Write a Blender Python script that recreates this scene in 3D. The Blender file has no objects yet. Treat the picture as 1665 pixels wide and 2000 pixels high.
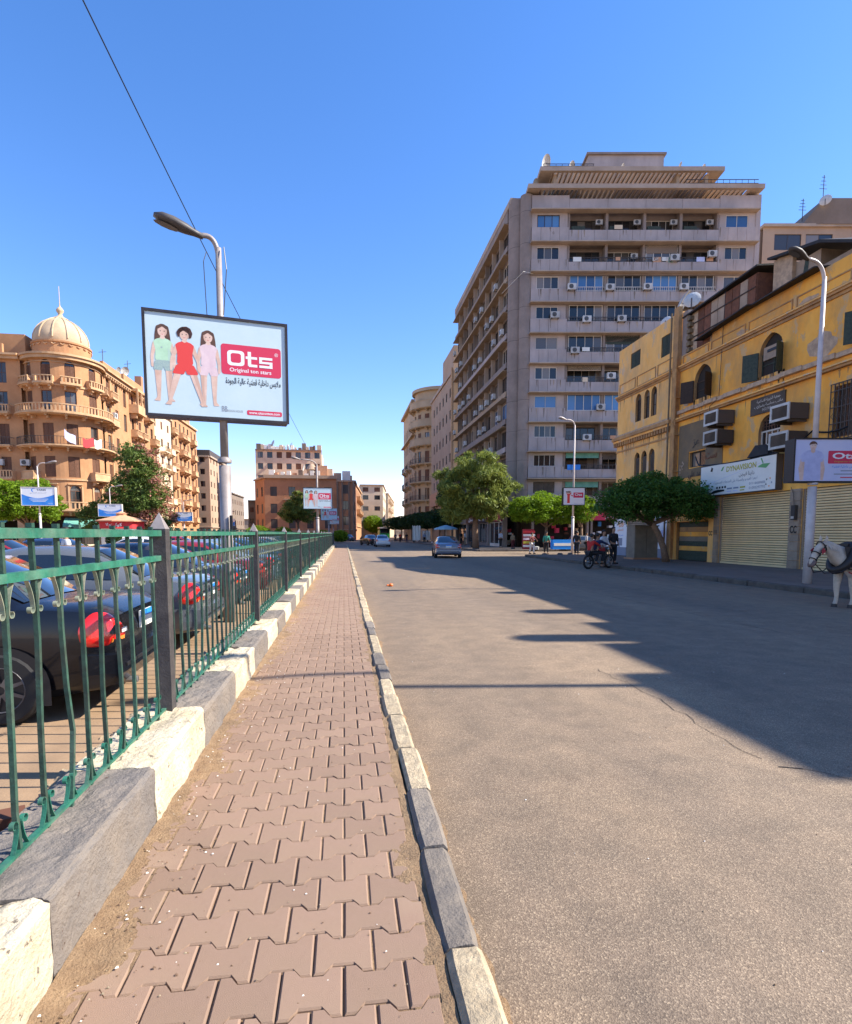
import bpy, math, random
from mathutils import Vector, Matrix
S=bpy.context.scene; COL=S.collection
R=math.radians; PI=math.pi; sin=math.sin; cos=math.cos
rnd=random.Random(7)
# ---------------- camera, sky, sun, exposure ----------------
cd=bpy.data.cameras.new('camera'); cam=bpy.data.objects.new('camera',cd); COL.objects.link(cam); S.camera=cam
cam.location=(0,0,1.6); cam.rotation_euler=(R(85),0,R(-8.13))
cd.sensor_width=36; cd.lens=36*1120/2000; cd.shift_y=140/2000; cd.shift_x=0; cd.clip_end=6000; cd.clip_start=.05
W=bpy.data.worlds.new('World'); S.world=W; W.use_nodes=True
nt=W.node_tree; bg=nt.nodes['Background']; sky=nt.nodes.new('ShaderNodeTexSky'); sky.sky_type='NISHITA'
SUN_EL=40; SUN_AZ=97      # azimuth clockwise from +Y
sky.sun_disc=False; sky.sun_elevation=R(SUN_EL); sky.sun_rotation=R(SUN_AZ); sky.altitude=50; sky.air_density=1.05; sky.dust_density=.15; sky.ozone_density=4.5
hs=nt.nodes.new('ShaderNodeHueSaturation'); hs.inputs['Saturation'].default_value=1.22; tint=nt.nodes.new('ShaderNodeMix'); tint.data_type='RGBA'; tint.blend_type='MULTIPLY'; tint.inputs[0].default_value=1; tint.inputs[7].default_value=(1.10,.86,.93,1)
nt.links.new(sky.outputs[0],hs.inputs['Color']); nt.links.new(hs.outputs[0],tint.inputs[6]); nt.links.new(tint.outputs[2],bg.inputs[0]); bg.inputs[1].default_value=.15
ld=bpy.data.lights.new('sun','SUN'); ld.energy=4.8; ld.angle=R(.5); ld.color=(1,.955,.875); sun=bpy.data.objects.new('sun',ld); COL.objects.link(sun)
a=R(SUN_AZ); e=R(SUN_EL); sd=Vector((sin(a)*cos(e),cos(a)*cos(e),sin(e))); sun.rotation_euler=sd.to_track_quat('Z','Y').to_euler()
vs=S.view_settings; vs.view_transform='Standard'; vs.look='None'; vs.gamma=1; vs.use_curve_mapping=False; vs.exposure=1.1
S.cycles.max_bounces=8; S.cycles.diffuse_bounces=6
# ---------------- materials ----------------
MATS={}; WARM=(1.03,.945,.845)
def M(name,c,rough=.85,c2=None,scale=4,bump=0,bscale=80,metal=0,spec=.4,rand=0,dirt=0,dirtc=(.12,.09,.06),detail=6,coat=0,stretch=None,emit=None,trans=0,fleck=None):
    m=bpy.data.materials.new(name); m.use_nodes=True; n=m.node_tree; N=n.nodes; L=n.links; p=N['Principled BSDF']
    p.inputs['Roughness'].default_value=rough; p.inputs['Metallic'].default_value=metal; p.inputs['Specular IOR Level'].default_value=spec
    if coat: p.inputs['Coat Weight'].default_value=coat; p.inputs['Coat Roughness'].default_value=.05
    if not name.startswith(('print','car','white','plate','cloth','ac')): c=tuple(a*b for a,b in zip(c,WARM)); c2=tuple(a*b for a,b in zip(c2,WARM)) if c2 else None
    c=(*c,1); out=None
    tc=N.new('ShaderNodeTexCoord'); src=tc.outputs['Object']
    if stretch:
        mp=N.new('ShaderNodeMapping'); mp.inputs['Scale'].default_value=stretch; L.new(src,mp.inputs[0]); src=mp.outputs[0]
    def noise(sc,det=detail):
        x=N.new('ShaderNodeTexNoise'); x.inputs['Scale'].default_value=sc; x.inputs['Detail'].default_value=det; x.inputs['Roughness'].default_value=.65; L.new(src,x.inputs['Vector']); return x.outputs['Fac']
    def mix(fac,a,b,mode='MIX'):
        x=N.new('ShaderNodeMix'); x.data_type='RGBA'; x.blend_type=mode
        if hasattr(fac,'node'): L.new(fac,x.inputs[0])
        else: x.inputs[0].default_value=fac
        for q,i in ((a,6),(b,7)):
            if hasattr(q,'node'): L.new(q,x.inputs[i])
            else: x.inputs[i].default_value=q
        return x.outputs[2]
    def ramp(f,a,b):
        x=N.new('ShaderNodeMapRange'); x.inputs[1].default_value=a; x.inputs[2].default_value=b; L.new(f,x.inputs[0]); return x.outputs[0]
    out=c
    if c2: out=mix(ramp(noise(scale),.35,.65),c,(*c2,1))
    if dirt: 
        d=N.new('ShaderNodeMath'); d.operation='MULTIPLY'; L.new(ramp(noise(scale*.35+.13),.45,.72),d.inputs[0]); d.inputs[1].default_value=dirt
        out=mix(d.outputs[0],out,(*dirtc,1))
    if fleck: out=mix(ramp(noise(fleck[0],8),fleck[1]-.03,fleck[1]),out,(*fleck[2],1))
    if rand:
        oi=N.new('ShaderNodeObjectInfo'); mr=N.new('ShaderNodeMapRange'); mr.inputs[3].default_value=1-rand; mr.inputs[4].default_value=1+rand; L.new(oi.outputs['Random'],mr.inputs[0])
        h=N.new('ShaderNodeHueSaturation'); L.new(mr.outputs[0],h.inputs['Value'])
        if hasattr(out,'node'): L.new(out,h.inputs['Color'])
        else: h.inputs['Color'].default_value=out
        out=h.outputs[0]
    if hasattr(out,'node'): L.new(out,p.inputs['Base Color'])
    else: p.inputs['Base Color'].default_value=out
    if bump:
        b=N.new('ShaderNodeBump'); b.inputs['Strength'].default_value=min(1,bump); b.inputs['Distance'].default_value=.02; L.new(noise(bscale),b.inputs['Height']); L.new(b.outputs[0],p.inputs['Normal'])
    if trans:
        t=N.new('ShaderNodeBsdfTranslucent'); ms=N.new('ShaderNodeMixShader'); ms.inputs[0].default_value=trans; L.new(p.outputs[0],ms.inputs[1]); L.new(t.outputs[0],ms.inputs[2]); L.new(ms.outputs[0],N['Material Output'].inputs[0])
        if hasattr(out,'node'): L.new(out,t.inputs[0])
        else: t.inputs[0].default_value=out
    MATS[name]=m; return m
def asphalt():
    m=bpy.data.materials.new('asphalt'); m.use_nodes=True; n=m.node_tree; N=n.nodes; L=n.links; p=N['Principled BSDF']; p.inputs['Roughness'].default_value=.75; p.inputs['Specular IOR Level'].default_value=.35
    tc=N.new('ShaderNodeTexCoord')
    def nz(sc,d=4,st=None):
        x=N.new('ShaderNodeTexNoise'); x.inputs['Scale'].default_value=sc; x.inputs['Detail'].default_value=d; x.inputs['Roughness'].default_value=.6
        if st:
            mp=N.new('ShaderNodeMapping'); mp.inputs['Scale'].default_value=st; L.new(tc.outputs['Object'],mp.inputs[0]); L.new(mp.outputs[0],x.inputs['Vector'])
        else: L.new(tc.outputs['Object'],x.inputs['Vector'])
        return x.outputs['Fac']
    def rp(f,stops):
        r=N.new('ShaderNodeValToRGB'); e=r.color_ramp.elements; e[0].position=stops[0][0]; e[0].color=(*stops[0][1],1); e[1].position=stops[-1][0]; e[1].color=(*stops[-1][1],1)
        for q,c in stops[1:-1]: x=e.new(q); x.color=(*c,1)
        L.new(f,r.inputs[0]); return r.outputs[0]
    vo=N.new('ShaderNodeTexVoronoi'); vo.inputs['Scale'].default_value=165; L.new(tc.outputs['Object'],vo.inputs['Vector'])
    sep=N.new('ShaderNodeSeparateColor'); L.new(vo.outputs['Color'],sep.inputs[0])
    base=rp(sep.outputs[0],[(.0,(.165,.119,.080)),(.5,(.230,.168,.112)),(.85,(.28,.208,.14)),(1,(.42,.32,.21))])
    big=rp(nz(.35,5,(1,.35,1)),[(.3,(.78,.78,.80)),(.7,(1.14,1.09,1.0))])
    mx=N.new('ShaderNodeMix'); mx.data_type='RGBA'; mx.blend_type='MULTIPLY'; mx.inputs[0].default_value=1; L.new(base,mx.inputs[6]); L.new(big,mx.inputs[7])
    med=rp(nz(3.2,6),[(.35,(.86,.86,.86)),(.65,(1.12,1.1,1.08))])
    m2=N.new('ShaderNodeMix'); m2.data_type='RGBA'; m2.blend_type='MULTIPLY'; m2.inputs[0].default_value=1; L.new(mx.outputs[2],m2.inputs[6]); L.new(med,m2.inputs[7])
    st=rp(nz(.9,3),[(.66,(1,1,1)),(.74,(.72,.70,.70))]); lane=rp(nz(1,3,(.55,.02,1)),[(.38,(.88,.88,.89)),(.62,(1.08,1.08,1.08))])
    for q in (st,lane):
        m3=N.new('ShaderNodeMix'); m3.data_type='RGBA'; m3.blend_type='MULTIPLY'; m3.inputs[0].default_value=1; L.new(m2.outputs[2],m3.inputs[6]); L.new(q,m3.inputs[7]); m2=m3
    L.new(m2.outputs[2],p.inputs['Base Color'])
    b=N.new('ShaderNodeBump'); b.inputs['Strength'].default_value=.4; b.inputs['Distance'].default_value=.005; L.new(vo.outputs['Distance'],b.inputs['Height']); L.new(b.outputs[0],p.inputs['Normal'])
    MATS['asphalt']=m; return m
asphalt()
M('rubblemat',(.50,.42,.30),.95,(.30,.23,.15),6,1,40,dirt=.6)
M('earth',(.28,.21,.14),.95,(.2,.15,.1),.5)
M('sand',(.37,.26,.155),.95,(.27,.18,.105),14,1,90,dirt=.5,fleck=(60,.68,(.13,.08,.05)))
M('paver',(.275,.192,.145),.9,(.24,.162,.12),3.1,.35,330,rand=.09,dirt=.5,dirtc=(.33,.235,.15),fleck=(5,.70,(.15,.11,.09)))
M('lotpave',(.36,.25,.155),.9,(.29,.20,.125),2.5,.3,60,dirt=.4)
M('rpave',(.19,.16,.14),.9,(.145,.12,.105),1.6,.25,50,dirt=.5)
M('kerbgrey',(.15,.14,.135),.9,(.21,.19,.17),10,.7,60,rand=.2,dirt=.5,dirtc=(.34,.27,.19))
M('kerbcream',(.55,.47,.33),.9,(.36,.30,.21),14,.9,50,rand=.1,dirt=.4,dirtc=(.2,.17,.13))
M('blockgrey',(.150,.142,.140),.9,(.205,.19,.175),4,.9,45,rand=.08,dirt=.6,dirtc=(.30,.23,.16),fleck=(14,.69,(.10,.06,.04)))
M('blockwhite',(.66,.61,.49),.85,(.56,.49,.34),4,1,38,rand=.03,dirt=.6,dirtc=(.40,.30,.18),fleck=(17,.64,(.20,.16,.11)))
M('darkkerb',(.085,.072,.062),.9,(.14,.12,.10),3,.5,40)
M('green_light',(.025,.17,.115),.55,(.015,.10,.07),14,.2,60,rand=.1,dirt=.3,dirtc=(.3,.3,.22))
M('green_paint',(.032,.095,.072),.5,(.016,.045,.035),20,.2,60,rand=.2,dirt=.3,dirtc=(.12,.10,.07))
M('scrollpaint',(.30,.31,.23),.6,(.14,.20,.15),20)
M('postpaint',(.035,.034,.038),.55,(.06,.058,.06),12,.3,60,dirt=.3,dirtc=(.18,.16,.14))
M('yellow',(.94,.50,.10),.92,(.86,.40,.065),1.1,.35,25,dirt=.75,dirtc=(.36,.22,.11),fleck=(1.3,.60,(.62,.38,.17)),stretch=(1,1,.6))
M('yellowlight',(.92,.56,.20),.92,(.86,.48,.14),1.6,.3,25,dirt=.7,dirtc=(.42,.29,.17),fleck=(1.7,.61,(.66,.45,.26)),stretch=(1,1,.5))
M('yellowtrim',(.55,.33,.14),.92,(.38,.22,.10),2.5,.4,25,dirt=.6,dirtc=(.17,.12,.09))
M('grime',(.36,.23,.12),.95,(.28,.18,.1),3); M('grimegrey',(.27,.23,.2),.95,(.2,.17,.15),3)
M('peel',(.58,.44,.31),.95,(.36,.27,.2),4,.6,25)
M('plaster_dark',(.17,.14,.10),.95,(.23,.17,.1),2,.4,30,dirt=.5)
M('shack_wood',(.20,.085,.05),.9,(.12,.055,.035),5,.3,30,rand=.2)
M('shack_cream',(.45,.36,.28),.95,(.36,.28,.22),2,.4,30,dirt=.4)
M('tar',(.018,.017,.018),.7,(.035,.03,.028),3,.4,20)
M('woodgreen',(.055,.075,.055),.7,(.03,.045,.035),10,rand=.2)
M('woodbrown',(.06,.035,.022),.75,(.035,.022,.015),10,rand=.25)
M('woodmid',(.17,.08,.045),.75,(.10,.05,.03),10,rand=.2)
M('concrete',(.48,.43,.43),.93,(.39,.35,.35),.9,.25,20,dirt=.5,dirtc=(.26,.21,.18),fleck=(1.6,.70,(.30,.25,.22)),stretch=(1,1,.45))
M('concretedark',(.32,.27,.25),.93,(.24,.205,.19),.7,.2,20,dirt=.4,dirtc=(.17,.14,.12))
M('concretelight',(.48,.40,.33),.93,(.40,.32,.26),.7,.2,20,dirt=.3)
M('soffit',(.42,.33,.24),.93,(.36,.27,.19),.9)
M('beigewall',(.47,.36,.27),.93,(.42,.31,.23),.3,.15,20,dirt=.2)
M('roundwall',(.50,.41,.29),.93,(.44,.35,.24),.5,.15,20,dirt=.25)
M('orangewall',(.50,.28,.145),.93,(.41,.22,.11),.6,.15,15,dirt=.35,dirtc=(.28,.15,.08))
M('orangetrim',(.62,.42,.25),.93,(.50,.32,.18),.9,.15,15,dirt=.4,dirtc=(.25,.15,.09))
M('domestone',(.60,.47,.32),.93,(.5,.38,.25),.8,.15,15,dirt=.3)
M('palewall',(.76,.64,.48),.93,(.66,.54,.39),.5,dirt=.2)
M('brickred',(.50,.26,.15),.93,(.42,.21,.12),.6,.2,15,dirt=.3)
M('greywall',(.25,.2,.165),.93,(.2,.16,.13),.5,dirt=.3)
M('farwall',(.5,.4,.28),.93,(.4,.31,.22),.4,dirt=.3)
M('interior',(.03,.025,.022),.9)
M('recess',(.12,.10,.088),.9,(.07,.06,.05),1.2)
M('frame_white',(.6,.58,.54),.6,rand=.2)
M('frame_dark',(.07,.06,.055),.6,rand=.3)
M('steel',(.35,.35,.36),.45,metal=.6,c2=(.25,.25,.26),scale=6)
M('lenspanel',(.10,.10,.11),.3)
M('polegrey',(.33,.31,.32),.55,(.24,.22,.22),4,.1,30,metal=.2,dirt=.4,dirtc=(.2,.15,.12))
M('lampgrey',(.055,.05,.055),.5,(.09,.085,.085),5)
M('polewhite',(.62,.58,.58),.45,(.5,.46,.46),3,dirt=.3,dirtc=(.3,.24,.2))
M('black',(.015,.015,.017),.45)
M('blackframe',(.022,.018,.02),.4,(.04,.033,.035),8)
M('rubber',(.02,.02,.02),.8)
M('white',(.80,.76,.66),.6,dirt=.25,dirtc=(.5,.45,.38),scale=2)
M('acwhite',(.60,.58,.53),.6,(.5,.47,.42),3,rand=.15,dirt=.3)
M('shutter',(.86,.68,.38),.6,(.76,.59,.32),1.5,rand=.07,dirt=.3,dirtc=(.5,.38,.22),stretch=(1,1,.3))
M('shutterold',(.40,.33,.26),.6,(.33,.27,.21),3,dirt=.4)
M('stonepier',(.36,.29,.22),.9,(.29,.23,.175),5,.4,40,rand=.12,dirt=.3)
M('print_bg',(.50,.62,.64),.5,(.55,.66,.68),1.5)
M('print_white',(.78,.78,.78),.5); M('print_lilac',(.5,.53,.72),.5,(.6,.6,.74),1.2); M('print_red',(.62,.035,.085),.5); M('print_redb',(.72,.06,.05),.5)
M('print_black',(.03,.03,.04),.6); M('print_blue',(.03,.20,.62),.5,(.05,.3,.75),2); M('print_green',(.12,.35,.12),.5); M('print_gold',(.45,.40,.04),.5); M('print_grey',(.25,.27,.32),.6)
M('print_skin',(.74,.53,.43),.5,(.60,.38,.28),5); M('print_skin2',(.58,.37,.28),.5); M('print_curl',(.035,.015,.012),.5,(.09,.03,.02),30); M('print_fold',(.42,.58,.46),.5); M('print_hair',(.07,.035,.025),.5,(.13,.06,.035),14); M('print_mint',(.50,.72,.50),.5,(.4,.6,.4),7); M('print_pink',(.75,.58,.58),.5,(.65,.48,.5),7); M('print_denim',(.25,.35,.36),.5,(.4,.5,.42),60); M('print_shirt',(.50,.52,.72),.5,(.4,.42,.62),6); M('print_orange',(.8,.3,.05),.5)
M('bark',(.26,.17,.11),.95,(.15,.1,.07),10,.8,40)
M('skin',(.32,.18,.11),.6); M('hair',(.02,.015,.012),.6)
M('horse',(.62,.52,.42),.8,(.42,.36,.30),5,.2,90); M('leather',(.025,.018,.015),.5); M('hred',(.35,.04,.05),.7); M('hoof',(.05,.04,.035),.6); M('mane',(.5,.45,.4),.9)
M('tailred',(.65,.015,.01),.15,coat=1); M('amber',(.8,.25,.03),.2,coat=1); M('plateblue',(.02,.25,.7),.4); M('chrome',(.5,.5,.5),.2,metal=1); M('plastic',(.02,.02,.022),.5)
M('carglass',(.012,.016,.02),.04,spec=.8,coat=1)
M('teal',(.10,.30,.27),.7,(.16,.42,.36),2); M('awnred',(.6,.04,.05),.7); M('salmon',(.62,.36,.22),.9,(.5,.28,.17),3); M('shopred',(.40,.03,.045),.6,(.30,.02,.03),2)
M('busgreen',(.03,.35,.08),.3,coat=.5); M('trash',(.12,.05,.03),.8); M('blueplastic',(.02,.12,.35),.5); M('orangeplastic',(.75,.18,.03),.5); M('parasol',(.3,.5,.6),.8); M('boxgrey',(.24,.22,.18),.7,(.19,.17,.14),3,dirt=.4)
def glassmat(name,cols):
    m=bpy.data.materials.new(name); m.use_nodes=True; n=m.node_tree; N=n.nodes; L=n.links; p=N['Principled BSDF']; p.inputs['Roughness'].default_value=.08; p.inputs['Specular IOR Level'].default_value=.6
    oi=N.new('ShaderNodeObjectInfo'); r=N.new('ShaderNodeValToRGB'); r.color_ramp.interpolation='CONSTANT'; e=r.color_ramp.elements
    e[0].position=0; e[0].color=(*cols[0],1); e[1].position=1/len(cols); e[1].color=(*cols[1],1)
    for i in range(2,len(cols)): x=e.new(i/len(cols)); x.color=(*cols[i],1)
    L.new(oi.outputs['Random'],r.inputs[0]); L.new(r.outputs[0],p.inputs['Base Color']); MATS[name]=m
glassmat('pane',[(.02,.02,.022),(.05,.045,.04),(.015,.018,.02),(.10,.09,.08),(.03,.035,.04),(.2,.17,.14)])
glassmat('pane_blue',[(.06,.16,.34),(.10,.24,.45),(.04,.10,.22),(.09,.2,.38)])
def leafmat(name,c,c2,tr=.3):
    return M(name,c,.55,c2,1.3,spec=.25,trans=tr,detail=8)
leafmat('leaf_ficus',(.045,.11,.018),(.08,.18,.028)); leafmat('leaf_bright',(.13,.24,.012),(.22,.36,.02),.45); leafmat('leaf_feather',(.26,.31,.07),(.13,.19,.045),.4)
leafmat('leaf_dark',(.02,.05,.016),(.035,.08,.02)); leafmat('leaf_boug',(.09,.16,.035),(.15,.21,.05)); M('flower',(.55,.27,.22),.7,(.42,.22,.14),1.5,trans=.3); leafmat('leaf_palm',(.13,.19,.03),(.2,.22,.04))
# ---------------- mesh helpers ----------------
OFF={}
class MB:
    def __init__(s): s.v=[]; s.f=[]; s.mi=[]; s.ms=[]
    def _m(s,m):
        if m not in s.ms: s.ms.append(m)
        return s.ms.index(m)
    def add(s,vs,fs,mat):
        b=len(s.v); i=s._m(mat); s.v+= [tuple(v) for v in vs]
        for f in fs: s.f.append([b+k for k in f]); s.mi.append(i)
    def box(s,x0,x1,y0,y1,z0,z1,mat='white',T=None):
        vs=[(x,y,z) for z in (z0,z1) for y in (y0,y1) for x in (x0,x1)]
        if T: vs=[T@Vector(v) for v in vs]
        s.add(vs,[(0,2,3,1),(4,5,7,6),(0,1,5,4),(2,6,7,3),(0,4,6,2),(1,3,7,5)],mat)
    def poly(s,pts,mat): s.add(pts,[list(range(len(pts)))],mat)
    def tube(s,path,r,n=6,mat='white',caps=True):
        P=[Vector(p) for p in path]; rs=r if isinstance(r,(list,tuple)) else [r]*len(P); vs=[]; fs=[]; 
        d=(P[1]-P[0]).normalized(); up=Vector((0,0,1)) if abs(d.z)<.9 else Vector((1,0,0)); u=d.cross(up).normalized()
        for i,p in enumerate(P):
            d=(P[min(i+1,len(P)-1)]-P[max(i-1,0)]).normalized(); u=(u-d*u.dot(d)).normalized(); w=d.cross(u)
            for k in range(n): t=2*PI*k/n; vs.append(p+(u*cos(t)+w*sin(t))*rs[i])
        for i in range(len(P)-1):
            for k in range(n): a=i*n+k; b=i*n+(k+1)%n; fs.append((a,b,b+n,a+n))
        if caps: fs.append(list(range(n))[::-1]); fs.append([(len(P)-1)*n+k for k in range(n)])
        s.add(vs,fs,mat)
    def lathe(s,prof,c,n=24,mat='white',a0=0,a1=2*PI):
        full=abs(a1-a0-2*PI)<1e-4; m=n if full else n+1; vs=[]; fs=[]
        for r,z in prof:
            for k in range(m): t=a0+(a1-a0)*k/n; vs.append((c[0]+r*cos(t),c[1]+r*sin(t),c[2]+z))
        for i in range(len(prof)-1):
            for k in range(n): a=i*m+k; b=i*m+(k+1)%m; fs.append((a,b,b+m,a+m))
        s.add(vs,fs,mat)
    def build(s,name,parent=None,smooth=False,link=True):
        me=bpy.data.meshes.new(name); me.from_pydata(s.v,[],s.f)
        for m in s.ms: me.materials.append(MATS[m])
        if len(s.ms)>1: me.polygons.foreach_set('material_index',s.mi)
        if smooth: me.polygons.foreach_set('use_smooth',[True]*len(s.f))
        me.update(); return ob(name,me,parent)
def ob(name,data,parent=None):
    o=bpy.data.objects.new(name,data); COL.objects.link(o)
    if parent:
        o.parent=parent
        if parent.name in OFF: o.matrix_parent_inverse=Matrix.Translation(-OFF[parent.name])
    return o
def tag(o,label=None,cat=None,group=None,kind=None):
    if label: o['label']=label
    if cat: o['category']=cat
    if group: o['group']=group
    if kind: o['kind']=kind
    return o
def root(name,loc,label,cat,group=None,world=True):
    o=bpy.data.objects.new(name,None); COL.objects.link(o); o.empty_display_size=.3; o.location=loc
    if world: OFF[o.name]=Vector(loc)
    return tag(o,label,cat,group)
def struct(o): o['kind']='structure'; return o
def copy_tree(o,parent=None):
    c=o.copy(); COL.objects.link(c)
    if parent: c.parent=parent
    for ch in list(o.children): copy_tree(ch,c)
    return c
def place(o,loc,rz=0,label=None,group=None,sc=None):
    o.location=loc; o.rotation_euler=(0,0,rz)
    if sc: o.scale=(sc,sc,sc)
    if label: o['label']=label
    if group: o['group']=group
    return o
ORD=['first','second','third','fourth','fifth','sixth','seventh','eighth','ninth','tenth','eleventh','twelfth','thirteenth','fourteenth','fifteenth','sixteenth','seventeenth','eighteenth','nineteenth','twentieth']
# Arabic shaping (presentation forms, laid out right to left)
AR={}
for ch,code,n in [('ء',0xFE80,1),('آ',0xFE81,2),('أ',0xFE83,2),('ا',0xFE8D,2),('ب',0xFE8F,4),('ة',0xFE93,2),('ت',0xFE95,4),('ث',0xFE99,4),('ج',0xFE9D,4),('ح',0xFEA1,4),('خ',0xFEA5,4),('د',0xFEA9,2),('ذ',0xFEAB,2),('ر',0xFEAD,2),('ز',0xFEAF,2),('س',0xFEB1,4),('ش',0xFEB5,4),('ص',0xFEB9,4),('ض',0xFEBD,4),('ط',0xFEC1,4),('ظ',0xFEC5,4),('ع',0xFEC9,4),('غ',0xFECD,4),('ف',0xFED1,4),('ق',0xFED5,4),('ك',0xFED9,4),('ل',0xFEDD,4),('م',0xFEE1,4),('ن',0xFEE5,4),('ه',0xFEE9,4),('و',0xFEED,2),('ى',0xFEEF,2),('ي',0xFEF1,4),('\u0001',0xFEFB,2)]: AR[ch]=(code,n)
def arab(t):
    if not any(c in AR for c in t): return t
    dg=[]
    t=t.replace('لا','\u0001'); o=[]
    for i,ch in enumerate(t):
        if ch not in AR: o.append(ch); continue
        code,n=AR[ch]; pj=i>0 and t[i-1] in AR and AR[t[i-1]][1]==4 and n>=2; nj=n==4 and i+1<len(t) and t[i+1] in AR and AR[t[i+1]][1]>=2
        o.append(chr(code+(3 if pj and nj else 1 if pj else 2 if nj else 0)))
    return ''.join(reversed(o))
def text(name,st,h,mat,parent,o,x,y,width=None,bold=0,align='CENTER',world=True):
    """flat lettering: origin o, text runs along x, stands along y"""
    cu=bpy.data.curves.new(name,'FONT'); cu.body=st; cu.size=h; cu.align_x=align; cu.align_y='CENTER'; cu.offset=bold; cu.resolution_u=3
    t=bpy.data.objects.new(name,cu); COL.objects.link(t); me=bpy.data.meshes.new_from_object(t); bpy.data.objects.remove(t)
    me.materials.clear(); me.materials.append(MATS[mat])
    if len(me.vertices)==0: return None
    xs=[v.co.x for v in me.vertices]; k=(width/(max(xs)-min(xs))) if width else 1
    x=Vector(x).normalized(); y=Vector(y).normalized(); o=Vector(o)
    for v in me.vertices: v.co=o+x*(v.co.x*k)+y*v.co.y
    me.name=name; return ob(name,me,parent)
# ---------------- facades ----------------
class Fac:
    """a wall surface: s runs along it, z up, d out of it"""
    def __init__(s,x,y,ang,flip=1): s.o=Vector((x,y,0)); s.t=Vector((cos(R(ang)),sin(R(ang)),0)); s.n=Vector((-s.t.y,s.t.x,0))*flip; s.R=0; s.seg=1e9
    def p(s,a,z,d=0): return s.o+s.t*a+s.n*d+Vector((0,0,z))
class Arc(Fac):
    def __init__(s,cx,cy,Rr,a0,sg=1,seg=.5): s.c=Vector((cx,cy,0)); s.R=Rr; s.a0=R(a0); s.sg=sg; s.seg=seg
    def p(s,a,z,d=0): t=s.a0+s.sg*a/s.R; return s.c+Vector((cos(t),sin(t),0))*(s.R+d)+Vector((0,0,z))
def cuts(F,a,b): n=max(1,math.ceil(abs(b-a)/F.seg)); return [a+(b-a)*i/n for i in range(n+1)]
def fbox(mb,F,s0,s1,z0,z1,d0,d1,mat):
    ss=cuts(F,s0,s1); vs=[]; fs=[]
    for s in ss: vs+=[F.p(s,z0,d0),F.p(s,z0,d1),F.p(s,z1,d1),F.p(s,z1,d0)]
    for i in range(len(ss)-1):
        for k in range(4): a=4*i+k; b=4*i+(k+1)%4; fs.append((a,b,b+4,a+4))
    n=4*(len(ss)-1); fs+=[(3,2,1,0),(n,n+1,n+2,n+3)]; mb.add(vs,fs,mat)
def archz(a,b,z1,rise,s,pointed=0):
    c=(a+b)/2; h=(b-a)/2; t=max(0,1-((s-c)/h)**2); q=math.sqrt(t)
    if pointed: q=.75*math.sqrt(t)+.25*(1-abs((s-c)/h))
    return z1-rise+rise*q
def wall(mb,F,s0,s1,z0,z1,ops,depth,mat,rmat=None,back='interior'):
    """wall with real openings. ops: (a,b,c,d,rise,pointed)"""
    rmat=rmat or mat; ss=sorted(set([s0,s1]+[o[0] for o in ops]+[o[1] for o in ops])); zs=sorted(set([z0,z1]+[o[2] for o in ops]+[o[3] for o in ops]))
    for i in range(len(ss)-1):
        for j in range(len(zs)-1):
            a,b,c,d=ss[i],ss[i+1],zs[j],zs[j+1]
            if b-a<1e-6 or d-c<1e-6: continue
            if any(o[0]<=a+1e-6 and o[1]>=b-1e-6 and o[2]<=c+1e-6 and o[3]>=d-1e-6 for o in ops): continue
            cs=cuts(F,a,b)
            for k in range(len(cs)-1): mb.poly([F.p(cs[k],c),F.p(cs[k+1],c),F.p(cs[k+1],d),F.p(cs[k],d)],mat)
    for o in ops:
        a,b,c,d=o[:4]; rise=o[4] if len(o)>4 else 0; pt=o[5] if len(o)>5 else 0
        for s in (a,b): mb.poly([F.p(s,c),F.p(s,c,-depth),F.p(s,d-rise,-depth),F.p(s,d-rise)],rmat)
        cs=cuts(F,a,b) if not rise else [a+(b-a)*i/10 for i in range(11)]
        for k in range(len(cs)-1):
            p,q=cs[k],cs[k+1]; zp,zq=(archz(a,b,d,rise,p,pt),archz(a,b,d,rise,q,pt)) if rise else (d,d)
            mb.poly([F.p(p,c),F.p(q,c),F.p(q,c,-depth),F.p(p,c,-depth)],rmat)
            mb.poly([F.p(p,zp),F.p(q,zq),F.p(q,zq,-depth),F.p(p,zp,-depth)],rmat)
            if rise: mb.poly([F.p(p,zp),F.p(q,zq),F.p(q,d),F.p(p,d)],mat)
            if back: mb.poly([F.p(p,c,-depth),F.p(q,c,-depth),F.p(q,d,-depth),F.p(p,d,-depth)],back)
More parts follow.
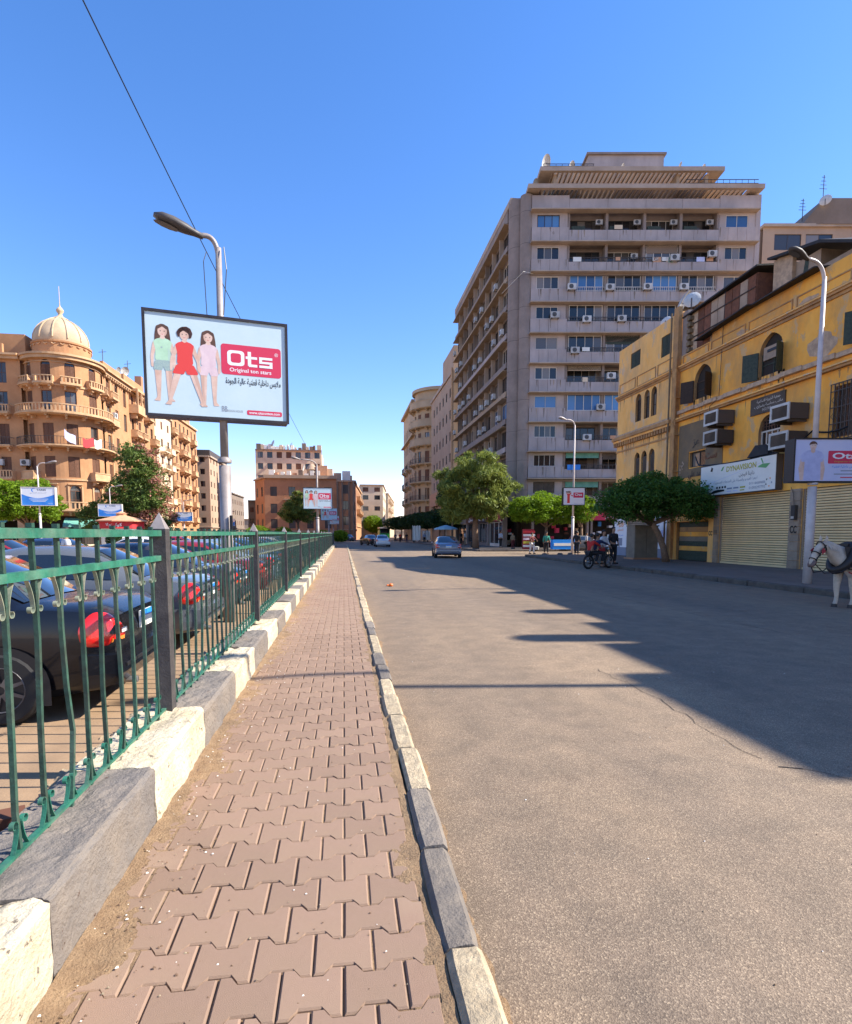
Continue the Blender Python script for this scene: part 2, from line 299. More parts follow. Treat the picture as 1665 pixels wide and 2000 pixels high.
def window(F,par,a,b,c,d,rise=0,dep=.18,fm='frame_white',pm='pane',nx=2,nz=1,shut=None,sm='woodbrown',fw=.06,name='window',label=None,pointed=0,panes=True,louv=0):
    """window part > pane (glass) and shutter sub-parts, built in its opening"""
    mb=MB(); fbox(mb,F,a,b,c,c+fw,-dep,-dep+.06,fm); top=d-rise
    fbox(mb,F,a,a+fw,c+fw,top,-dep,-dep+.06,fm); fbox(mb,F,b-fw,b,c+fw,top,-dep,-dep+.06,fm)
    fbox(mb,F,a+fw,b-fw,top-fw,top,-dep,-dep+.06,fm)
    for i in range(1,nx): x=a+(b-a)*i/nx; fbox(mb,F,x-fw*.4,x+fw*.4,c+fw,top-fw,-dep,-dep+.05,fm)
    for i in range(1,nz): z=c+(top-c)*i/nz; fbox(mb,F,a+fw,b-fw,z-fw*.35,z+fw*.35,-dep,-dep+.045,fm)
    w=mb.build(name,par)
    if label: w['label']=label
    if panes:
        for i in range(nx):
            p=MB(); x0=a+(b-a)*i/nx; x1=a+(b-a)*(i+1)/nx; fbox(p,F,x0+fw*.4,x1-fw*.4,c+fw*.5,top-fw*.5,-dep+.012,-dep+.022,pm); p.build('pane',w)
    if rise:
        p=MB(); n=10; lo=[];hi=[]
        for i in range(n+1): s=a+(b-a)*i/n; hi.append(F.p(s,max(top,archz(a,b,d,rise,s,pointed)),-dep+.03)); lo.append(F.p(s,top,-dep+.03))
        for i in range(n): p.poly([lo[i],lo[i+1],hi[i+1],hi[i]],pm if panes else sm)
        p.build('fanlight',w)
    if shut=='closed':
        m=(a+b)/2
        for x0,x1 in ((a+.02,m-.01),(m+.01,b-.02)):
            p=MB(); fbox(p,F,x0,x1,c+.02,top-.02,-dep+.07,-dep+.10,sm)
            if louv:
                z=c+.08
                while z<top-.1: fbox(p,F,x0+.05,x1-.05,z,z+louv*.55,-dep+.10,-dep+.125,sm); z+=louv
            p.build('shutter',w)
    if shut=='open':
        hw=(b-a)/2
        for s,sg in ((a,-1),(b,1)):
            p=MB(); e=s+sg*hw*(.38 if sg<0 else .75); g_=hw*(.72 if sg<0 else .5); q=[F.p(s,c-.1,.01),F.p(e,c-.1,g_),F.p(e,top+.1,g_),F.p(s,top+.1,.01)]; o=F.n*.04 if not F.R else Vector((0,0,0)); p.add(q+[x+o for x in q],[(0,1,2,3),(7,6,5,4),(0,4,5,1),(1,5,6,2),(2,6,7,3),(3,7,4,0)],sm); p.build('shutter',w)
    return w
def baluster_rail(mb,F,s0,s1,z0,z1,d,mat,step=.35,solid=False,ends=0):
    fbox(mb,F,s0,s1,z1-.12,z1,d-.13,d+.06,mat); fbox(mb,F,s0,s1,z0,z0+.12,d-.1,d+.03,mat)
    if solid: fbox(mb,F,s0,s1,z0+.12,z1-.12,d-.08,d,mat)
    else:
        s=s0+step/2
        while s<s1: fbox(mb,F,s-.07,s+.07,z0+.12,z1-.12,d-.09,d,mat); s+=step
    if ends:
        for s in (s0,s1-.12):
            fbox(mb,F,s,s+.12,z0,z1,.0,d-.13,mat) 
def iron_rail(mb,F,s0,s1,z0,z1,d,mat='frame_dark',step=.28):
    fbox(mb,F,s0,s1,z1-.05,z1,d-.05,d,mat); fbox(mb,F,s0,s1,z0+.08,z0+.12,d-.04,d-.01,mat); s=s0
    while s<=s1: fbox(mb,F,s,s+.035,z0,z1-.05,d-.04,d-.01,mat); s+=step
def balcony(par,F,s0,s1,z,out,mat,h=.95,style='bal',brk=2,trim=None,step=.35):
    mb=MB(); fbox(mb,F,s0,s1,z-.18,z,0,out+.1,mat); fbox(mb,F,s0+.1,s1-.1,z-.3,z-.18,0,out-.1,mat)
    for i in range(brk):
        s=s0+.3+(s1-s0-.8)*i/max(1,brk-1); fbox(mb,F,s,s+.22,z-.75,z-.3,0,out*.45,mat); fbox(mb,F,s,s+.22,z-.5,z-.3,out*.45,out*.8,mat)
    b=mb.build('balcony',par); r=MB()
    if style=='bal': baluster_rail(r,F,s0,s1,z,z+h,out,mat,ends=1,step=step)
    elif style=='solid': baluster_rail(r,F,s0,s1,z,z+h,out,mat,solid=True,ends=1)
    else:
        iron_rail(r,F,s0,s1,z,z+h,out)
        for s in (s0,s1-.04): fbox(r,F,s,s+.04,z+h-.05,z+h,0,out-.05,'frame_dark')
    r.build('railing',b); return b
# ================= GROUND =================
def sheet(name,x0,x1,y0,y1,z,mat,kind='structure',parent=None):
    m=MB(); m.poly([(x0,y0,z),(x1,y0,z),(x1,y1,z),(x0,y1,z)],mat); o=m.build(name,parent); o['kind']=kind; return o
sheet('ground',-2500,2500,-2500,2500,-.06,'earth')
def slab(name,x0,x1,y0,y1,z0,z1,mat):
    m=MB(); m.box(x0,x1,y0,y1,z0,z1,mat); return struct(m.build(name))
road=sheet('road',.2,12.25,-12,420,0,'asphalt')
sheet('cross_street',12.25,120,38.1,50.0,0,'asphalt')
sheet('far_crossing',-60,.2,75,128,-.004,'asphalt')
sheet('left_road',-24,-11,-12,75,.004,'asphalt')
sheet('left_forecourt',-60,-24,-12,128,.008,'lotpave')
# parking lot paving with courses of slabs
lot=slab('parking_lot',-60,-1.34,-12,75,-.05,.0,'lotpave')
# ---- right pavement
pav=slab('right_pavement',12.45,60,-12,37.9,0,.15,'rpave')
pav2=slab('far_right_pavement',12.0,60,50.2,140,0,.15,'rpave')
def kerb_run(name,par,x0,x1,y0,y1,z0,z1,ln,mat,along='y',jit=.01,kmats=None,first=0):
    y=y0;i=first
    while y<y1-.05:
        l=min(ln*rnd.uniform(.92,1.08) if jit else ln,y1-y); m=MB(); g=.008
        a,b=y+g,y+l-g; dx=rnd.uniform(-jit,jit); dz=rnd.uniform(-jit,jit)*.6; mt=kmats(i) if kmats else mat; c=.022
        if along=='y': X0,X1=x0+dx,x1+dx; top=[(X0+c,a+c,z1+dz),(X1-c,a+c,z1+dz),(X1-c,b-c,z1+dz),(X0+c,b-c,z1+dz)]; mid=[(X0,a,z1-c+dz),(X1,a,z1-c+dz),(X1,b,z1-c+dz),(X0,b,z1-c+dz)]
        else: X0,X1=x0+dx,x1+dx; top=[(a+c,X0+c,z1+dz),(b-c,X0+c,z1+dz),(b-c,X1-c,z1+dz),(a+c,X1-c,z1+dz)]; mid=[(a,X0,z1-c+dz),(b,X0,z1-c+dz),(b,X1,z1-c+dz),(a,X1,z1-c+dz)]
        bot=[(p[0],p[1],z0) for p in mid]; fs=[(0,1,2,3)]
        for k in range(4): q=(k+1)%4; fs+=[(4+k,4+q,q,k),(8+k,8+q,4+q,4+k)]
        m.add(top+mid+bot,fs,mt); m.build(name,par); y+=l; i+=1
kr=root('road_kerb',(12.35,15,0),None,None); kr['kind']='structure'
kerb_run('kerb_stone',kr,12.25,12.45,0,37.9,-.05,.16,.7,'darkkerb',jit=.02)
kerb_run('kerb_stone',kr,37.9,38.1,12.3,30,-.05,.16,.8,'darkkerb',along='x')
kr2=root('road_kerb',(11.9,60,0),None,None); kr2['kind']='structure'
kerb_run('kerb_stone',kr2,11.8,12.0,50.2,90,-.05,.16,1.2,'darkkerb',jit=.01)
kerb_run('kerb_stone',kr2,50.0,50.2,12.0,40,-.05,.16,1.2,'darkkerb',along='x',jit=.01)
# ---- footpath with interlocking pavers
sw=root('footpath',(-.3,30,0),None,None); sw['kind']='structure'
m=MB(); m.box(-.93,.33,-3,75,-.04,.1395,'sand'); m.build('bedding_sand',sw)
PW,PP=.202,.171
def paver_geo(cx=0,cy=0,cz=0,w=PW,rot=0,full=True,left=None,right=None,ax=0,ay=0):
    g=.0028; a=.017; h=w/2-g; e=PP/2+a-g; q=PP/2-a-g; x1=w*.315; x2=w*.185
    o=[(-h,-e),(-x1,-e),(-x2,-q),(x2,-q),(x1,-e),(h,-e),(h,e),(x1,e),(x2,q),(-x2,q),(-x1,e),(-h,e)]
    if left is not None: o=[(max(x,left-cx),y) for x,y in o]
    if right is not None: o=[(min(x,right-cx),y) for x,y in o]
    c,s=cos(rot),sin(rot); out=[]
    b=.006
    for (k,z) in ((1-b/h,0),(1,-.006),(1,-.03)):
        for x,y in o:
            X=x*k if abs(k-1)>1e-6 else x; Y=y-(b*(1 if y>0 else -1) if k!=1 else 0)
            out.append((cx+X*c-Y*s,cy+X*s+Y*c,cz+z+x*ax+y*ay))
    fs=[(0,1,10,11),(1,2,9,10),(2,3,8,9),(3,4,7,8),(4,5,6,7)]
    for r in (0,12):
        for i in range(12): j=(i+1)%12; fs.append((r+12+i,r+12+j,r+j,r+i))
    return out,fs
pm=MB(); pm.add(*paver_geo(),'paver'); pmesh=None
XL,XR=-.90,.285; cells=[]
row=0; y=1.05
while y<75:
    off=(row%2)*PW/2; x=XR-PW*.5-off+PW*.5
    x=XR+ (0 if row%2 else PW/2)
    while x>XL-.05:
        cells.append((x-PW/2,y,x-PW/2+PW/2>XR+.001,x-PW<XL)); x-=PW
    row+=1; y+=PP
stuff=MB(); n=0
for (cx,cy,clipR,clipL) in cells:
    z=.150+rnd.uniform(-.0022,.0022)+.003*sin(cy*1.7+cx*3); rot=rnd.uniform(-.008,.008)
    ax,ay=rnd.uniform(-.014,.014),rnd.uniform(-.012,.012); jx,jy=rnd.uniform(-.0015,.0015),rnd.uniform(-.0015,.0015)
    rgt=XR if cx+PW/2>XR+.001 else None; lft=XL if cx-PW/2<XL else None
    if n<300:
        if rgt is None and lft is None:
            if pmesh is None: o=pm.build('paver',sw); pmesh=o.data; OFFM=o.matrix_parent_inverse.copy()
            else: o=bpy.data.objects.new('paver',pmesh); COL.objects.link(o); o.parent=sw; o.matrix_parent_inverse=OFFM
            o.location=(cx+jx,cy+jy,z); o.rotation_euler=(ay,-ax,rot)
        else:
            q=MB(); q.add(*paver_geo(cx,cy,z,left=lft,right=rgt),'paver'); q.build('paver',sw)
        n+=1
    else: stuff.add(*paver_geo(cx+jx,cy+jy,z,rot=rot,left=lft,right=rgt,ax=ax,ay=ay),'paver')
stuff.build('paver',sw)['kind']='stuff'
# wind-blown sand drifted along the wall and the kerb
def drift(name,x0,x1,y0,y1,nx,ny,f,mat='sand'):
    m=MB(); vs=[];fs=[]
    for j in range(ny+1):
        for i in range(nx+1): x=x0+(x1-x0)*i/nx; y=y0+(y1-y0)*(j/ny)**1.6; vs.append((x,y,f(x,y,i/nx)))
    for j in range(ny):
        for i in range(nx): a=j*(nx+1)+i; fs.append((a,a+1,a+nx+2,a+nx+1))
    m.add(vs,fs,mat); o=m.build(name,None,smooth=True); o['kind']='stuff'; return o
from mathutils import noise as NZ
def nzf(x,y,s): return NZ.fractal(Vector((x*s,y*s,.3)),1,2,5)
drift('drifted_sand',-.945,-.42,1.0,60,30,1500,lambda x,y,t:.160-.026*t**.55+.008*nzf(x,y,2.2)+.0045*nzf(x,y,11)+.0025*nzf(x,y,45))
drift('drifted_sand',.20,.325,1.0,60,8,1200,lambda x,y,t:.1435+.006*t+.006*nzf(x,y,3)+.004*nzf(x,y,16))
drift('drifted_sand',.45,.62,1.0,60,10,1200,lambda x,y,t:.006-.018*t+.006*nzf(x,y,2)+.003*nzf(x,y,11))
# small litter of pebbles and leaf bits on the sand
g=MB()
for i in range(1500):
    x=-.93+abs(rnd.gauss(0,.16)); yy=1.1+rnd.random()**2*14; r=rnd.uniform(.0015,.005); z=.152+.008*rnd.random(); 
    if rnd.random()<.25: x=rnd.uniform(-.8,.3); z=.152; r*=.8
    if rnd.random()<.10: x=rnd.uniform(.47,5); z=.003; yy=1.5+rnd.random()*8
    g.add([(x-r,yy-r,z),(x+r*1.4,yy-r*.7,z),(x+r*.8,yy+r,z),(x-r,yy+r*.8,z),(x,yy,z+r)],[(0,1,4),(1,2,4),(2,3,4),(3,0,4)],rnd.choice(['sand','bark','kerbcream','white','bark']))
g.build('gravel')['kind']='stuff'
# kerb between footpath and road, stones painted in turn
sk=root('footpath_kerb',(.39,30,0),None,None); sk['kind']='structure'
def km(i): return 'kerbcream' if (i//2)%2==0 else 'kerbgrey'
def rough_stone(par,x0,x1,a,b,z0,z1,mat,name,amp=.006,seg=.06,bev=.02,dn=1):
    """a weathered block: bevelled section swept in short steps with noise"""
    n=max(2,int((b-a)/seg)); sec=[(x0,z0),(x0,z1-bev),(x0+bev,z1),((x0*2+x1)/3,z1),((x0+2*x1)/3,z1),(x1-bev,z1),(x1,z1-bev),(x1,(z0+z1)/2),(x1,z0)]; sec=[(a[0]+(b[0]-a[0])*q/dn,a[1]+(b[1]-a[1])*q/dn) for a,b in zip(sec,sec[1:]) for q in range(dn)]+[sec[-1]]; m=MB(); vs=[];fs=[]; sd=rnd.random()*50; seg=seg
    for j in range(n+1):
        y=a+(b-a)*j/n; e=.004 if j in(0,n) else 0
        for (x,z) in sec:
            v=Vector((x*9,y*5,z*9+sd)); k=amp*NZ.noise(v)+amp*.5*NZ.noise(v*3.1); k-= max(0,NZ.noise(v*.8+Vector((7,3,1)))-.35)*amp*3
            k+=amp*.35*NZ.noise(v*7.3)+amp*.2*NZ.noise(v*15); cx,cz=(x0+x1)/2,z0; dx,dz=x-cx,z-cz; l=math.hypot(dx,dz)+1e-6
            vs.append((x+dx/l*k-(e if dx>0 else -e),y,z+(dz/l*k-e if z>z0 else 0)))
    k=len(sec)
    for j in range(n):
        for i in range(k-1): p=j*k+i; fs.append((p,p+1,p+k+1,p+k))
    fs+=[list(range(k)),[n*k+i for i in range(k)][::-1]]; m.add(vs,fs,mat); return m.build(name,par)
y=1.32;i=1
edges=[.4,1.12,1.84,2.48,3.09,3.72,4.42]
for q in range(len(edges)-1):
    mt=['kerbcream','kerbcream','kerbgrey','kerbgrey','kerbcream','kerbcream'][q]; dx=[0,0,-.008,.0,.012,-.004][q]
    rough_stone(sk,.328+dx,.462+dx,edges[q]+.008,edges[q+1]-.008,-.03,.176+rnd.uniform(-.005,.005),mt,'kerb_stone')
y=4.42;i=2
while y<75:
    l=.62 if i>3 else .58; seg=.07 if y<15 else .6
    rough_stone(sk,.318+rnd.uniform(-.012,.012),.452+rnd.uniform(-.012,.012),y+.008,y+l-.008,-.03,.174+rnd.uniform(-.007,.007),['kerbgrey','kerbcream'][(i//2)%2] if i<12 or i%5==0 else 'kerbcream','kerb_stone',seg=seg); y+=l;i+=1
# cracks in the asphalt
def crack(pts,w=.006):
    m=MB(); P=[]
    for k in range(len(pts)-1):
        a,b=Vector(pts[k]),Vector(pts[k+1]); n=max(2,int((b-a).length/.12))
        for j in range(n): p=a.lerp(b,j/n); P.append(p+Vector((rnd.uniform(-.03,.03),rnd.uniform(-.03,.03))))
    P.append(Vector(pts[-1]))
    for k in range(len(P)-1):
        d=(P[k+1]-P[k]).normalized(); n=Vector((-d.y,d.x))*w*rnd.uniform(.4,1)
        m.poly([(*(P[k]-n),.004),(*(P[k+1]-n),.004),(*(P[k+1]+n),.004),(*(P[k]+n),.004)],'tar')
    return struct(m.build('road_crack'))
crack([(2.95,3.45),(3.5,3.05),(4.4,2.2)]); crack([(2.9,3.6),(3.0,5.2),(2.95,6.3)],.0035); crack([(7,8),(6.6,16),(6.9,30)],.009)
# ================= LOW WALL =================
lw=root('low_wall',(-1.13,30,0),'long low parapet wall under the green railing, its blocks painted white and grey in turn','wall')
ys=[-.3,.85,1.9,2.93,3.95,5.08]; y=5.08
while y<67: y+=1.07; ys.append(y)
for k in range(len(ys)-1):
    z=[.44,.44,.45,.445,.42,.42][k] if k<6 else .40+.02*sin(k*1.3)
    rough_stone(lw,-1.36+rnd.uniform(-.008,.008),-.945+rnd.uniform(-.006,.006),ys[k]+.004,ys[k+1]-.004,.0,z-.004,'blockwhite' if k%2 else 'blockgrey','block',amp=.016,seg=.035 if ys[k]<9 else .5,bev=.02,dn=4 if ys[k]<9 else 1)
# ================= RAILING =================
rl=root('railing',(-1.17,30,.42),'long green iron railing with scrolls and dark square posts on the low wall','railing')
FX=-1.17
for k in range(0,18):
    y=3.9+3.9*(k-1) if k else .02
    m=MB(); h=.048; m.box(FX-h,FX+h,y-h,y+h,.36,1.63,'postpaint'); 
    m.add([(FX-h,y-h,1.63),(FX+h,y-h,1.63),(FX+h,y+h,1.63),(FX-h,y+h,1.63),(FX,y,1.735)],[(0,1,4),(1,2,4),(2,3,4),(3,0,4)],'polegrey'); m.build('post',rl)  # cap in a lighter grey, sunlight on it put into the colour
    if 0<k<6:
        g=MB(); 
        g.lathe([(.095,0),(.085,.02),(.05,.035)],(FX,y,.415),9,'blockwhite'); g.build('mortar_footing',rl)
    if k==17: break
    yb=3.9+3.9*k if k else 3.9
    for nm,za,zb,w in (('top_rail',1.585,1.622,.026),('middle_rail',1.425,1.458,.018),('bottom_rail',.455,.468,.012)):
        m=MB(); sag=rnd.uniform(-.004,.004); m.box(FX-w,FX+w,y+h,yb-h,za+sag,zb+sag,'green_light'); m.build(nm,rl)
def curl(m,x,y,z,sy,sz,R0=.016,n=12,h=.10,hw=.008):
    # leaf-like strap springing from the bar and rolled up at its tip
    pts=[]
    for i in range(7): t=i/6; pts.append((y+sy*(.044-.036*sin(t*PI*.5)),z+sz*h*(1-t)))
    pts=[(y+sy*(.012+.036*(1-t)**2),z+sz*h*(1-t)) for t in [i/6 for i in range(7)]]
    c=(y+sy*(.012+R0),z-sz*.0)
    for i in range(1,n+1): t=i/n; a=PI+ (1.55*PI)*t; r=R0*(1-.45*t); pts.append((c[0]+sy*r*cos(a),c[1]+sz*r*sin(a)))
    vs=[];fs=[]
    for (a,b) in pts: vs+=[(x-hw,a,b),(x+hw,a,b)]
    for i in range(len(pts)-1): fs.append((2*i,2*i+1,2*i+3,2*i+2))
    th=.0035; nb=len(vs)
    cxm=sum(p[0] for p in pts)/len(pts)
    vs2=[(v[0],v[1]+sy*th,v[2]) for v in vs]; m.add(vs+vs2,fs+[tuple(nb+q for q in f) for f in fs]+[(2*i,2*i+2,nb+2*i+2,nb+2*i) for i in range(len(pts)-1)]+[(2*i+1,2*i+3,nb+2*i+3,nb+2*i+1) for i in range(len(pts)-1)],'scrollpaint' if sz>0 else 'green_light')
cnt=0; far=MB()
bend=None
for k in range(0,17):
    ya=3.9*k; 
    for j in range(1,20):
        y=ya+j*.195+.02; 
        if y<1.7: continue
        cnt+=1; sub=y<26
        dy=rnd.gauss(0,.006); b=[(FX,y,1.59),(FX+rnd.gauss(0,.002),y+dy*.3,1.2),(FX+rnd.gauss(0,.004),y+dy,.85),(FX+rnd.gauss(0,.004),y+dy*.5,.6),(FX,y,.43)]
        if k==0 and j==13: b=[(FX,y,1.59),(FX-.002,y+.005,1.2),(FX-.006,y+.03,.95),(FX-.004,y+.06,.75),(FX,y+.03,.6),(FX,y,.43)]
        m=MB() if cnt<=300 else far; w=.0085
        vs=[];fs=[]
        for p in b: vs+=[(p[0]-w,p[1]-w,p[2]),(p[0]+w,p[1]-w,p[2]),(p[0]+w,p[1]+w,p[2]),(p[0]-w,p[1]+w,p[2])]
        for i in range(len(b)-1):
            for q in range(4): a=4*i+q; c=4*i+(q+1)%4; fs.append((a,c,c+4,a+4))
        m.add(vs,fs,'green_paint')
        if sub:
            o=m.build('bar',rl)
            for sz,zz in ((1,1.315),(-1,.565)):
                for sy in (-1,1):
                    q=MB(); curl(q,FX,y,zz,sy,sz,R0=.017 if sz>0 else .02,n=12 if y<9 else 6,h=.11 if sz>0 else .10); q.build('scroll',o)
            if y<14:
                q=MB(); q.box(FX-.011,FX+.011,y-.011,y+.011,1.622,1.64,'green_paint'); q.build('stub',o)
        elif cnt<=300: m.build('bar',rl)
if far.v: far.build('bar',rl)['kind']='stuff'
# rubble behind the railing
def rock(c,r,mat,name,label,sc=(1,1,.7)):
    m=MB(); vs=[];fs=[]; n=8
    for i in range(1,5):
        for k in range(n): t=PI*i/5; p=2*PI*k/n; rr=r*(1+.3*NZ.noise(Vector((c[0]*9+i,k*.9,c[1]*5)))); vs.append((c[0]+rr*sin(t)*cos(p)*sc[0],c[1]+rr*sin(t)*sin(p)*sc[1],c[2]+rr*cos(t)*sc[2]))
    for i in range(3):
        for k in range(n): a=i*n+k;b=i*n+(k+1)%n; fs.append((a,b,b+n,a+n))
    fs+=[list(range(n))[::-1],[3*n+k for k in range(n)]]; m.add(vs,fs,mat); o=m.build(name); tag(o,label,'rubble','lumps of rubble behind the railing'); return o
rk=[(-1.50,1.95,.27,.10,'palewall','yellowish lump of stone behind the railing at the near end of the wall'),(-1.62,2.25,.21,.09,'white','white chunk of rubble under the first railing bars'),(-1.55,2.6,.2,.08,'white','small white rubble lump beside the brown broken brick'),(-1.75,2.95,.19,.06,'palewall','pale stone chip on the lot side of the low wall'),(-1.50,3.4,.2,.07,'white','whitewashed rubble piece near the first dark post'),(-1.55,4.4,.2,.07,'palewall','pale rubble piece just past the first dark post')]
for x,y,z,r,mt,lb in rk: rock((x,y,z-.07),r,mt,'rubble',lb)
drift('rubble_heap',-1.9,-1.33,1.3,40,20,500,lambda x,y,t:-.02+.25*t**1.4+.03*nzf(x,y,4)+.03*nzf(x,y,15)+.02*nzf(x,y,40),'rubblemat')
m=MB(); m.box(-.05,.05,-.035,.035,-.05,.05,'trash',Matrix.Translation((-1.47,2.67,.33))@Matrix.Rotation(.4,4,'Z')@Matrix.Rotation(.3,4,'X')); tag(m.build('broken_brick'),'brown broken brick lying behind the railing','brick')
m=MB(); m.tube([(-1.6,2.35,.3),(-1.52,2.46,.32),(-1.48,2.5,.325)],[.022,.022,.01],8,'blueplastic'); tag(m.build('plastic_bottle'),'crushed blue plastic bottle among the rubble','bottle')
m=MB(); m.lathe([(.0,0),(.05,.01),(.065,.05),(.045,.08),(.015,.095),(0,.09)],(1.4,17.3,0),9,'orangeplastic'); m.tube([(1.36,17.3,.03),(1.28,17.27,.045),(1.25,17.33,.02)],[.03,.02,.008],5,'orangeplastic'); tag(m.build('plastic_litter'),'crumpled orange plastic bag lying on the asphalt near the footpath','litter')
# ================= YELLOW BUILDING =================
XF=18.4
yb=root('yellow_building',(XF,20,.15),'weathered yellow plaster building with arched windows and roll shutters at street level','building')
YF=Fac(XF,0,90)          # s = world Y, out of the wall = -X
m=MB()
ops=[(34.22,34.92,8.62,10.33,.35,1),(33.22,33.86,8.62,10.33,.32,1),(32.42,33.04,8.62,10.33,.31,1),
 (34.2,34.85,4.5,6.7,.33,1),(33.35,34.0,4.5,6.7,.33,1),(32.45,33.1,4.5,6.7,.33,1),
 (34.5,35.7,12.1,13.05),(31.0,32.1,11.75,12.9),
 (27.25,28.75,8.6,10.28,.75,1),(22.5,23.95,8.5,10.25,.75,1),
 (22.45,23.75,4.9,6.78,.65,0),(27.55,28.9,5.1,5.9),(18.9,19.75,5.2,7.1),(17.2,18.6,8.5,10.2,.75,1),
 (26.95,29.85,.15,2.22),(21.6,26.15,.15,3.4),(16.2,21.0,.15,3.4),(32.14,35.5,.15,2.45),
 (12,13.4,8.5,10.2,.75,1),(7,8.4,8.5,10.2,.75,1),(12,13.4,4.9,6.8,.65,0),(9,13.5,.15,3.4),(3,7.5,.15,3.4)]
wall(m,YF,30.2,37.3,.15,13.7,[o for o in ops if o[0]>30.2],.28,'yellowlight','yellowtrim')
wall(m,YF,1.3,30.2,.15,11.25,[o for o in ops if o[0]<30.2],.28,'yellow','yellowtrim')
m.box(XF+.4,32,1.3,37.3,.15,.3,'interior'); 
for (x0,x1,y0,y1,z0,z1,mt) in ((XF,32,37.3,37.3,.15,13.7,'yellowlight'),(XF,32,1.3,1.3,.15,11.25,'yellow')):
    m.poly([(x0,y0,z0),(x1,y0,z0),(x1,y0,z1),(x0,y0,z1)],mt)
m.poly([(32,1.3,.15),(32,37.3,.15),(32,37.3,13.7),(32,1.3,13.7)],'yellow'); m.poly([(XF,30.2,11.2),(32,30.2,11.2),(32,30.2,13.7),(XF,30.2,13.7)],'yellowlight')
m.build('wall',yb)
m=MB(); m.box(XF+.02,32,1.3,30.18,11.0,11.1,'concretedark'); m.box(XF+.02,32,30.22,37.3,13.4,13.5,'concretedark'); m.build('roof',yb)
# cornices and trim
m=MB()
for (a,b) in ((1.3,30.05),(30.5,37.35)):
    fbox(m,YF,a,b,10.52,10.62,0,.16,'yellowtrim'); fbox(m,YF,a,b,10.62,10.68,0,.22,'yellowlight'); fbox(m,YF,a,b,10.40,10.52,0,.07,'yellowtrim')
m.build('cornice',yb)
m=MB(); fbox(m,YF,1.3,30.05,8.12,8.3,0,.14,'peel'); m.build('string_course',yb); m=MB(); fbox(m,YF,1.3,30.05,7.72,7.82,0,.2,'yellowtrim'); fbox(m,YF,1.3,30.05,7.82,7.88,0,.28,'yellowlight'); m.build('cornice',yb)
for i in range(16): 
    m=MB(); s=2+i*1.75; fbox(m,YF,s+rnd.uniform(0,.3),s+rnd.uniform(.9,1.5),8.13,8.32,.14,.2,'peel'); m.build('plaster_patch',yb)
m=MB(); fbox(m,YF,30.5,37.4,7.75,7.95,0,.35,'yellowtrim'); fbox(m,YF,30.5,37.4,7.62,7.75,0,.24,'yellowlight'); m.build('cornice',yb); m=MB(); fbox(m,YF,30.5,37.35,8.0,8.12,0,.14,'peel'); m.build('string_course',yb); m=MB(); fbox(m,YF,30.5,37.35,7.0,7.1,0,.05,'yellowtrim'); m.build('string_course',yb)
s=30.6
while s<37.2: m=MB(); fbox(m,YF,s,s+.14,7.38,7.62,0,.22,'yellowtrim'); m.build('dentil',yb); s+=.3
def panel(s0,s1,z0,z1,mat='yellowtrim',w=.05,d=.04):
    m=MB(); fbox(m,YF,s0,s1,z0,z0+w,0,d,mat); fbox(m,YF,s0,s1,z1-w,z1,0,d,mat); fbox(m,YF,s0,s0+w,z0+w,z1-w,0,d,mat); fbox(m,YF,s1-w,s1,z0+w,z1-w,0,d,mat); m.build('wall_panel',yb)
for a,b in ((30.7,32.4),(32.6,34.8),(35.0,37.1)): panel(a,b,10.78,11.45)
for a,b in ((27.6,29.8),(24.9,27.4),(22.1,24.7),(19.3,21.9),(16.5,19.1),(13.7,16.3)): panel(a,b,10.74,11.2)
for s,z,w,h in ((18.4,9.2,1.1,.9),(20.5,8.9,1.5,1.1),(25.2,10.9,.9,.25),(21.3,10.85,1.1,.3),(29.4,8.6,.5,.4)):
    m=MB(); n=12; m.poly([YF.p(s+w*.5*cos(2*PI*k/n)*rnd.uniform(.6,1.1),z+h*.5*sin(2*PI*k/n)*rnd.uniform(.6,1.1),.006) for k in range(n)],'peel'); m.build('plaster_patch',yb)
# corner pilaster and downpipe
m=MB(); fbox(m,YF,30.05,30.5,.15,13.9,0,.22,'yellowtrim'); m.build('pilaster',yb)
m=MB(); m.tube([(XF-.3,29.98,11.2),(XF-.3,29.98,7.9),(XF-.42,29.98,7.7),(XF-.3,29.98,7.4),(XF-.3,29.98,.3)],.055,8,'yellowtrim')
for z in (3,5,7,9,10.6): m.box(XF-.37,XF-.0,29.92,30.04,z,z+.06,'yellowtrim')
m.build('downpipe',yb)
m=MB(); m.tube([(XF-.3,30.6,13.7),(XF-.3,30.6,.3)],.05,8,'plaster_dark'); m.build('downpipe',yb)
m=MB()
def streak(mb,F,s,z,w,l,mt,d=.004):
    n=4; L_=[];R2=[]
    for i in range(n+1): t=i/n; ww=w*(1-t*.75)*rnd.uniform(.7,1.2)/2; x=s+rnd.uniform(-.01,.01); L_.append(F.p(x-ww,z-l*t,d)); R2.append(F.p(x+ww,z-l*t,d))
    for i in range(n): mb.poly([L_[i],R2[i],R2[i+1],L_[i+1]],mt)
for i in range(120):
    z,a,b=rnd.choice(((10.4,1.5,29.9),(7.7,1.5,29.9),(10.4,30.6,37.2),(7.38,30.6,37.2),(8.5,22.4,24.1),(8.6,27.2,28.8)))
    s_=rnd.uniform(a,b)
    if any(o[0]-.1<s_<o[1]+.1 and o[2]-.2<z-.3<o[3] for o in ops): continue
    streak(m,YF,s_,z,rnd.uniform(.03,.14),rnd.uniform(.2,.9),rnd.choice(['grime','yellowtrim','grime']))
m.build('grime_streak',yb)['kind']='stuff'
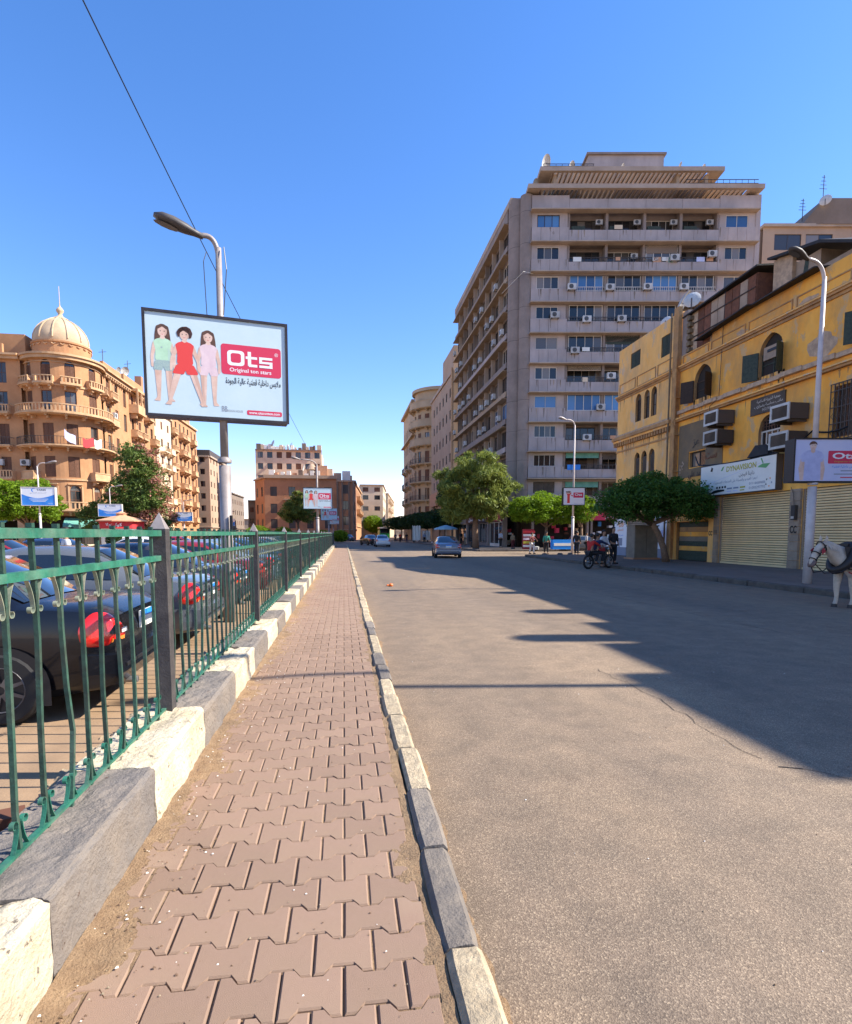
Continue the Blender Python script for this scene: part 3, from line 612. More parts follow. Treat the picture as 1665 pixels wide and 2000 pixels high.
# windows
for a,b in ((34.22,34.92),(33.22,33.86),(32.42,33.04)): window(YF,yb,a,b,8.62,10.33,.35,.2,'woodbrown','pane',2,2,pointed=1,fw=.05)
for a,b in ((34.2,34.85),(33.35,34.0),(32.45,33.1)): window(YF,yb,a,b,4.5,6.7,.33,.2,'frame_dark','pane',2,2,shut='closed',sm='recess',pointed=1,louv=.09)
window(YF,yb,34.5,35.7,12.1,13.05,0,.15,'woodgreen','pane',2,shut='closed',sm='woodgreen',louv=.08,label='window with closed green louvred shutters near the far corner'); window(YF,yb,31.0,32.1,11.75,12.9,0,.15,'woodgreen','pane',2,shut='closed',sm='woodgreen',louv=.08)
window(YF,yb,27.25,28.75,8.6,10.28,.75,.22,'woodbrown','interior',2,2,shut='open',sm='woodbrown',pointed=1,label='arched window with brown shutters standing open')
w=window(YF,yb,22.5,23.95,8.5,10.25,.75,.22,'woodgreen','interior',2,2,shut='open',sm='woodgreen',pointed=1,label='arched window with dark green shutters standing open')
m=MB(); fbox(m,YF,22.65,23.8,9.2,9.75,-.17,-.1,'shack_cream'); fbox(m,YF,23.0,23.55,9.5,9.62,-.1,-.07,'black'); m.build('boarding',w)
window(YF,yb,17.2,18.6,8.5,10.2,.75,.22,'woodgreen','pane',2,2,shut='open',sm='woodgreen',pointed=1)
w=window(YF,yb,22.45,23.75,4.9,6.78,.65,.2,'frame_white','pane',4,2,label='arched window with white frame and small panes behind the air conditioners',fw=.07)
m=MB()
for i in range(1,8): s=22.45+1.3*i/8; fbox(m,YF,s-.02,s+.02,6.15,archz(22.45,23.75,6.78,.65,s)-.02,-.16,-.12,'woodmid')
for i in range(1,5): z=6.15+.13*i; h=.65*math.sqrt(max(0,1-((z-6.13)/.65)**2)); fbox(m,YF,23.1-h,23.1+h,z,z+.025,-.155,-.125,'woodmid')
m.build('lattice',w)
window(YF,yb,27.55,28.9,5.1,5.9,0,.2,'frame_dark','pane',2)
w=window(YF,yb,18.9,19.75,5.2,7.1,0,.2,'woodmid','pane',2)
m=MB()
for i in range(7): s=18.8+1.05*i/6; fbox(m,YF,s,s+.03,5.1,7.2,.06,.09,'frame_dark')
for z in (5.1,5.7,6.3,6.9,7.17): fbox(m,YF,18.8,19.88,z,z+.03,.06,.1,'frame_dark')
for i in range(6):
    s=18.89+1.05*i/6
    for z in (5.4,6.0,6.6): m.tube([YF.p(s-.06,z-.12,.08),YF.p(s+.04,z,.08),YF.p(s-.06,z+.12,.08)],.012,4,'frame_dark')
m.build('grille',w)
for a,b in ((12,13.4),(7,8.4)): window(YF,yb,a,b,8.5,10.2,.75,.22,'woodgreen','pane',2,2,shut='closed',sm='woodgreen',pointed=1)
window(YF,yb,12,13.4,4.9,6.8,.65,.2,'frame_white','pane',4,2)
# dark plaster panel with old applied Arabic letters
m=MB(); fbox(m,YF,26.15,27.5,4.6,7.45,0,.03,'plaster_dark'); fbox(m,YF,28.95,29.9,4.6,7.45,0,.03,'plaster_dark'); fbox(m,YF,27.5,28.95,5.95,7.45,0,.03,'plaster_dark'); fbox(m,YF,27.5,28.95,4.6,5.05,0,.03,'plaster_dark'); m.build('plaster_panel',yb)
YX,YZ=(0,-1,0),(0,0,1)
def ytext(st,s,z,h,mat,width=None,bold=.01,d=.05,par=yb,name='lettering'): return text(name,arab(st),h,mat,par,YF.p(s,z,d),YX,YZ,width,bold)
ytext('ال',26.95,6.45,.8,'shack_wood',.6); ytext('عز',28.3,6.4,.55,'recess',.6); ytext('جي',29.55,5.45,.8,'shack_cream',.45,.02); ytext('ست',27.0,5.55,.55,'shack_wood',.9); ytext('محمد علي',28.1,4.75,.4,'recess',1.6)
ytext('المصبغة الالمانية',28.55,2.95,.62,'black',3.6,.012,.02)
for a_,b_ in ((30.6,32.1),(35.55,37.25)): m=MB(); fbox(m,YF,a_,b_,.7,2.6,0,.03,'print_white'); fbox(m,YF,a_,b_,.15,.7,0,.04,'print_grey'); m.build('shop_panel',yb)
ytext('ورود',36.4,2.3,.5,'print_orange',.9,.01,.04); ytext('العطور',36.4,1.85,.2,'print_orange',.9,0,.04); ytext('خصم خاص',36.4,1.5,.15,'print_blue',.9,0,.04)
m=MB(); fbox(m,YF,36.1,36.7,.8,1.3,.03,.035,'print_grey'); m.build('poster',yb); m=MB(); fbox(m,YF,31.0,31.4,1.3,1.8,.03,.035,'print_lilac'); m.build('poster',yb)
# roll shutters, each slat its own strip
def rollshutter(a,b,z0,z1,mat,label,step=.105,dd=-.14):
    r=MB(); fbox(r,YF,a+.07,b-.07,z0,z1,dd-.03,dd-.012,'recess'); fbox(r,YF,a,a+.07,z0,z1,dd,dd+.1,'stonepier'); fbox(r,YF,b-.07,b,z0,z1,dd,dd+.1,'stonepier'); fbox(r,YF,a,b,z0,z0+.09,dd+.0,dd+.09,mat); o=r.build('roll_shutter',yb); o['label']=label  # dark backing: shade of the gaps between slats put into colour
    z=z0+.09
    while z<z1-.02:
        s=MB(); t=min(z+step,z1); pr=[(z+.016,dd-.01),(z+.022,dd+.05),(z+(t-z)*.55,dd+.062),(t-.014,dd+.03),(t-.004,dd-.01)]
        vs=[];fs=[]
        for zz,d in pr: vs+=[YF.p(a+.07,zz,d),YF.p(b-.07,zz,d)]
        for i in range(len(pr)-1): fs.append((2*i,2*i+1,2*i+3,2*i+2))
        s.add(vs,fs,mat); s.build('slat',o); z+=step
rollshutter(21.6,26.15,.15,3.4,'shutter','closed cream roll shutter under the white shop sign')
rollshutter(16.2,21.0,.15,3.4,'shutter','closed cream roll shutter behind the white horse')
rollshutter(32.14,35.5,.15,2.45,'shutterold','closed grey roll shutter behind the round tree')
rollshutter(9,13.5,.15,3.4,'shutter','closed cream roll shutter near the near corner'); rollshutter(3,7.5,.15,3.4,'shutterold','closed dull roll shutter at the near corner')
r=MB(); fbox(r,YF,26.95,29.85,.15,2.22,-.2,-.16,'woodbrown'); o=r.build('garage_door',yb); o['label']='low wooden door with yellow and green painted planks'
for i,mt in enumerate(['woodgreen','woodgreen','yellow','woodgreen','boxgrey','yellow','yellowtrim','woodgreen']):
    s=MB(); z=.17+i*.255; fbox(s,YF,27.05,29.75,z,z+.245,-.16,-.12,mt); s.build('plank',o)
m=MB(); fbox(m,YF,29.87,30.05,.15,2.6,0,.08,'yellowlight'); fbox(m,YF,26.5,26.93,.15,2.6,0,.08,'yellowlight'); fbox(m,YF,26.5,30.05,2.25,2.5,.0,.1,'yellowlight'); m.build('door_surround',yb)
# stone piers between shops
for a,b,mt in ((21.03,21.57,'stonepier'),(26.17,26.48,'stonepier'),(15.6,16.15,'stonepier')):
    z=.15;k=0
    while z<3.4:
        m=MB(); h=rnd.uniform(.3,.42); e=rnd.uniform(0,.015); fbox(m,YF,a,b,z+.006,min(z+h,3.42)-.006,-.02,.10+e,mt); m.build('stone',yb); z+=h;k+=1
text('lettering','CC',.42,'black',yb,YF.p(21.3,1.75,.12),YX,YZ,.36,.012); text('lettering','111',.3,'black',yb,YF.p(26.3,1.65,.12),YX,YZ,.22,.01); text('lettering','CC',.3,'black',yb,YF.p(26.72,1.6,.09),YX,YZ,.3,.01)
# roof sheds
m=MB(); m.box(XF+.25,XF+3,24.6,29.5,11.2,13.35,'shack_wood'); shed=m.build('roof_shed',yb)
for i in range(9):
    m=MB(); s=24.65+i*.54; z0=11.25; z1=13.3; m.box(XF+.20,XF+.25,s,s+.5,z0,z1,['shack_wood','shack_cream','shack_wood','shack_wood','shack_cream','shack_cream','shack_wood','shack_wood','peel'][i]); m.build('board',shed)
for z in (12.0,12.7):
    m=MB(); m.box(XF+.17,XF+.2,24.65,29.5,z,z+.06,'woodbrown'); m.build('rail',shed)
m=MB(); m.add([(XF-.05,24.3,13.55),(XF-.05,30.0,13.3),(XF+3.3,30.0,13.7),(XF+3.3,24.3,13.9),(XF-.05,24.3,13.48),(XF-.05,30.0,13.23),(XF+3.3,30.0,13.6),(XF+3.3,24.3,13.8)],[(0,1,2,3),(4,5,6,7),(0,1,5,4),(1,2,6,5),(2,3,7,6),(3,0,4,7)],'tar'); m.build('shed_roof',yb)
m=MB(); m.box(XF+.8,XF+3.5,21.7,24.0,11.1,13.05,'shack_cream'); m.box(XF+.8,XF+3.5,19.8,21.7,11.1,12.35,'shack_cream'); m.box(XF+.62,XF+.8,23.0,24.1,11.1,13.6,'peel'); m.build('roof_room',yb)
m=MB(); m.add([(XF+.35,24.2,13.78),(XF+.25,21.2,13.12),(XF+.25,18.8,11.98),(XF+4,18.8,12.5),(XF+4,21.5,13.4),(XF+4,24.2,14.0),(XF+.35,24.2,13.68),(XF+.25,21.2,13.0),(XF+.25,18.8,11.86),(XF+4,18.8,12.4),(XF+4,21.5,13.3),(XF+4,24.2,13.9)],[(0,1,4,5),(1,2,3,4),(0,1,7,6),(1,2,8,7),(6,7,10,11),(7,8,9,10),(2,3,9,8),(5,0,6,11)],'tar'); m.build('room_roof',yb)
m=MB(); 
for (a,b,za,zb) in ((20.5,24.2,11.75,11.75),(24.2,28.4,11.75,11.55)):
    m.add([YF.p(a,za,.55),YF.p(b,zb,.35),YF.p(b,zb+.15,-.6),YF.p(a,za+.15,-.6),YF.p(a,za-.05,.55),YF.p(b,zb-.05,.35),YF.p(b,zb+.08,-.6),YF.p(a,za+.08,-.6)],[(0,1,2,3),(4,5,6,7),(0,1,5,4),(1,2,6,5),(2,3,7,6),(3,0,4,7)],'tar')
m.build('felt_canopy',yb)
m=MB(); fbox(m,YF,18.6,27.4,11.2,11.75,-.25,-.02,'yellow'); fbox(m,YF,1.3,4.2,11.25,13.0,-.3,-.02,'yellow'); fbox(m,YF,4.2,6.0,11.25,12.5,-.3,-.02,'yellow'); fbox(m,YF,6.0,8.0,11.25,12.0,-.3,-.02,'yellow'); fbox(m,YF,8.0,18.6,11.25,11.6,-.3,-.02,'yellow'); m.build('parapet',yb)
m=MB(); m.poly([YF.p(22.6,12.4,-.79),YF.p(22.35,12.4,-.79),YF.p(22.3,12.9,-.79),YF.p(22.5,13.0,-.79)],'woodgreen'); m.build('wall_hole',yb)
# broken parapet pieces near the shed
m=MB()
for i in range(6): m.box(XF-.02,XF+.35,29.3,29.6,11.3+i*.33,11.5+i*.33,'plaster_dark')
m.box(XF+.02,XF+.4,29.55,30.05,11.2,13.55,'concretedark'); m.build('chimney',yb)
# unseen roof tanks added to throw the notches in the road shadow
for i,(y,h) in enumerate(((6.4,2.6),(9.4,1.7),(13.2,1.35))):
    m=MB(); m.lathe([(0,h),(.28,h),(.32,h-.1),(.32,.1),(.28,0)],(XF+.6,y,11.1),14,'acwhite'); 
    tag(m.build('water_tank',None),['white water tank on the yellow roof nearest the near corner','middle white water tank on the yellow roof','white water tank on the yellow roof nearest the sheds'][i],'water tank','water tanks on the yellow roof')
# shop sign
sg=root('shop_sign',(XF-.3,24.7,3.5),'long white shop sign with yellow lettering above the cream roll shutter','sign')
SF=Fac(XF-.36,0,90)
m=MB(); fbox(m,SF,22.1,27.3,3.45,4.95,-.3,0,'frame_dark'); m.build('box',sg)
m=MB(); fbox(m,SF,22.13,27.27,3.48,4.92,0,.012,'white'); m.build('face',sg)
def st(t_,s,z,h,mat,w=None,b=0): return text('lettering',arab(t_),h,mat,sg,SF.p(s,z,.018),YX,YZ,w,b)
st('DYNAVISION',24.3,4.62,.34,'print_gold',2.0,.008); st('داينا فيجن',23.9,4.3,.24,'black',1.0); st('اجهزة الفيديو والصيانة على المنتجات المستوردة',24.7,4.06,.17,'print_grey',3.0)
st('01116660606',23.2,3.83,.16,'print_grey',1.0); st('01093397792',23.2,3.63,.16,'print_grey',1.0)
def flat(name,par,F,pts,mat,d=.018):
    m=MB(); m.poly([F.p(s,z,d) for s,z in pts],mat); return m.build(name,par)
flat('print',sg,SF,[(27.2,3.95),(26.75,4.0),(26.55,3.8),(26.85,3.62),(27.2,3.7)],'print_green'); flat('print',sg,SF,[(27.1,3.5),(26.85,3.5),(26.85,3.75),(27.1,3.75)],'black',.022)
flat('print',sg,SF,[(26.7,3.5),(25.4,3.62),(25.4,3.7),(25.9,3.72),(26.2,3.68),(26.6,3.53)],'black')
for i in range(4): flat('print',sg,SF,[(26.0-i*.2,3.76),(25.88-i*.2,3.76),(25.88-i*.2,3.86),(26.0-i*.2,3.86)],'black')
for i in range(3): flat('print',sg,SF,[(25.2-i*.45,3.68),(24.85-i*.45,3.68),(24.85-i*.45,3.75),(25.2-i*.45,3.75)],['print_grey','print_grey','print_gold'][i]); flat('print',sg,SF,[(25.2-i*.45,3.56),(24.9-i*.45,3.56),(24.9-i*.45,3.61),(25.2-i*.45,3.61)],['print_lilac','print_lilac','print_gold'][i])
flat('print',sg,SF,[(23.2,4.5),(22.7,4.42),(22.45,4.6),(22.9,4.62),(23.05,4.85),(22.98,4.88),(22.85,4.64),(23.15,4.55)],'print_green',.02)
for k in range(5): a=PI*.15+k*1.25; flat('print',sg,SF,[(22.5+.16*cos(a),3.8+.16*sin(a)),(22.5+.22*cos(a+.3),3.8+.22*sin(a+.3)),(22.5+.16*cos(a+.7),3.8+.16*sin(a+.7))],['black','print_orange','print_grey','print_orange','black'][k],.02)
flat('print',sg,SF,[(26.7,4.05),(24.7,4.38),(22.6,4.75),(22.6,4.735),(24.7,4.365),(26.7,4.035)],'print_lilac')
flat('print',sg,SF,[(26.5,4.65),(26.35,4.62),(26.3,4.78),(26.42,4.85)],'black',.02); flat('print',sg,SF,[(25.7,4.6),(25.6,4.75),(25.45,4.8),(25.6,4.58)],'print_green',.02)
# dark inscription board
ib=root('wall_board',(XF,23.2,6.75),'dark grey board with white Arabic lines above the arched window','sign')
m=MB(); fbox(m,YF,22.2,24.25,6.88,7.6,.02,.07,'recess'); m.build('board',ib)
for i,t_ in enumerate(['جمعية الخيرية الاسلامية','مكتب محاسبة وضرائب','ت 25912345']): text('lettering',arab(t_),.17,'frame_white',ib,YF.p(23.15,7.43-i*.2,.075),YX,YZ,[1.4,1.7,.7][i])
# electric meter and conduit
m=MB(); fbox(m,YF,21.1,21.3,2.15,2.75,.13,.27,'frame_dark'); fbox(m,YF,21.13,21.27,2.2,2.3,.27,.29,'frame_white'); m.tube([YF.p(21.25,2.75,.18),YF.p(21.3,3.2,.18),YF.p(21.5,3.5,.15)],.012,5,'black'); tag(m.build('electric_meter'),'dark meter box on the stone pier between the roll shutters','meter box')
m=MB(); m.box(16.1,17.5,30.2,31.1,.15,2.0,'boxgrey'); m.box(16.06,17.54,30.16,31.14,2.0,2.06,'boxgrey'); m.box(16.14,16.78,30.17,30.2,.3,1.9,'boxgrey'); m.box(16.82,17.46,30.17,30.2,.3,1.9,'boxgrey'); m.box(16.0,17.6,30.1,31.2,.15,.24,'brickred'); tag(m.build('utility_cabinet'),'tall drab utility cabinet on the pavement behind the leaning trunk','cabinet')
# air conditioners
def ac_mesh(kind='split'):
    m=MB()
    if kind=='split':
        m.box(-.42,.42,-.16,.16,0,.58,'acwhite'); m.lathe([(.0,0),(.21,0),(.22,.012),(.0,.012)],(0,0,0),14,'black')
        # stand the fan disc up on the front
        n=len(m.v)-4*14
        for i in range(n,len(m.v)): x,y,z=m.v[i]; m.v[i]=(x-.08,-.162-z,y+.30)
        for k in range(5): m.box(-.28,.12,-.182,-.177,.12+k*.09,.13+k*.09,'acwhite')
        m.box(-.36,-.30,-.1,.3,-.06,0,'frame_dark'); m.box(.30,.36,-.1,.3,-.06,0,'frame_dark')
    else:
        m.box(-.5,.5,-.45,.4,0,.62,'frame_dark'); m.box(-.52,-.42,-.5,-.45,-.02,.64,'acwhite'); m.box(.42,.52,-.5,-.45,-.02,.64,'acwhite'); m.box(-.42,.42,-.5,-.45,.54,.64,'acwhite'); m.box(-.42,.42,-.5,-.45,-.02,.08,'acwhite'); m.box(-.52,-.505,-.5,.3,-.02,.64,'acwhite')
        for k in range(9): m.box(-.42,.42,-.475,-.46,.1+k*.048,.12+k*.048,'recess')
        m.box(-.42,.42,-.46,-.45,.08,.54,'recess'); m.box(-.4,-.34,-.4,.4,-.1,-.0,'frame_dark'); m.box(.34,.4,-.4,.4,-.1,0,'frame_dark')
    return m
AC={}
def ac(pos,rz,label,kind='split',group=None,sc=1):
    if kind not in AC: o=ac_mesh(kind).build('air_conditioner'); AC[kind]=o.data
    else: o=ob('air_conditioner',AC[kind])
    o.location=pos; o.rotation_euler=(0,0,rz); o.scale=(sc,)*3; return tag(o,label,'air conditioner',group)
for (s,z,l) in ((25.85,6.8,'boxy window air conditioner above another, left of the arched window'),(25.85,5.88,'lower of the two boxy window air conditioners beside the dark plaster panel'),(21.4,6.15,'upper boxy air conditioner right of the dark inscription board'),(21.4,5.05,'boxy air conditioner just above the small street billboard')): ac((XF-.45,s,z),-PI/2,l,'box','window air conditioners on the yellow wall')
# dishes
DISH={}
def dish(pos,rz,label,r=.5,tilt=.6,group='satellite dishes on the roofs'):
    m=MB(); prof=[(r*t,.28*r*t*t) for t in (0,.35,.65,.85,1)]; m.lathe(prof,(0,0,0),16,'acwhite'); T=Matrix.Rotation(tilt+PI/2,4,'X')
    m.tube([(0,0,0),(0,0,.5*r),(r*.0,0,r*.8)],.015,4,'frame_dark'); m.tube([(0,r,.28*r),(0,0,r*.8)],.012,4,'frame_dark'); m.tube([(0,-r,.28*r),(0,0,r*.8)],.012,4,'frame_dark')
    m.v=[tuple(T@Vector(v)+Vector((0,0,r*1.3))) for v in m.v]; m.tube([(0,.05,0),(0,.05,r*1.3)],.03,5,'frame_dark')
    o=m.build('satellite_dish',None,smooth=False); o.location=pos; o.rotation_euler=(0,0,rz); return tag(o,label,'satellite dish',group)
dish((XF+.5,31.2,13.6),1.0,'large rusty satellite dish on the yellow building edge above the green shutters',.75,.5)
dish((XF+.4,29.9,13.7),2.4,'satellite dish seen nearly edge on beside the roof shed',.45,.3)
dish((XF+.5,32.6,13.6),2.2,'small bright satellite dish on the far yellow parapet',.35,.3)
# dark cables sagging along the shop sign
def cable(pts,r,label,mat='black',name='cable',sag=0,cat='cable'):
    P=[]
    for k in range(len(pts)-1):
        a,b=Vector(pts[k]),Vector(pts[k+1])
        for j in range(8): t=j/8; P.append(a.lerp(b,t)-Vector((0,0,4*sag*t*(1-t))))
    P.append(Vector(pts[-1])); m=MB(); m.tube(P,r,5,mat); return tag(m.build(name),label,cat)
cable([(XF-.1,28.2,5.6),(XF-.35,27.4,5.05),(XF-.35,22.0,5.0),(XF-.2,20.5,5.6),(XF-.1,19,5.5)],.035,'thick black cable bundle draped over the white shop sign',sag=.12)
cable([(XF-.06,26.4,13.2),(XF-.1,26.5,8.3),(XF-.3,26.9,7.9),(XF-.06,27.2,6.2)],.015,'thin black cable hanging down the yellow wall',sag=.02)
m=MB(); m.add([(XF-.4,23.9,4.98),(XF-.1,23.9,4.98),(XF-.1,22.6,5.0),(XF-.4,22.6,5.0),(XF-.25,23.6,5.5),(XF-.25,22.9,5.45)],[(0,4,5,3),(1,2,5,4),(0,1,4),(2,3,5)],'tar'); tag(m.build('tarpaulin'),'crumpled dark tarpaulin on top of the shop sign','tarpaulin')
# ================= TALL GREY BUILDING =================
tb=root('office_tower',(30,62,.15),'tall grey concrete apartment block with long balcony bands and a slatted roof pergola','building')
TF=Fac(18.3,57.0,-8.13,-1)      # front, s to the right, facing the cross street
TS=Fac(17.0,59.6,90,1)          # street side, s away from the camera
LV=[7.15,9.86,12.76,15.68,18.48,21.4,24.34,27.21,30.0,33.0]
bay=[.3,3.96,7.72,11.43,15.0,18.66,22.3]
# solid core set back behind the balconies
DB=1.15
m=MB(); ops=[]
fr_ops=[]
rt=rnd.Random(3) if False else random.Random(3)
WINS=[]
for k,L in enumerate(LV):
    top=L-.28
    for b in range(6):
        a,e=bay[b]+.12,bay[b+1]-.12
        if b in (0,5):
            w0=a+.45 if b==0 else a+.6; WINS.append((k,b,w0,w0+2.2,L-1.45,top,'end'))
        else: WINS.append((k,b,a+.25,e-.25,L-1.95,top,'mid'))
# end bays flush with the front; middle bays set back
def bandbay(k,b,L):
    a,e=bay[b],bay[b+1]
    m=MB(); end=b in (0,5)
    d1=.0; z1=L-1.5 if end else L-1.75; z0=(LV[k-1]+.12) if k>0 else L-2.75
    n=3 if not end else 4
    for i in range(n): p=MB(); x0=a+(e-a)*i/n; x1=a+(e-a)*(i+1)/n; fbox(p,TF,x0+.012,x1-.012,z0,z1,-.14,0+rt.uniform(-.006,.006),'concrete'); p.build('parapet_panel',tb)
for k,L in enumerate(LV):
    for b in range(6): bandbay(k,b,L)
    m=MB(); fbox(m,TF,.2,22.4,L-.07,L+.03,-.3,.55,'concretelight'); m.build('sun_ledge',tb)
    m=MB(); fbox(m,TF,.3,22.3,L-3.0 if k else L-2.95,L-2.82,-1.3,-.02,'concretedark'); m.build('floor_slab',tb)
# top parapet
for b in range(6):
    p=MB(); fbox(p,TF,bay[b]+.012,bay[b+1]-.012,33.12,34.45 if b in(0,5) else 34.15,-.14,.02 if b in (0,5) else 0,'concrete'); p.build('parapet_panel',tb)
# walls: end bays at the front plane with window openings, middle bays behind the balconies
for b in (0,5):
    m=MB(); o=[(w[2],w[3],w[4],w[5]) for w in WINS if w[1]==b]; wall(m,TF,bay[b]+.0,bay[b+1],4.2,34.2,o,.16,'concrete'); m.v=[tuple(Vector(v)-TF.n*.16) for v in m.v]; m.build('wall',tb)
DBK=-1.2
TFb=Fac(18.3-TF.n.x*1.2,57.0-TF.n.y*1.2,-8.13,-1)
m=MB(); o=[]
for b in range(1,5):
    for w in WINS:
        if w[1]==b: o.append((w[2],w[3],w[4],w[5]))
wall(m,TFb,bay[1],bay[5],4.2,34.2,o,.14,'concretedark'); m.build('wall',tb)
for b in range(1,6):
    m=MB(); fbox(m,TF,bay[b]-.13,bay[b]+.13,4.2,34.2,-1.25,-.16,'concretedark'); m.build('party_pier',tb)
TFa=Fac(18.3-TF.n.x*.16,57.0-TF.n.y*.16,-8.13,-1)
blue={3:(0,1,2),}  
for (k,b,a,e,c,d,t) in WINS:
    if t=='end':
        window(TFa,tb,a,e,c,d,0,.1,'frame_white' if rt.random()<.75 else 'woodbrown','pane_blue' if k in (3,9) else 'pane',rt.choice([2,3,4]),shut='closed' if rt.random()<.12 else None,sm='recess')
    else:
        pm_='pane_blue' if (k==3 or (k==7 and rt.random()<.6)) else 'pane'
        window(TFb,tb,a,e,c,d,0,.1,'frame_white' if k in (3,4,6,7) or rt.random()<.4 else 'frame_dark',pm_,4,name='window')
# enclosed glazing brought forward on some floors
for k,bs in ((3,(1,2,3)),(7,(1,2,3,4)),(6,(1,2,3)),(5,(1,2)),(8,(3,))):
    L=LV[k]
    for b in bs:
        a,e=bay[b]+.2,bay[b+1]-.2; g=Fac(18.3-TF.n.x*.22,57.0-TF.n.y*.22,-8.13,-1)
        window(g,tb,a,e,L-1.72,L-.1,0,.06,'frame_white','pane_blue' if k in(3,7) and rt.random()<.75 else 'pane',4,name='balcony_glazing',fw=.07)
for k in (0,1,2,4,5,6,7,8):
    m=MB(); iron_rail(m,TF,bay[1]+.1,bay[5]-.1,LV[k]-1.75,LV[k]-1.3,-.02,step=.3 if k!=7 else .22,mat='frame_dark' if k!=7 else 'frame_white'); m.build('railing',tb)
m=MB()
for b in (1,2,3,4): fbox(m,TF,bay[b]+.3,bay[b]+1.6,LV[9]-1.85,LV[9]-1.3,-.5,-.2,'woodgreen')
m.build('planter',tb)
# corner columns
for (x,y,r) in ((17.75,58.75,.93),(18.25,57.55,.62)):
    m=MB(); m.lathe([(r,3.9),(r,34.6)],(x,y,0),28,'concretedark')
    for z in range(6,35,3): m.lathe([(r+.004,z),(r+.004,z+.03)],(x,y,0),28,'recess')
    m.build('corner_column',tb,smooth=True)
# side facade
SB=27.8; nb=9; bw=SB/nb
ops=[]
for k,L in enumerate(LV):
    for b in range(nb): ops.append((b*bw+.15,(b+1)*bw-.15,L-2.0,L-.2))
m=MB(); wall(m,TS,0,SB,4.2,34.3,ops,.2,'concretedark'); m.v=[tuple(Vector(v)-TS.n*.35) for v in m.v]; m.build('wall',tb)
TSa=Fac(17.35,59.6,90,1)
for k,L in enumerate(LV):
    for b in range(nb):
        window(TSa,tb,b*bw+.15,(b+1)*bw-.15,L-2.0,L-.2,0,.12,'frame_white' if rt.random()<.35 else 'frame_dark','pane_blue' if (k==3 and b<2) else 'pane',3)
    m=MB(); fbox(m,TS,0,SB,L-.03,L+.04,-.3,.45,'soffit'); m.build('sun_ledge',tb)
    m=MB(); fbox(m,TS,0,SB,L-2.62,L-2.08,-.2,.1,['soffit','concretedark','concrete','concretedark'][k%4]); m.build('parapet_band',tb)
    for b in range(1,nb): 
        m=MB(); fbox(m,TS,b*bw-.07,b*bw+.07,L-2.08,L-.04,-.34,.08,'concretelight' if (k+b)%3 else 'greywall'); m.build('fin',tb)
m=MB(); fbox(m,TS,0,SB,33.12,34.4,-.2,.1,'concretedark'); m.build('parapet_band',tb)
m=MB()
for i in range(200):
    k=rt.randrange(10); s_=rt.uniform(.4,22.2); end=s_<3.96 or s_>18.66; streak(m,TF,s_,LV[k]-(1.5 if end else 1.75)-.02,rt.uniform(.04,.2),rt.uniform(.3,1.0),rt.choice(['grimegrey','grimegrey','concretelight']),.012)
m.build('grime_streak',tb)['kind']='stuff'
# laundry and blinds on the balconies
for i in range(26):
    k=rt.choice((0,1,2,4,5,8,9)); b=rt.randrange(1,5); s_=bay[b]+rt.uniform(.3,2.6); w_=rt.uniform(.4,1.0); z_=LV[k]-1.3; n_=MB(); fbox(n_,TF,s_,s_+w_,z_-rt.uniform(.3,.6),z_,.0,.02,rt.choice(['white','print_lilac','salmon','print_blue','palewall','salmon','teal'])); n_.build('laundry',tb)
for i in range(14):
    k=rt.choice((0,1,2,4,5,8)); b=rt.randrange(1,5); n_=MB(); h_=rt.uniform(.4,1.1); fbox(n_,TF,bay[b]+.2,bay[b+1]-.2,LV[k]-.1-h_,LV[k]-.1,-.24,-.22,rt.choice(['woodgreen','palewall','recess','teal','greywall'])); n_.build('blind',tb)
# pergola slabs with slats
def pergola(F,s0,s1,z0,z1,d0,d1,n,nm):
    p=MB(); fbox(p,F,s0,s1,z0,z1,d1-.35,d1,'concretelight'); fbox(p,F,s0,s0+1.2,z0,z1,d0,d1-.35,'concretelight'); fbox(p,F,s1-1.2,s1,z0,z1,d0,d1-.35,'concretelight'); fbox(p,F,s0+1.2,s1-1.2,z0,z1,d0,d0+.3,'soffit'); o=p.build(nm,tb)
    for i in range(n):
        q=MB(); a=s0+1.3+(s1-s0-2.6)*i/n; fbox(q,F,a,a+.14,z0+.02,z1-.05,d0+.3,d1-.35,'concretelight'); q.build('slat',o)
pergola(TF,-.2,22.6,34.75,35.15,-2.2,.7,44,'roof_pergola')
pergola(TF,1.0,18.8,36.5,36.9,-2.6,.4,34,'upper_pergola')
m=MB()
fbox(m,TF,.6,22.0,33.5,36.3,-2.5,-2.3,'soffit'); m.build('penthouse_wall',tb)
m=MB(); fbox(m,TF,2.0,18.0,36.4,38.2,-2.95,-2.75,'soffit'); m.build('penthouse_wall',tb)
m=MB(); fbox(m,TF,6.5,14.2,36.9,40.0,-7,-3.0,'concrete'); fbox(m,TF,6.3,14.4,40.0,40.2,-7.2,-2.8,'concretedark'); m.build('lift_house',tb)
for a_,b_ in ((2.6,5.5),(9,13),(15,16.5)):
    m=MB(); fbox(m,TF,a_,b_,35.3,36.3,-2.3,-2.28,'recess'); m.build('opening',tb)
m=MB(); fbox(m,TF,14.4,14.7,35.15,36.5,-1.5,-.2,'soffit'); fbox(m,TF,17.2,17.5,35.15,36.5,-1.5,-.2,'soffit'); fbox(m,TF,2.4,2.7,35.15,36.5,-1.5,-.2,'soffit'); m.build('pillar',tb)
m=MB(); iron_rail(m,TF,15,22,35.15,35.6,.6,step=.6); iron_rail(m,TF,1.3,6.2,36.9,37.2,.3,step=.6); m.build('roof_rail',tb)
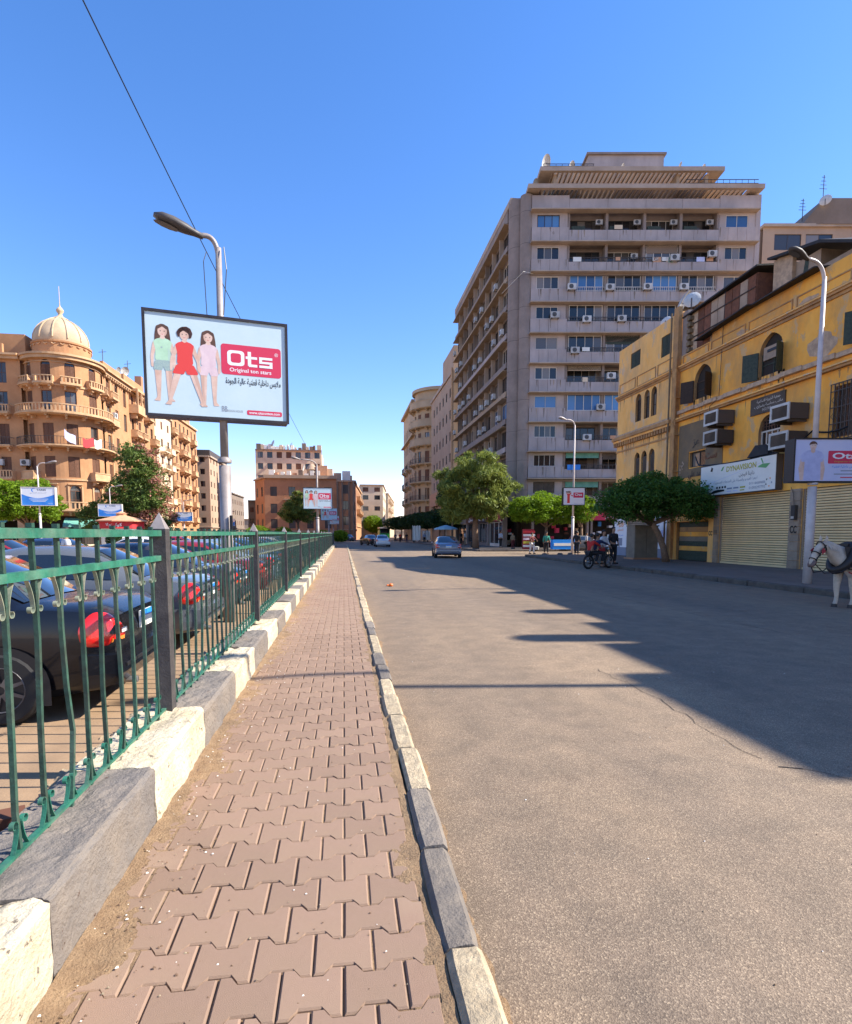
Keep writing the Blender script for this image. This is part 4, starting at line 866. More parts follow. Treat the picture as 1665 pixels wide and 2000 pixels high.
# slanting shoulder of the side facade roof
m=MB(); fbox(m,TS,-1.2,SB,34.3,34.9,-3.5,.15,'concretelight'); fbox(m,TS,3,14,34.9,36.4,-4,-.6,'concretedark'); fbox(m,TS,16,24,34.9,35.9,-4,-.4,'concretedark'); m.build('roof_storey',tb)
# body block behind, right-hand side wall
c0=TF.p(22.3,0,-1.3); 
m=MB(); fbox(m,TF,22.3,22.75,4.2,34.6,-14,-.1,'concrete'); fbox(m,TF,.3,22.3,34.2,34.3,-30,-1.3,'concretedark'); fbox(m,TF,1.0,22.3,.15,34.2,-20,-8,'concretedark')
m.box(17.4,18.4,87.4,87.5,.15,34.3,'concretedark'); m.build('side_wall',tb)
# ground floor shops on both faces
def shop(par,F,s0,s1,label,fascia,ftext,fmat,z1=4.2,open_='interior',glass=True,tc='print_white',lit=None):
    m=MB()
    fbox(m,F,s0,s0+.2,.15,z1,-.5,.05,'concretedark'); fbox(m,F,s1-.2,s1,.15,z1,-.5,.05,'concretedark'); fbox(m,F,s0+.2,s1-.2,.15,z1,-1.6,-1.5,'interior'); fbox(m,F,s0,s1,z1-.15,z1,-1.6,.05,'concretedark'); o=m.build('shop_front',par); o['label']=label
    m=MB(); fbox(m,F,s0+.05,s1-.05,z1-1.25,z1-.35,-.05,.18,fascia); m.build('fascia',o)
    sg=1 if (F.n.x<-.5) else -1
    if ftext: 
        x=-F.t if F.n.x<-.5 else F.t
        text('lettering',arab(ftext),.55,tc,o,F.p((s0+s1)/2,z1-.8,.19),x,(0,0,1),min(2.6,(s1-s0)*.6),.01)
    if glass:
        n=3
        for i in range(n):
            a=s0+.3+(s1-s0-.6)*i/n; b=s0+.3+(s1-s0-.6)*(i+1)/n; w=MB(); fbox(w,F,a,a+.07,.2,z1-1.3,-.25,-.15,fmat); fbox(w,F,b-.07,b,.2,z1-1.3,-.25,-.15,fmat); fbox(w,F,a+.07,b-.07,z1-1.38,z1-1.3,-.25,-.15,fmat); fbox(w,F,a+.07,b-.07,.15,.5,-.25,-.15,fmat); w.build('display_frame',o)
            p=MB(); fbox(p,F,a+.07,b-.07,.5,z1-1.38,-.21,-.2,'pane'); p.build('pane',o)
    for i in range(14):
        p=MB(); s=rt.uniform(s0+.3,s1-.5); z=rt.uniform(.3,2.4); fbox(p,F,s,s+rt.uniform(.2,.45),z,z+rt.uniform(.2,.5),-1.3,-rt.uniform(.5,1.1),rt.choice(['print_red','print_white','print_gold','print_blue','trash','shopred','palewall','print_pink'])); p.build('goods',o)
    return o
shop(tb,TS,.8,7.2,'shop with dark red fascia and white Arabic lettering at the tower base','shopred','مطعم كشري','frame_white')
shop(tb,TS,7.4,12.6,'shop with glass doors and dark fascia next along from the red one','black','بنك','steel')
shop(tb,TS,12.8,19,'shaded shop front with brown fascia behind the feathery tree','woodmid','محل','frame_dark'); shop(tb,TS,19.2,27,'far shaded shop front at the end of the tower','concretedark','صيدلية','frame_dark')
shop(tb,TF,.8,6.6,'open shop crowded with goods behind the bright green trees','shopred','هدايا','frame_dark',glass=False)
shop(tb,TF,6.8,12.2,'bright magenta-framed shop behind the tall white lamp post','print_red','عصير','print_red',glass=False)
shop(tb,TF,12.4,17.5,'shop with red fascia partly hidden by the dark ficus','print_red','سوبر ماركت','frame_white'); shop(tb,TF,17.7,22.2,'dark shop front at the right end of the tower','concretedark','','frame_dark')
m=MB()
fbox(m,TF,.3,22.3,4.2,5.5,-1.2,-.1,'concretedark'); fbox(m,TS,0,SB,4.2,4.75,-.3,.02,'concretedark'); m.build('band',tb)
# air conditioners on the tower
fl=lambda k:['lowest','second','third','fourth','fifth','sixth','seventh','eighth','ninth','top'][k]
fa=math.atan2(TF.n.y,TF.n.x)+PI/2
for (k,b,ds,dz) in ((9,1,3.1,-1.0),(9,2,3.1,-1.0),(9,3,3.0,-1.0),(9,4,3.0,-1.0),(8,2,2.9,-1.2),(8,3,2.9,-1.75),(8,4,3.0,-1.4),(7,1,.35,-1.7),(7,2,.35,-1.75),(7,3,.35,-1.7),(7,4,.35,-1.7),(6,0,2.4,-1.5),(6,1,1.9,-1.9),(6,2,1.6,-1.85),(5,1,.8,-1.95),(3,1,3.5,-1.75),(4,2,.7,-1.5),(2,1,2.2,-1.8),(1,2,1.9,-1.9)):
    p=TF.p(bay[b]+ds,LV[k]+dz,.22 if dz<-1.3 else -.6); ac(p,fa,f'white air conditioner on the {fl(k)} floor, {ORD[b]} bay of the tower front',group='air conditioners on the tower front',sc=1.0 if dz<-1.3 else .8)
seen=set()
for k in range(1,9):
    for b in range(nb):
        if rt.random()<.5:
            ac(TS.p(b*bw+rt.uniform(.5,bw-.8),LV[k]-2.0,.33),-PI/2,f'air conditioner, {fl(k)} floor of the tower side, {ORD[b]} bay from the columns',group='air conditioners on the tower side',sc=.95)
for s,z,r,l in ((1.6,36.95,.75,'largest satellite dish at the left corner of the tower roof'),(4.2,36.95,.5,'second satellite dish from the left on the upper pergola'),(9.2,36.95,.4,'small satellite dish in front of the tower lift box'),(14.8,37.0,.45,'satellite dish just right of the tower lift box'),(17.2,37,.35,'rightmost satellite dish on the upper pergola'),(.6,35.2,.55,'bright tilted dish on the left end of the lower pergola')):
    q=TF.p(s,z,-.8); dish(q,fa+rt.uniform(.5,1.2),l,r,.4)
cable([TS.p(.1,26.2,.6),TF.p(-.6,26.9,1.0),TF.p(.5,27.1,.05)],.02,'pale cable looped round the corner columns of the tower','white')
# right-hand building behind (top right of the picture)
rb=root('apartment_building',(52,64,.15),'shabby brown apartment block rising behind the yellow building, with wide dark windows','building')
RF=Fac(46.6,61,-8,-1); m=MB(); ops=[(1.3,4.3,33.1,34.8),(4.8,7.8,33.1,34.8),(1.3,4.3,28.8,30.4),(4.8,7.8,28.8,30.4),(1.3,4.3,24.3,26),(4.8,7.8,24.3,26)]
wall(m,RF,0,21,.15,35.6,ops,.2,'beigewall'); m.build('wall',rb)
for o in ops: window(RF,rb,*o,0,.12,'frame_dark','pane',2)
m=MB(); fbox(m,RF,6.4,21,35.7,38.4,-5,.4,'greywall'); m.add([RF.p(4.2,35.7,.1),RF.p(6.4,38.4,.4),RF.p(6.4,35.7,.4),RF.p(4.2,35.7,-4),RF.p(6.4,38.4,-4)],[(0,1,2),(0,1,4,3)],'greywall'); fbox(m,RF,-.1,21,35.5,35.8,-4,.3,'concretelight'); fbox(m,RF,0,21,.15,35.4,-12,-.5,'greywall'); m.build('upper_storey',rb)
for s,z,h,l in ((4.6,36.4,2.4,'forked television aerial at the left of the brown roof'),(6.8,38.4,2.9,'thin television aerial in the middle of the brown roof'),(11.2,38.4,4.2,'tall latticed television aerial at the right edge')):
    m=MB(); p=RF.p(s,z,-.5); m.tube([p,p+Vector((0,0,h))],.05,4,'frame_dark')
    for q in range(4): w=.5-.08*q; m.tube([p+Vector((-w,0,h*(.5+.14*q))),p+Vector((w,.1,h*(.5+.14*q)+.1))],.03,4,'frame_dark')
    tag(m.build('aerial'),l,'aerial')
dish(RF.p(6.2,37.3,.8),fa+2.4,'white dish leaning on the brown block at upper right',.6,.2)
# ================= BEIGE BLOCK AND ROUND BUILDING =================
bb=root('beige_building',(20,95,.15),'plain beige wall block with small square windows beyond the grey tower','building')
BF=Fac(16.7,87.7,90,1); m=MB(); ops=[]
for k in range(6):
    for s in (2,5.2,8.4,11.6,14.8,18): ops.append((s,s+1.1,6.2+k*3.3,7.6+k*3.3))
wall(m,BF,0,22,.15,26.2,ops,.2,'beigewall'); m.poly([(16.7,87.7,.15),(30,87.7,.15),(30,87.7,26.2),(16.7,87.7,26.2)],'beigewall'); m.poly([(16.7,87.7,26.2),(30,87.7,26.2),(30,109.7,26.2),(16.7,109.7,26.2)],'concretedark'); m.build('wall',bb)
for o in ops: window(BF,bb,*o,0,.12,'frame_dark','pane',2)
m=MB(); fbox(m,BF,0,.7,.15,26.6,0,.25,'orangetrim'); fbox(m,BF,.7,22,25.9,26.4,0,.2,'concretelight'); fbox(m,BF,.7,22,4.6,5.0,0,.5,'concretedark'); m.build('trim',bb)
m=MB(); fbox(m,BF,5,15,26.2,31.5,-8,-1.0,'beigewall'); m.build('upper_storey',bb)
m=MB(); fbox(m,BF,9,21,6.5,8.8,.3,.5,'salmon'); tag(m.build('shop_board'),'faded salmon advertising board on the beige wall behind the tree','sign')
nb_=root('round_corner_building',(18,120,.15),'cream corner building with rounded stacked balconies','building')
# rounded corner: centre (19.5,118), radius 5.3
RFa=Arc(20.2,117.5,5.6,262,-1,.7); 
LN=5.6*R(115); fl_=[.15,4.6,8.2,11.8,15.4,19.0,22.6,26.2]
m=MB(); ops=[]
for k in range(1,7):
    for i in range(5): a=.7+i*2.15; ops.append((a,a+1.05,fl_[k]+.15,fl_[k]+2.4))
wall(m,RFa,0,LN,.15,29.5,ops,.25,'roundwall'); m.lathe([(0,29.4),(5.6,29.4)],(20.2,117.5,0),24,'concretedark'); m.build('wall',nb_)
for o in ops: window(RFa,nb_,*o,0,.15,'woodmid','pane',2,2,shut='closed' if rt.random()<.5 else None,sm='woodmid')
for k in range(1,8):
    z=fl_[k]; balcony(nb_,RFa,.4,LN-.3,z,1.1,'roundwall',h=.95 if k<5 else 1.25,style='iron' if k<5 else 'solid',brk=5)
m=MB(); fbox(m,RFa,0,LN,29.3,29.9,-.3,.6,'roundwall'); m.build('cornice',nb_)
RW=Fac(14.65,118.5,90,1); m=MB(); ops=[]
for k in range(1,7):
    for i in range(7): a=1+i*3; ops.append((a,a+1.2,fl_[k]+.5,fl_[k]+2.3))
wall(m,RW,0,22,.15,28.6,ops,.25,'roundwall'); m.box(16,28,118.6,140,.15,28.5,'interior'); m.build('wall',nb_)
for o in ops: window(RW,nb_,*o,0,.15,'woodmid','pane',2,shut='closed',sm='woodmid')
m=MB(); fbox(m,RW,0,22,28.3,28.8,0,.7,'roundwall'); m.build('cornice',nb_); m=MB(); fbox(m,RW,0,22,21.6,21.8,0,.7,'roundwall'); m.build('cornice',nb_)
for k in (2,3,4): balcony(nb_,RW,6,9.5,fl_[k],1,'roundwall',style='iron'); balcony(nb_,RW,13,17,fl_[k],1,'roundwall',style='iron')
shop(bb,BF,1,8,'shaded shop front under the beige block','woodbrown','','frame_dark'); shop(bb,BF,9,20,'far shop front at the beige block end','concretedark','','frame_dark')
# ================= LEFT: DOMED CORNER BUILDING =================
db=root('domed_building',(-38,84,0),'ornate orange corner building with a round domed tower and balustraded balconies','building')
rl_=random.Random(11)
CX,CY,RR=-36.3,83.6,4.3
FLZ=[0,4.6,8.6,12.7,16.7,20.3]; TOPZ=23.9
DA=Arc(CX,CY,RR,-150,1,.55); LT=RR*R(190)      # runs from the left, round the front, to the right side
WA=[1.0,3.6,6.3,9.2,12.0]
m=MB(); ops=[]
for k in range(1,6):
    z=FLZ[k]
    for a in WA:
        if k==1: ops.append((a,a+1.3,z+.15,z+3.1,.65,0))
        elif k==5: ops.append((a+.1,a+1.25,z+.15,z+2.9,.55,0))
        else: ops.append((a,a+1.3,z+.15,z+2.75))
wall(m,DA,0,LT,3.9,TOPZ,ops,.3,'orangewall'); m.build('tower_wall',db)
for o in ops:
    r=o[4] if len(o)>4 else 0
    window(DA,db,o[0],o[1],o[2],o[3],r,.2,'woodmid','pane',2,2,shut='closed' if rl_.random()<.75 else None,sm='woodmid',louv=.16)
m=MB(); fbox(m,DA,0,LT,23.3,23.7,0,.55,'orangetrim'); fbox(m,DA,0,LT,23.7,23.95,0,.75,'orangetrim'); m.build('cornice',db); m=MB(); fbox(m,DA,0,LT,22.9,23.0,0,.12,'orangetrim'); m.build('string_course',db)
for a in WA: m=MB(); fbox(m,DA,a-.15,a+1.45,FLZ[1]+3.2,FLZ[1]+3.35,0,.2,'orangetrim'); fbox(m,DA,a-.2,a-.02,FLZ[1],FLZ[1]+3.0,0,.12,'orangetrim'); fbox(m,DA,a+1.32,a+1.5,FLZ[1],FLZ[1]+3.0,0,.12,'orangetrim'); m.build('window_surround',db)
for k in (2,3,4,5): m=MB(); fbox(m,DA,0,LT,FLZ[k]-.25,FLZ[k]-.05,0,.14,'orangetrim'); m.build('string_course',db)
balcony(db,DA,.4,LT-.2,FLZ[4],1.25,'orangetrim',h=1,brk=8); balcony(db,DA,.4,LT-.2,FLZ[3],1.25,'orangetrim',h=1,style='iron',brk=8)
balcony(db,DA,.2,LT-.1,FLZ[1],1.35,'orangetrim',h=1,brk=8)
for a in WA: balcony(db,DA,a-.35,a+1.65,FLZ[5],.8,'orangetrim',h=.85,brk=2)
for a in (WA[0],WA[3]): balcony(db,DA,a-.4,a+1.9,FLZ[2],1.0,'orangetrim',h=.9,brk=2,style='solid')
# drum and dome
m=MB(); m.lathe([(3.3,TOPZ-.05),(3.3,25.6),(3.45,25.7),(3.45,25.9),(3.15,26.0)],(CX,CY,0),40,'orangewall'); m.lathe([(RR+.5,TOPZ-.05),(2.9,TOPZ)],(CX,CY,0),30,'orangetrim'); m.build('drum',db,smooth=False)
DR=Arc(CX,CY,3.3,-150,1,.4)
m=MB()
for i in range(22): a=-PI+2*PI*i/22; c=(CX+3.38*cos(a),CY+3.38*sin(a)); m.tube([(c[0]+.25*sin(a),c[1]-.25*cos(a),25.5),(c[0],c[1],25.35),(c[0]-.25*sin(a),c[1]+.25*cos(a),25.5)],.07,5,'orangetrim')
m.build('garland',db)
prof=[(3.15,26.0),(3.2,26.3),(3.12,26.9),(2.9,27.5),(2.55,28.1),(2.05,28.65),(1.4,29.1),(.9,29.35),(.75,29.5)]
m=MB(); m.lathe(prof,(CX,CY,0),48,'domestone'); dome=m.build('dome',db,smooth=True)
for i in range(12):
    a=2*PI*i/12+.1; m=MB(); m.tube([(CX+(r+.03)*cos(a),CY+(r+.03)*sin(a),z) for r,z in prof[1:]],.09,5,'domestone'); m.build('rib',dome)
m=MB(); m.lathe([(.95,29.35),(.9,29.5),(.5,29.7),(.3,29.9),(.22,30.1),(.42,30.4),(.45,30.6),(.3,30.85),(.12,31.0),(.05,31.3),(.03,33.6),(0,33.65)],(CX,CY,0),16,'domestone'); m.build('finial',db,smooth=True)
# right-hand street facade
DS=Fac(-32.3,85.6,90,-1); LS=21.5
m=MB(); ops=[]; cols=[1.2,4.2,7.4,10.6,13.6,16.6,19.4]
for k in range(1,6):
    for i,a in enumerate(cols): z=FLZ[k]; ops.append((a,a+1.1,z+.15,z+2.8,.5,0) if k in(1,5) else (a,a+1.1,z+.15,z+2.65))
wall(m,DS,0,LS,3.9,TOPZ,ops,.28,'orangewall'); m.build('wall',db)
for o in ops: window(DS,db,o[0],o[1],o[2],o[3],o[4] if len(o)>4 else 0,.18,'woodmid','pane',2,2,shut='closed' if rl_.random()<.7 else None,sm='woodmid',louv=.18)
m=MB(); fbox(m,DS,0,LS,23.3,23.7,0,.5,'orangetrim'); fbox(m,DS,0,LS,23.7,23.95,0,.8,'orangetrim')
s=.3
while s<LS: fbox(m,DS,s,s+.25,23.0,23.3,0,.45,'orangetrim'); s+=.8
m.build('cornice',db)
m=MB(); fbox(m,DS,.5,7,23.95,25.1,-.4,0,'orangewall'); fbox(m,DS,8,16,23.95,25.4,-.4,0,'orangewall'); fbox(m,DS,16.3,17.3,23.95,27.2,-1.2,-.2,'brickred'); m.build('roof_parapet',db)
for a in (2.6,12.4):
    m=MB(); fbox(m,DS,a-.25,a,4,23.2,0,.12,'orangetrim'); m.build('pilaster',db)
def bay(F,par,s0,s1,k,out):
    z=FLZ[k]; m=MB(); fbox(m,F,s0,s1,z-.3,z+1.0,0,out,'orangetrim'); fbox(m,F,s0,s1,z+3.0,z+3.4,0,out,'orangetrim')
    for s in (s0,(s0+s1)/2-.1,s1-.2): fbox(m,F,s,s+.2,z+1.0,z+3.0,out-.22,out,'orangetrim')
    for i in range(2): fbox(m,F,s0+.4+i*(s1-s0-1.1),s0+.7+i*(s1-s0-1.1),z-1.0,z-.3,0,out*.7,'orangetrim')
    m.build('loggia',par)
bay(DS,db,9.6,13.2,5,1.4)
for (k,i,st_) in ((5,0,'bal'),(5,5,'bal'),(4,0,'solid'),(4,3,'bal'),(4,4,'bal'),(4,6,'bal'),(3,0,'iron'),(3,2,'iron'),(3,3,'bal'),(3,5,'bal'),(2,1,'solid'),(2,2,'bal'),(2,4,'bal'),(2,6,'bal'),(1,1,'bal'),(1,3,'bal'),(1,5,'bal')):
    a=cols[i]; balcony(db,DS,a-.5,a+1.7,FLZ[k],1.0,'orangetrim',h=.9,brk=2,style=st_)
# left-hand facade facing the camera
DL=Fac(-46,80.9,0,-1); LL=6.2
DL=Fac(-58,80.6,0,-1); LL=18.0
m=MB(); ops=[]; cl=[.8,3.6,6.4,9.2,12.0,15.2]
for k in range(1,6):
    for i,a in enumerate(cl):
        z=FLZ[k]
        if k==5 and i in (4,): ops.append((a-.3,a+2.4,z+1.0,z+3.0))
        else: ops.append((a,a+1.15,z+.15,z+2.7))
wall(m,DL,0,LL,3.9,TOPZ,ops,.28,'orangewall'); m.build('wall',db)
for o in ops: window(DL,db,*o,0,.18,'woodmid','pane',2,2,shut='closed' if rl_.random()<.7 else None,sm='woodmid')
m=MB(); fbox(m,DL,0,LL,23.3,23.7,0,.5,'orangetrim'); fbox(m,DL,0,LL,23.7,23.95,0,.8,'orangetrim'); m.build('cornice',db)
m=MB(); fbox(m,DL,10.5,14.6,FLZ[5]-.3,FLZ[5]+1,0,1.5,'orangetrim'); fbox(m,DL,10.5,14.6,FLZ[5]+3.0,FLZ[5]+3.5,0,1.5,'orangetrim')
for s in (10.5,12.4,14.35): fbox(m,DL,s,s+.25,FLZ[5]+1,FLZ[5]+3,1.2,1.5,'orangetrim')
m.build('loggia',db)
m=MB(); fbox(m,DL,11,16,23.95,25.3,-.5,-.1,'orangewall'); fbox(m,DL,13.5,18,23.95,26.9,-5,-1.5,'orangewall'); fbox(m,DL,0,9,23.95,24.9,-.5,-.1,'orangewall'); m.build('roof_parapet',db)
for k in (1,2,3,4):
    for i in (1,4,5): balcony(db,DL,cl[i]-.6,cl[i]+1.9 if i!=5 else cl[i]+1.6,FLZ[k],1.0,'orangetrim',h=.95,brk=2,style=['bal','iron'][k%2])
# body and ground floor
m=MB(); m.box(-58,-33.3,81.6,107,3.9,TOPZ-.05,'orangewall'); m.box(-58,-34.5,83,107,0,3.9,'interior'); m.build('core',db)
for s in (0,4,8,12,16,20): m=MB(); fbox(m,DS,s,s+.8,0,3.9,-.5,0,'orangetrim'); m.build('pier',db)
for s in (0,4.2,8.4,12.6,16.6): m=MB(); fbox(m,DL,s,s+.8,0,3.9,-.5,0,'orangetrim'); m.build('pier',db)
def awning(F,s0,s1,z,out,mat,label,drop=.9):
    m=MB(); a=[F.p(s0,z,.05),F.p(s1,z,.05),F.p(s1,z-drop,out),F.p(s0,z-drop,out)]; b=[p-Vector((0,0,.04)) for p in a]; v=[F.p(s0,z-drop,out),F.p(s1,z-drop,out),F.p(s1,z-drop-.3,out),F.p(s0,z-drop-.3,out)]
    m.add(a+b,[(0,1,2,3),(4,5,6,7),(0,1,5,4),(1,2,6,5),(3,0,4,7)],mat); m.add(v,[(0,1,2,3)],mat); m.tube([F.p(s0+.05,z-drop-.02,out-.03),F.p(s0+.05,z-1.3,.02)],.02,4,'frame_dark'); m.tube([F.p(s1-.05,z-drop-.02,out-.03),F.p(s1-.05,z-1.3,.02)],.02,4,'frame_dark'); return tag(m.build('awning'),label,'awning')
awning(DA,RR*R(75),RR*R(120),3.6,2.0,'teal','wide teal canvas awning below the domed tower'); awning(DL,9,15.6,3.4,1.8,'teal','dark teal awning on the far left shop front'); awning(DL,2,8,3.4,1.8,'woodmid','brown awning left of the teal ones')
m=MB(); fbox(m,DL,12.9,16.4,3.2,4.6,.1,.3,'beigewall'); sbd=tag(m.build('shop_board'),'tan shop board with dark Arabic lettering under the domed building','sign')
text('lettering',arab('القهوة'),.9,'black',sbd,DL.p(14.6,3.9,.31),(1,0,0),(0,0,1),2.4,.02)
for i,(mt,a,w) in enumerate([('print_lilac',6.1,.9),('awnred',7.6,1.0),('white',8.7,.8)]):
    m=MB(); n=4; vs=[]
    for j in range(n+1):
        s=a+w*j/n; zz=FLZ[3]+.98+(.9*(1-j/n) if i==0 else 0)-.15*sin(j*1.2); vs+=[DA.p(s,zz,1.32),DA.p(s,zz-1.1,1.36)]
    m.add(vs,[(2*j,2*j+1,2*j+3,2*j+2) for j in range(n)],mt); m.add([v+Vector((0,-.01,0)) for v in vs],[(2*j,2*j+1,2*j+3,2*j+2) for j in range(n)],mt)
    tag(m.build('banner'),['pale cloth pinned up on the curved balcony','red patterned cloth hung over the curved balcony rail','white cloth hung at the right end of the curved balcony'][i],'cloth')
for s,k,l in ((13.2,4,'air conditioner on the left facade of the domed building, fourth storey'),(13.4,2,'lower air conditioner on the left facade near the round tree'),(16.5,2,'air conditioner beside the dish on the left facade, second storey')): ac(DL.p(s+1.6,FLZ[k]+1.6,.25),0,l,sc=1.3)
ac(DS.p(3.1,FLZ[4]+1.2,.3),PI/2,'air conditioner on the sunny street facade of the domed building',sc=1.3)
dish((-33,96,25.5),1.0,'white satellite dish on the parapet of the domed building',.7,.4); dish((-33.2,93.8,25.2),1.3,'smaller white satellite dish beside the other on the orange parapet',.55,.4)
for x,y,z,h,l in ((-33,88,25,2.2,'short aerial just right of the dome'),(-33,97.5,25.4,3,'aerial in the middle of the orange parapet')):
    m=MB(); m.tube([(x,y,z),(x,y,z+h)],.05,4,'frame_dark'); m.tube([(x-.5,y,z+h*.8),(x+.5,y,z+h*.85)],.03,4,'frame_dark'); tag(m.build('aerial'),l,'aerial')
# ---- generic facade block
def block(name,label,faces,fz,top,mat,trim,cols,ww,wh,roofm='concretedark',bal=(),body=None,shut=.4,sill=.9,cat='building',wm='woodmid',nx=2,base=0,arch=0):
    o=root(name,faces[0][0].p(faces[0][1]/2,base,0),label,cat)
    for fi,(F,Ln) in enumerate(faces):
        m=MB(); ops=[]; n=max(1,int(Ln/cols)); st_=Ln/n
        for k in range(1,len(fz)):
            for i in range(n): a=i*st_+(st_-ww)/2; ops.append((a,a+ww,fz[k]+sill,min(fz[k]+sill+wh,top-.4))+((arch,0) if arch else ()))
        wall(m,F,0,Ln,base,top,ops,.22,mat); m.build('wall',o)
        for q in ops: window(F,o,q[0],q[1],q[2],q[3],q[4] if len(q)>4 else 0,.14,wm,'pane',nx,shut='closed' if rl_.random()<shut else None,sm=wm)
        m=MB(); fbox(m,F,0,Ln,top-.35,top,0,.35,trim); m.build('cornice',o); m=MB(); fbox(m,F,0,Ln,fz[1]-.2,fz[1],0,.25,trim); m.build('string_course',o)
        for (k,i,w,stl) in [b[1:] for b in bal if b[0]==fi]:
            if i<n: a=i*st_+(st_-ww)/2; balcony(o,F,a-w,a+ww+w,fz[k],1.0,trim,style=stl)
    if body: m=MB(); m.box(*body,base,top-.05,mat); m.build('core',o)
    return o
pz=[0,4.2]+[4.2+3.1*i for i in range(1,6)]
PB=block('apartment_building','narrow pale cream apartment block between the domed building and the orange one',[(Fac(-32.9,107.4,90,-1),11.5),(Fac(-45,107.3,0,-1),12)],[0,4.2,7.3,10.4,13.5,16.6,19.7],23.6,'palewall','palewall',2.9,1.1,1.4,bal=[(0,k,1,.8,'iron') for k in (2,3,4,5)]+[(0,k,2,.6,'solid') for k in (1,2,4,5)],body=(-45,-33.3,107.8,118.8))
OB=block('apartment_building','orange apartment block with many stacked balconies beyond the pale one',[(Fac(-33.2,119,90,-1),21)],[0,4.2,7.6,11,14.4,17.8,21.2],25.2,'orangewall','orangetrim',3.0,1.1,1.9,bal=[(0,k,i,.7,'solid' if i%2 else 'bal') for k in (1,2,3,4,5,6) for i in (0,2,3,5)],body=(-46,-33.6,119.1,140))
m=MB(); m.box(-36,-33.6,126,131,25.2,28,'beigewall'); m.box(-35,-33.6,133,136,25.2,27,'brickred'); m.build('roof_storey',OB)
NF=block('apartment_building','pale brick apartment block with a dark roof edge ending the left row',[(Fac(-37.5,143,0,-1),6.3),(Fac(-31.2,143,90,-1),20)],[0,3.2]+[3.2+2.85*i for i in range(1,6)],19.9,'beigewall','concretelight',3.0,1.1,1.3,body=(-37.5,-31.5,143.4,163),shut=.2)
m=MB(); m.box(-37.7,-31.0,142.8,163,19.9,21.2,'frame_dark'); m.build('roof_storey',NF)
block('apartment_building','low shaded brown block half hidden by the big lamp post',[(Fac(-40,170,0,-1),8.7),(Fac(-31.3,170,90,-1),20)],[0,3.2,6.2,9.2],13.2,'greywall','greywall',3.0,1.1,1.3,body=(-40,-31.6,170.4,190),shut=.3)
# distant low skyline
for i,(x,y,w,h,mt) in enumerate(((-30,330,26,9,'farwall'),(-8,420,18,12,'greywall'),(-46,260,14,8,'beigewall'),(-26,250,5,14,'farwall'),(22,430,24,10,'farwall'))):
    block('apartment_building',['low hazy block far down the left street','small far block just left of the middle building','low far roof line between bushes and lamp post','thin far tower beside the middle building','pale building closing the far end of the right street'][i],[(Fac(x,y,0,-1),w)],[0,3.5],h,mt,mt,3,1.2,1.2,body=(x,x+w,y+.3,y+15),shut=.3)
# ================= MIDDLE BUILDING =================
MF=Fac(-17.4,133,0,-1); 
mb_=block('middle_building','brown four storey building with dark shuttered windows behind the path billboards',[(MF,15.9),(Fac(-20.6,141,-68.2,-1),8.6)],[0,2.2,5.6,9.4],14.2,'brickred','beigewall',3.2,1.45,2.1,body=(-17.2,-1.8,133.3,160),shut=.8,wm='frame_dark',sill=.55)
m=MB(); fbox(m,MF,-.1,16,13.9,14.6,-.3,.55,'beigewall'); m.build('cornice',mb_); m=MB(); fbox(m,MF,0,16,1.9,2.3,0,.5,'beigewall'); m.build('cornice',mb_)
balcony(mb_,MF,4.2,6.9,9.3,.9,'beigewall',style='iron')
MR=Fac(-1.5,133,-4,-1)
m2=block('corner_building','dark brown corner building with column-like piers right of the billboards',[(Fac(-1.5,132.6,-2,-1),4.0),(Fac(2.5,132.4,87,-1),16)],[0,2.6,6.1,9.7],13.6,'brickred','beigewall',3.6,1.3,2.0,body=(-1.5,2.2,133,149),shut=.6,wm='frame_dark',arch=0)
m=MB()
for s in (0,1.1,2.6,3.6): fbox(m,Fac(-1.5,132.6,-2,-1),s,s+.35,0,13.2,0,.3,'greywall')
m.build('pier',m2)
ub=block('rooftop_block','cluttered taller apartment block rising behind the brown middle building',[(Fac(-21.6,150,0,-1),16.3)],[0,13.8,16.8,19.6],22.6,'palewall','beigewall',2.3,1.3,1.5,body=(-21.6,-5.5,150.3,168),shut=.3)
for i in range(17): x=-21.3+i*.93; h=rl_.uniform(.4,1.7); m=MB(); m.box(x,x+rl_.uniform(.4,1.1),149.5,150.8,22.6,22.6+h,rl_.choice(['white','palewall','brickred','greywall','white'])); m.build('roof_shed',ub)
for i in range(9): x=-16.5+i*1.3; h=rl_.uniform(.5,1.6); m=MB(); m.box(x,x+rl_.uniform(.5,1.2),134,135.5,14.6,14.6+h,rl_.choice(['white','palewall','salmon','greywall','white'])); m.build('roof_shed',mb_)
for i,(x,w,h,mt) in enumerate(((-4.6,2.2,2.6,'palewall'),(-2.2,1.8,1.7,'beigewall'),(-.2,1.9,2.2,'white'),(1.2,.9,1.2,'salmon'))): m=MB(); m.box(x,x+w,137+i*.3,142,14.0,14.0+h,mt); m.build('roof_shed',mb_)
m=MB(); m.lathe([(1.1,0),(1.1,1.6),(1.3,1.7),(.9,2.4),(.5,2.9),(.15,3.1),(.12,4.0),(0,4.1)],(-7.2,137,14.6),16,'beigewall'); m.build('turret',mb_)
m=MB(); m.box(-6,-3.6,136,139,14.2,17.2,'salmon'); m.build('roof_room',mb_)
lt=block('apartment_building','shaded narrow block on the left edge of the middle building',[(Fac(-25.3,160,0,-1),4)],[0,3.4,6.4],10.5,'greywall','greywall',2,1,1.3,body=(-25.3,-21.4,160.3,175))
dish((-17.5,149.5,22.9),2,'white dish at the left end of the cluttered roof',.9,.3); dish((-13,149.5,22.6),1.7,'white dish in the middle of the cluttered roof',.8,.3); dish((-9,134.5,15.5),1.5,'white dish on the brown building terrace',.8,.3)
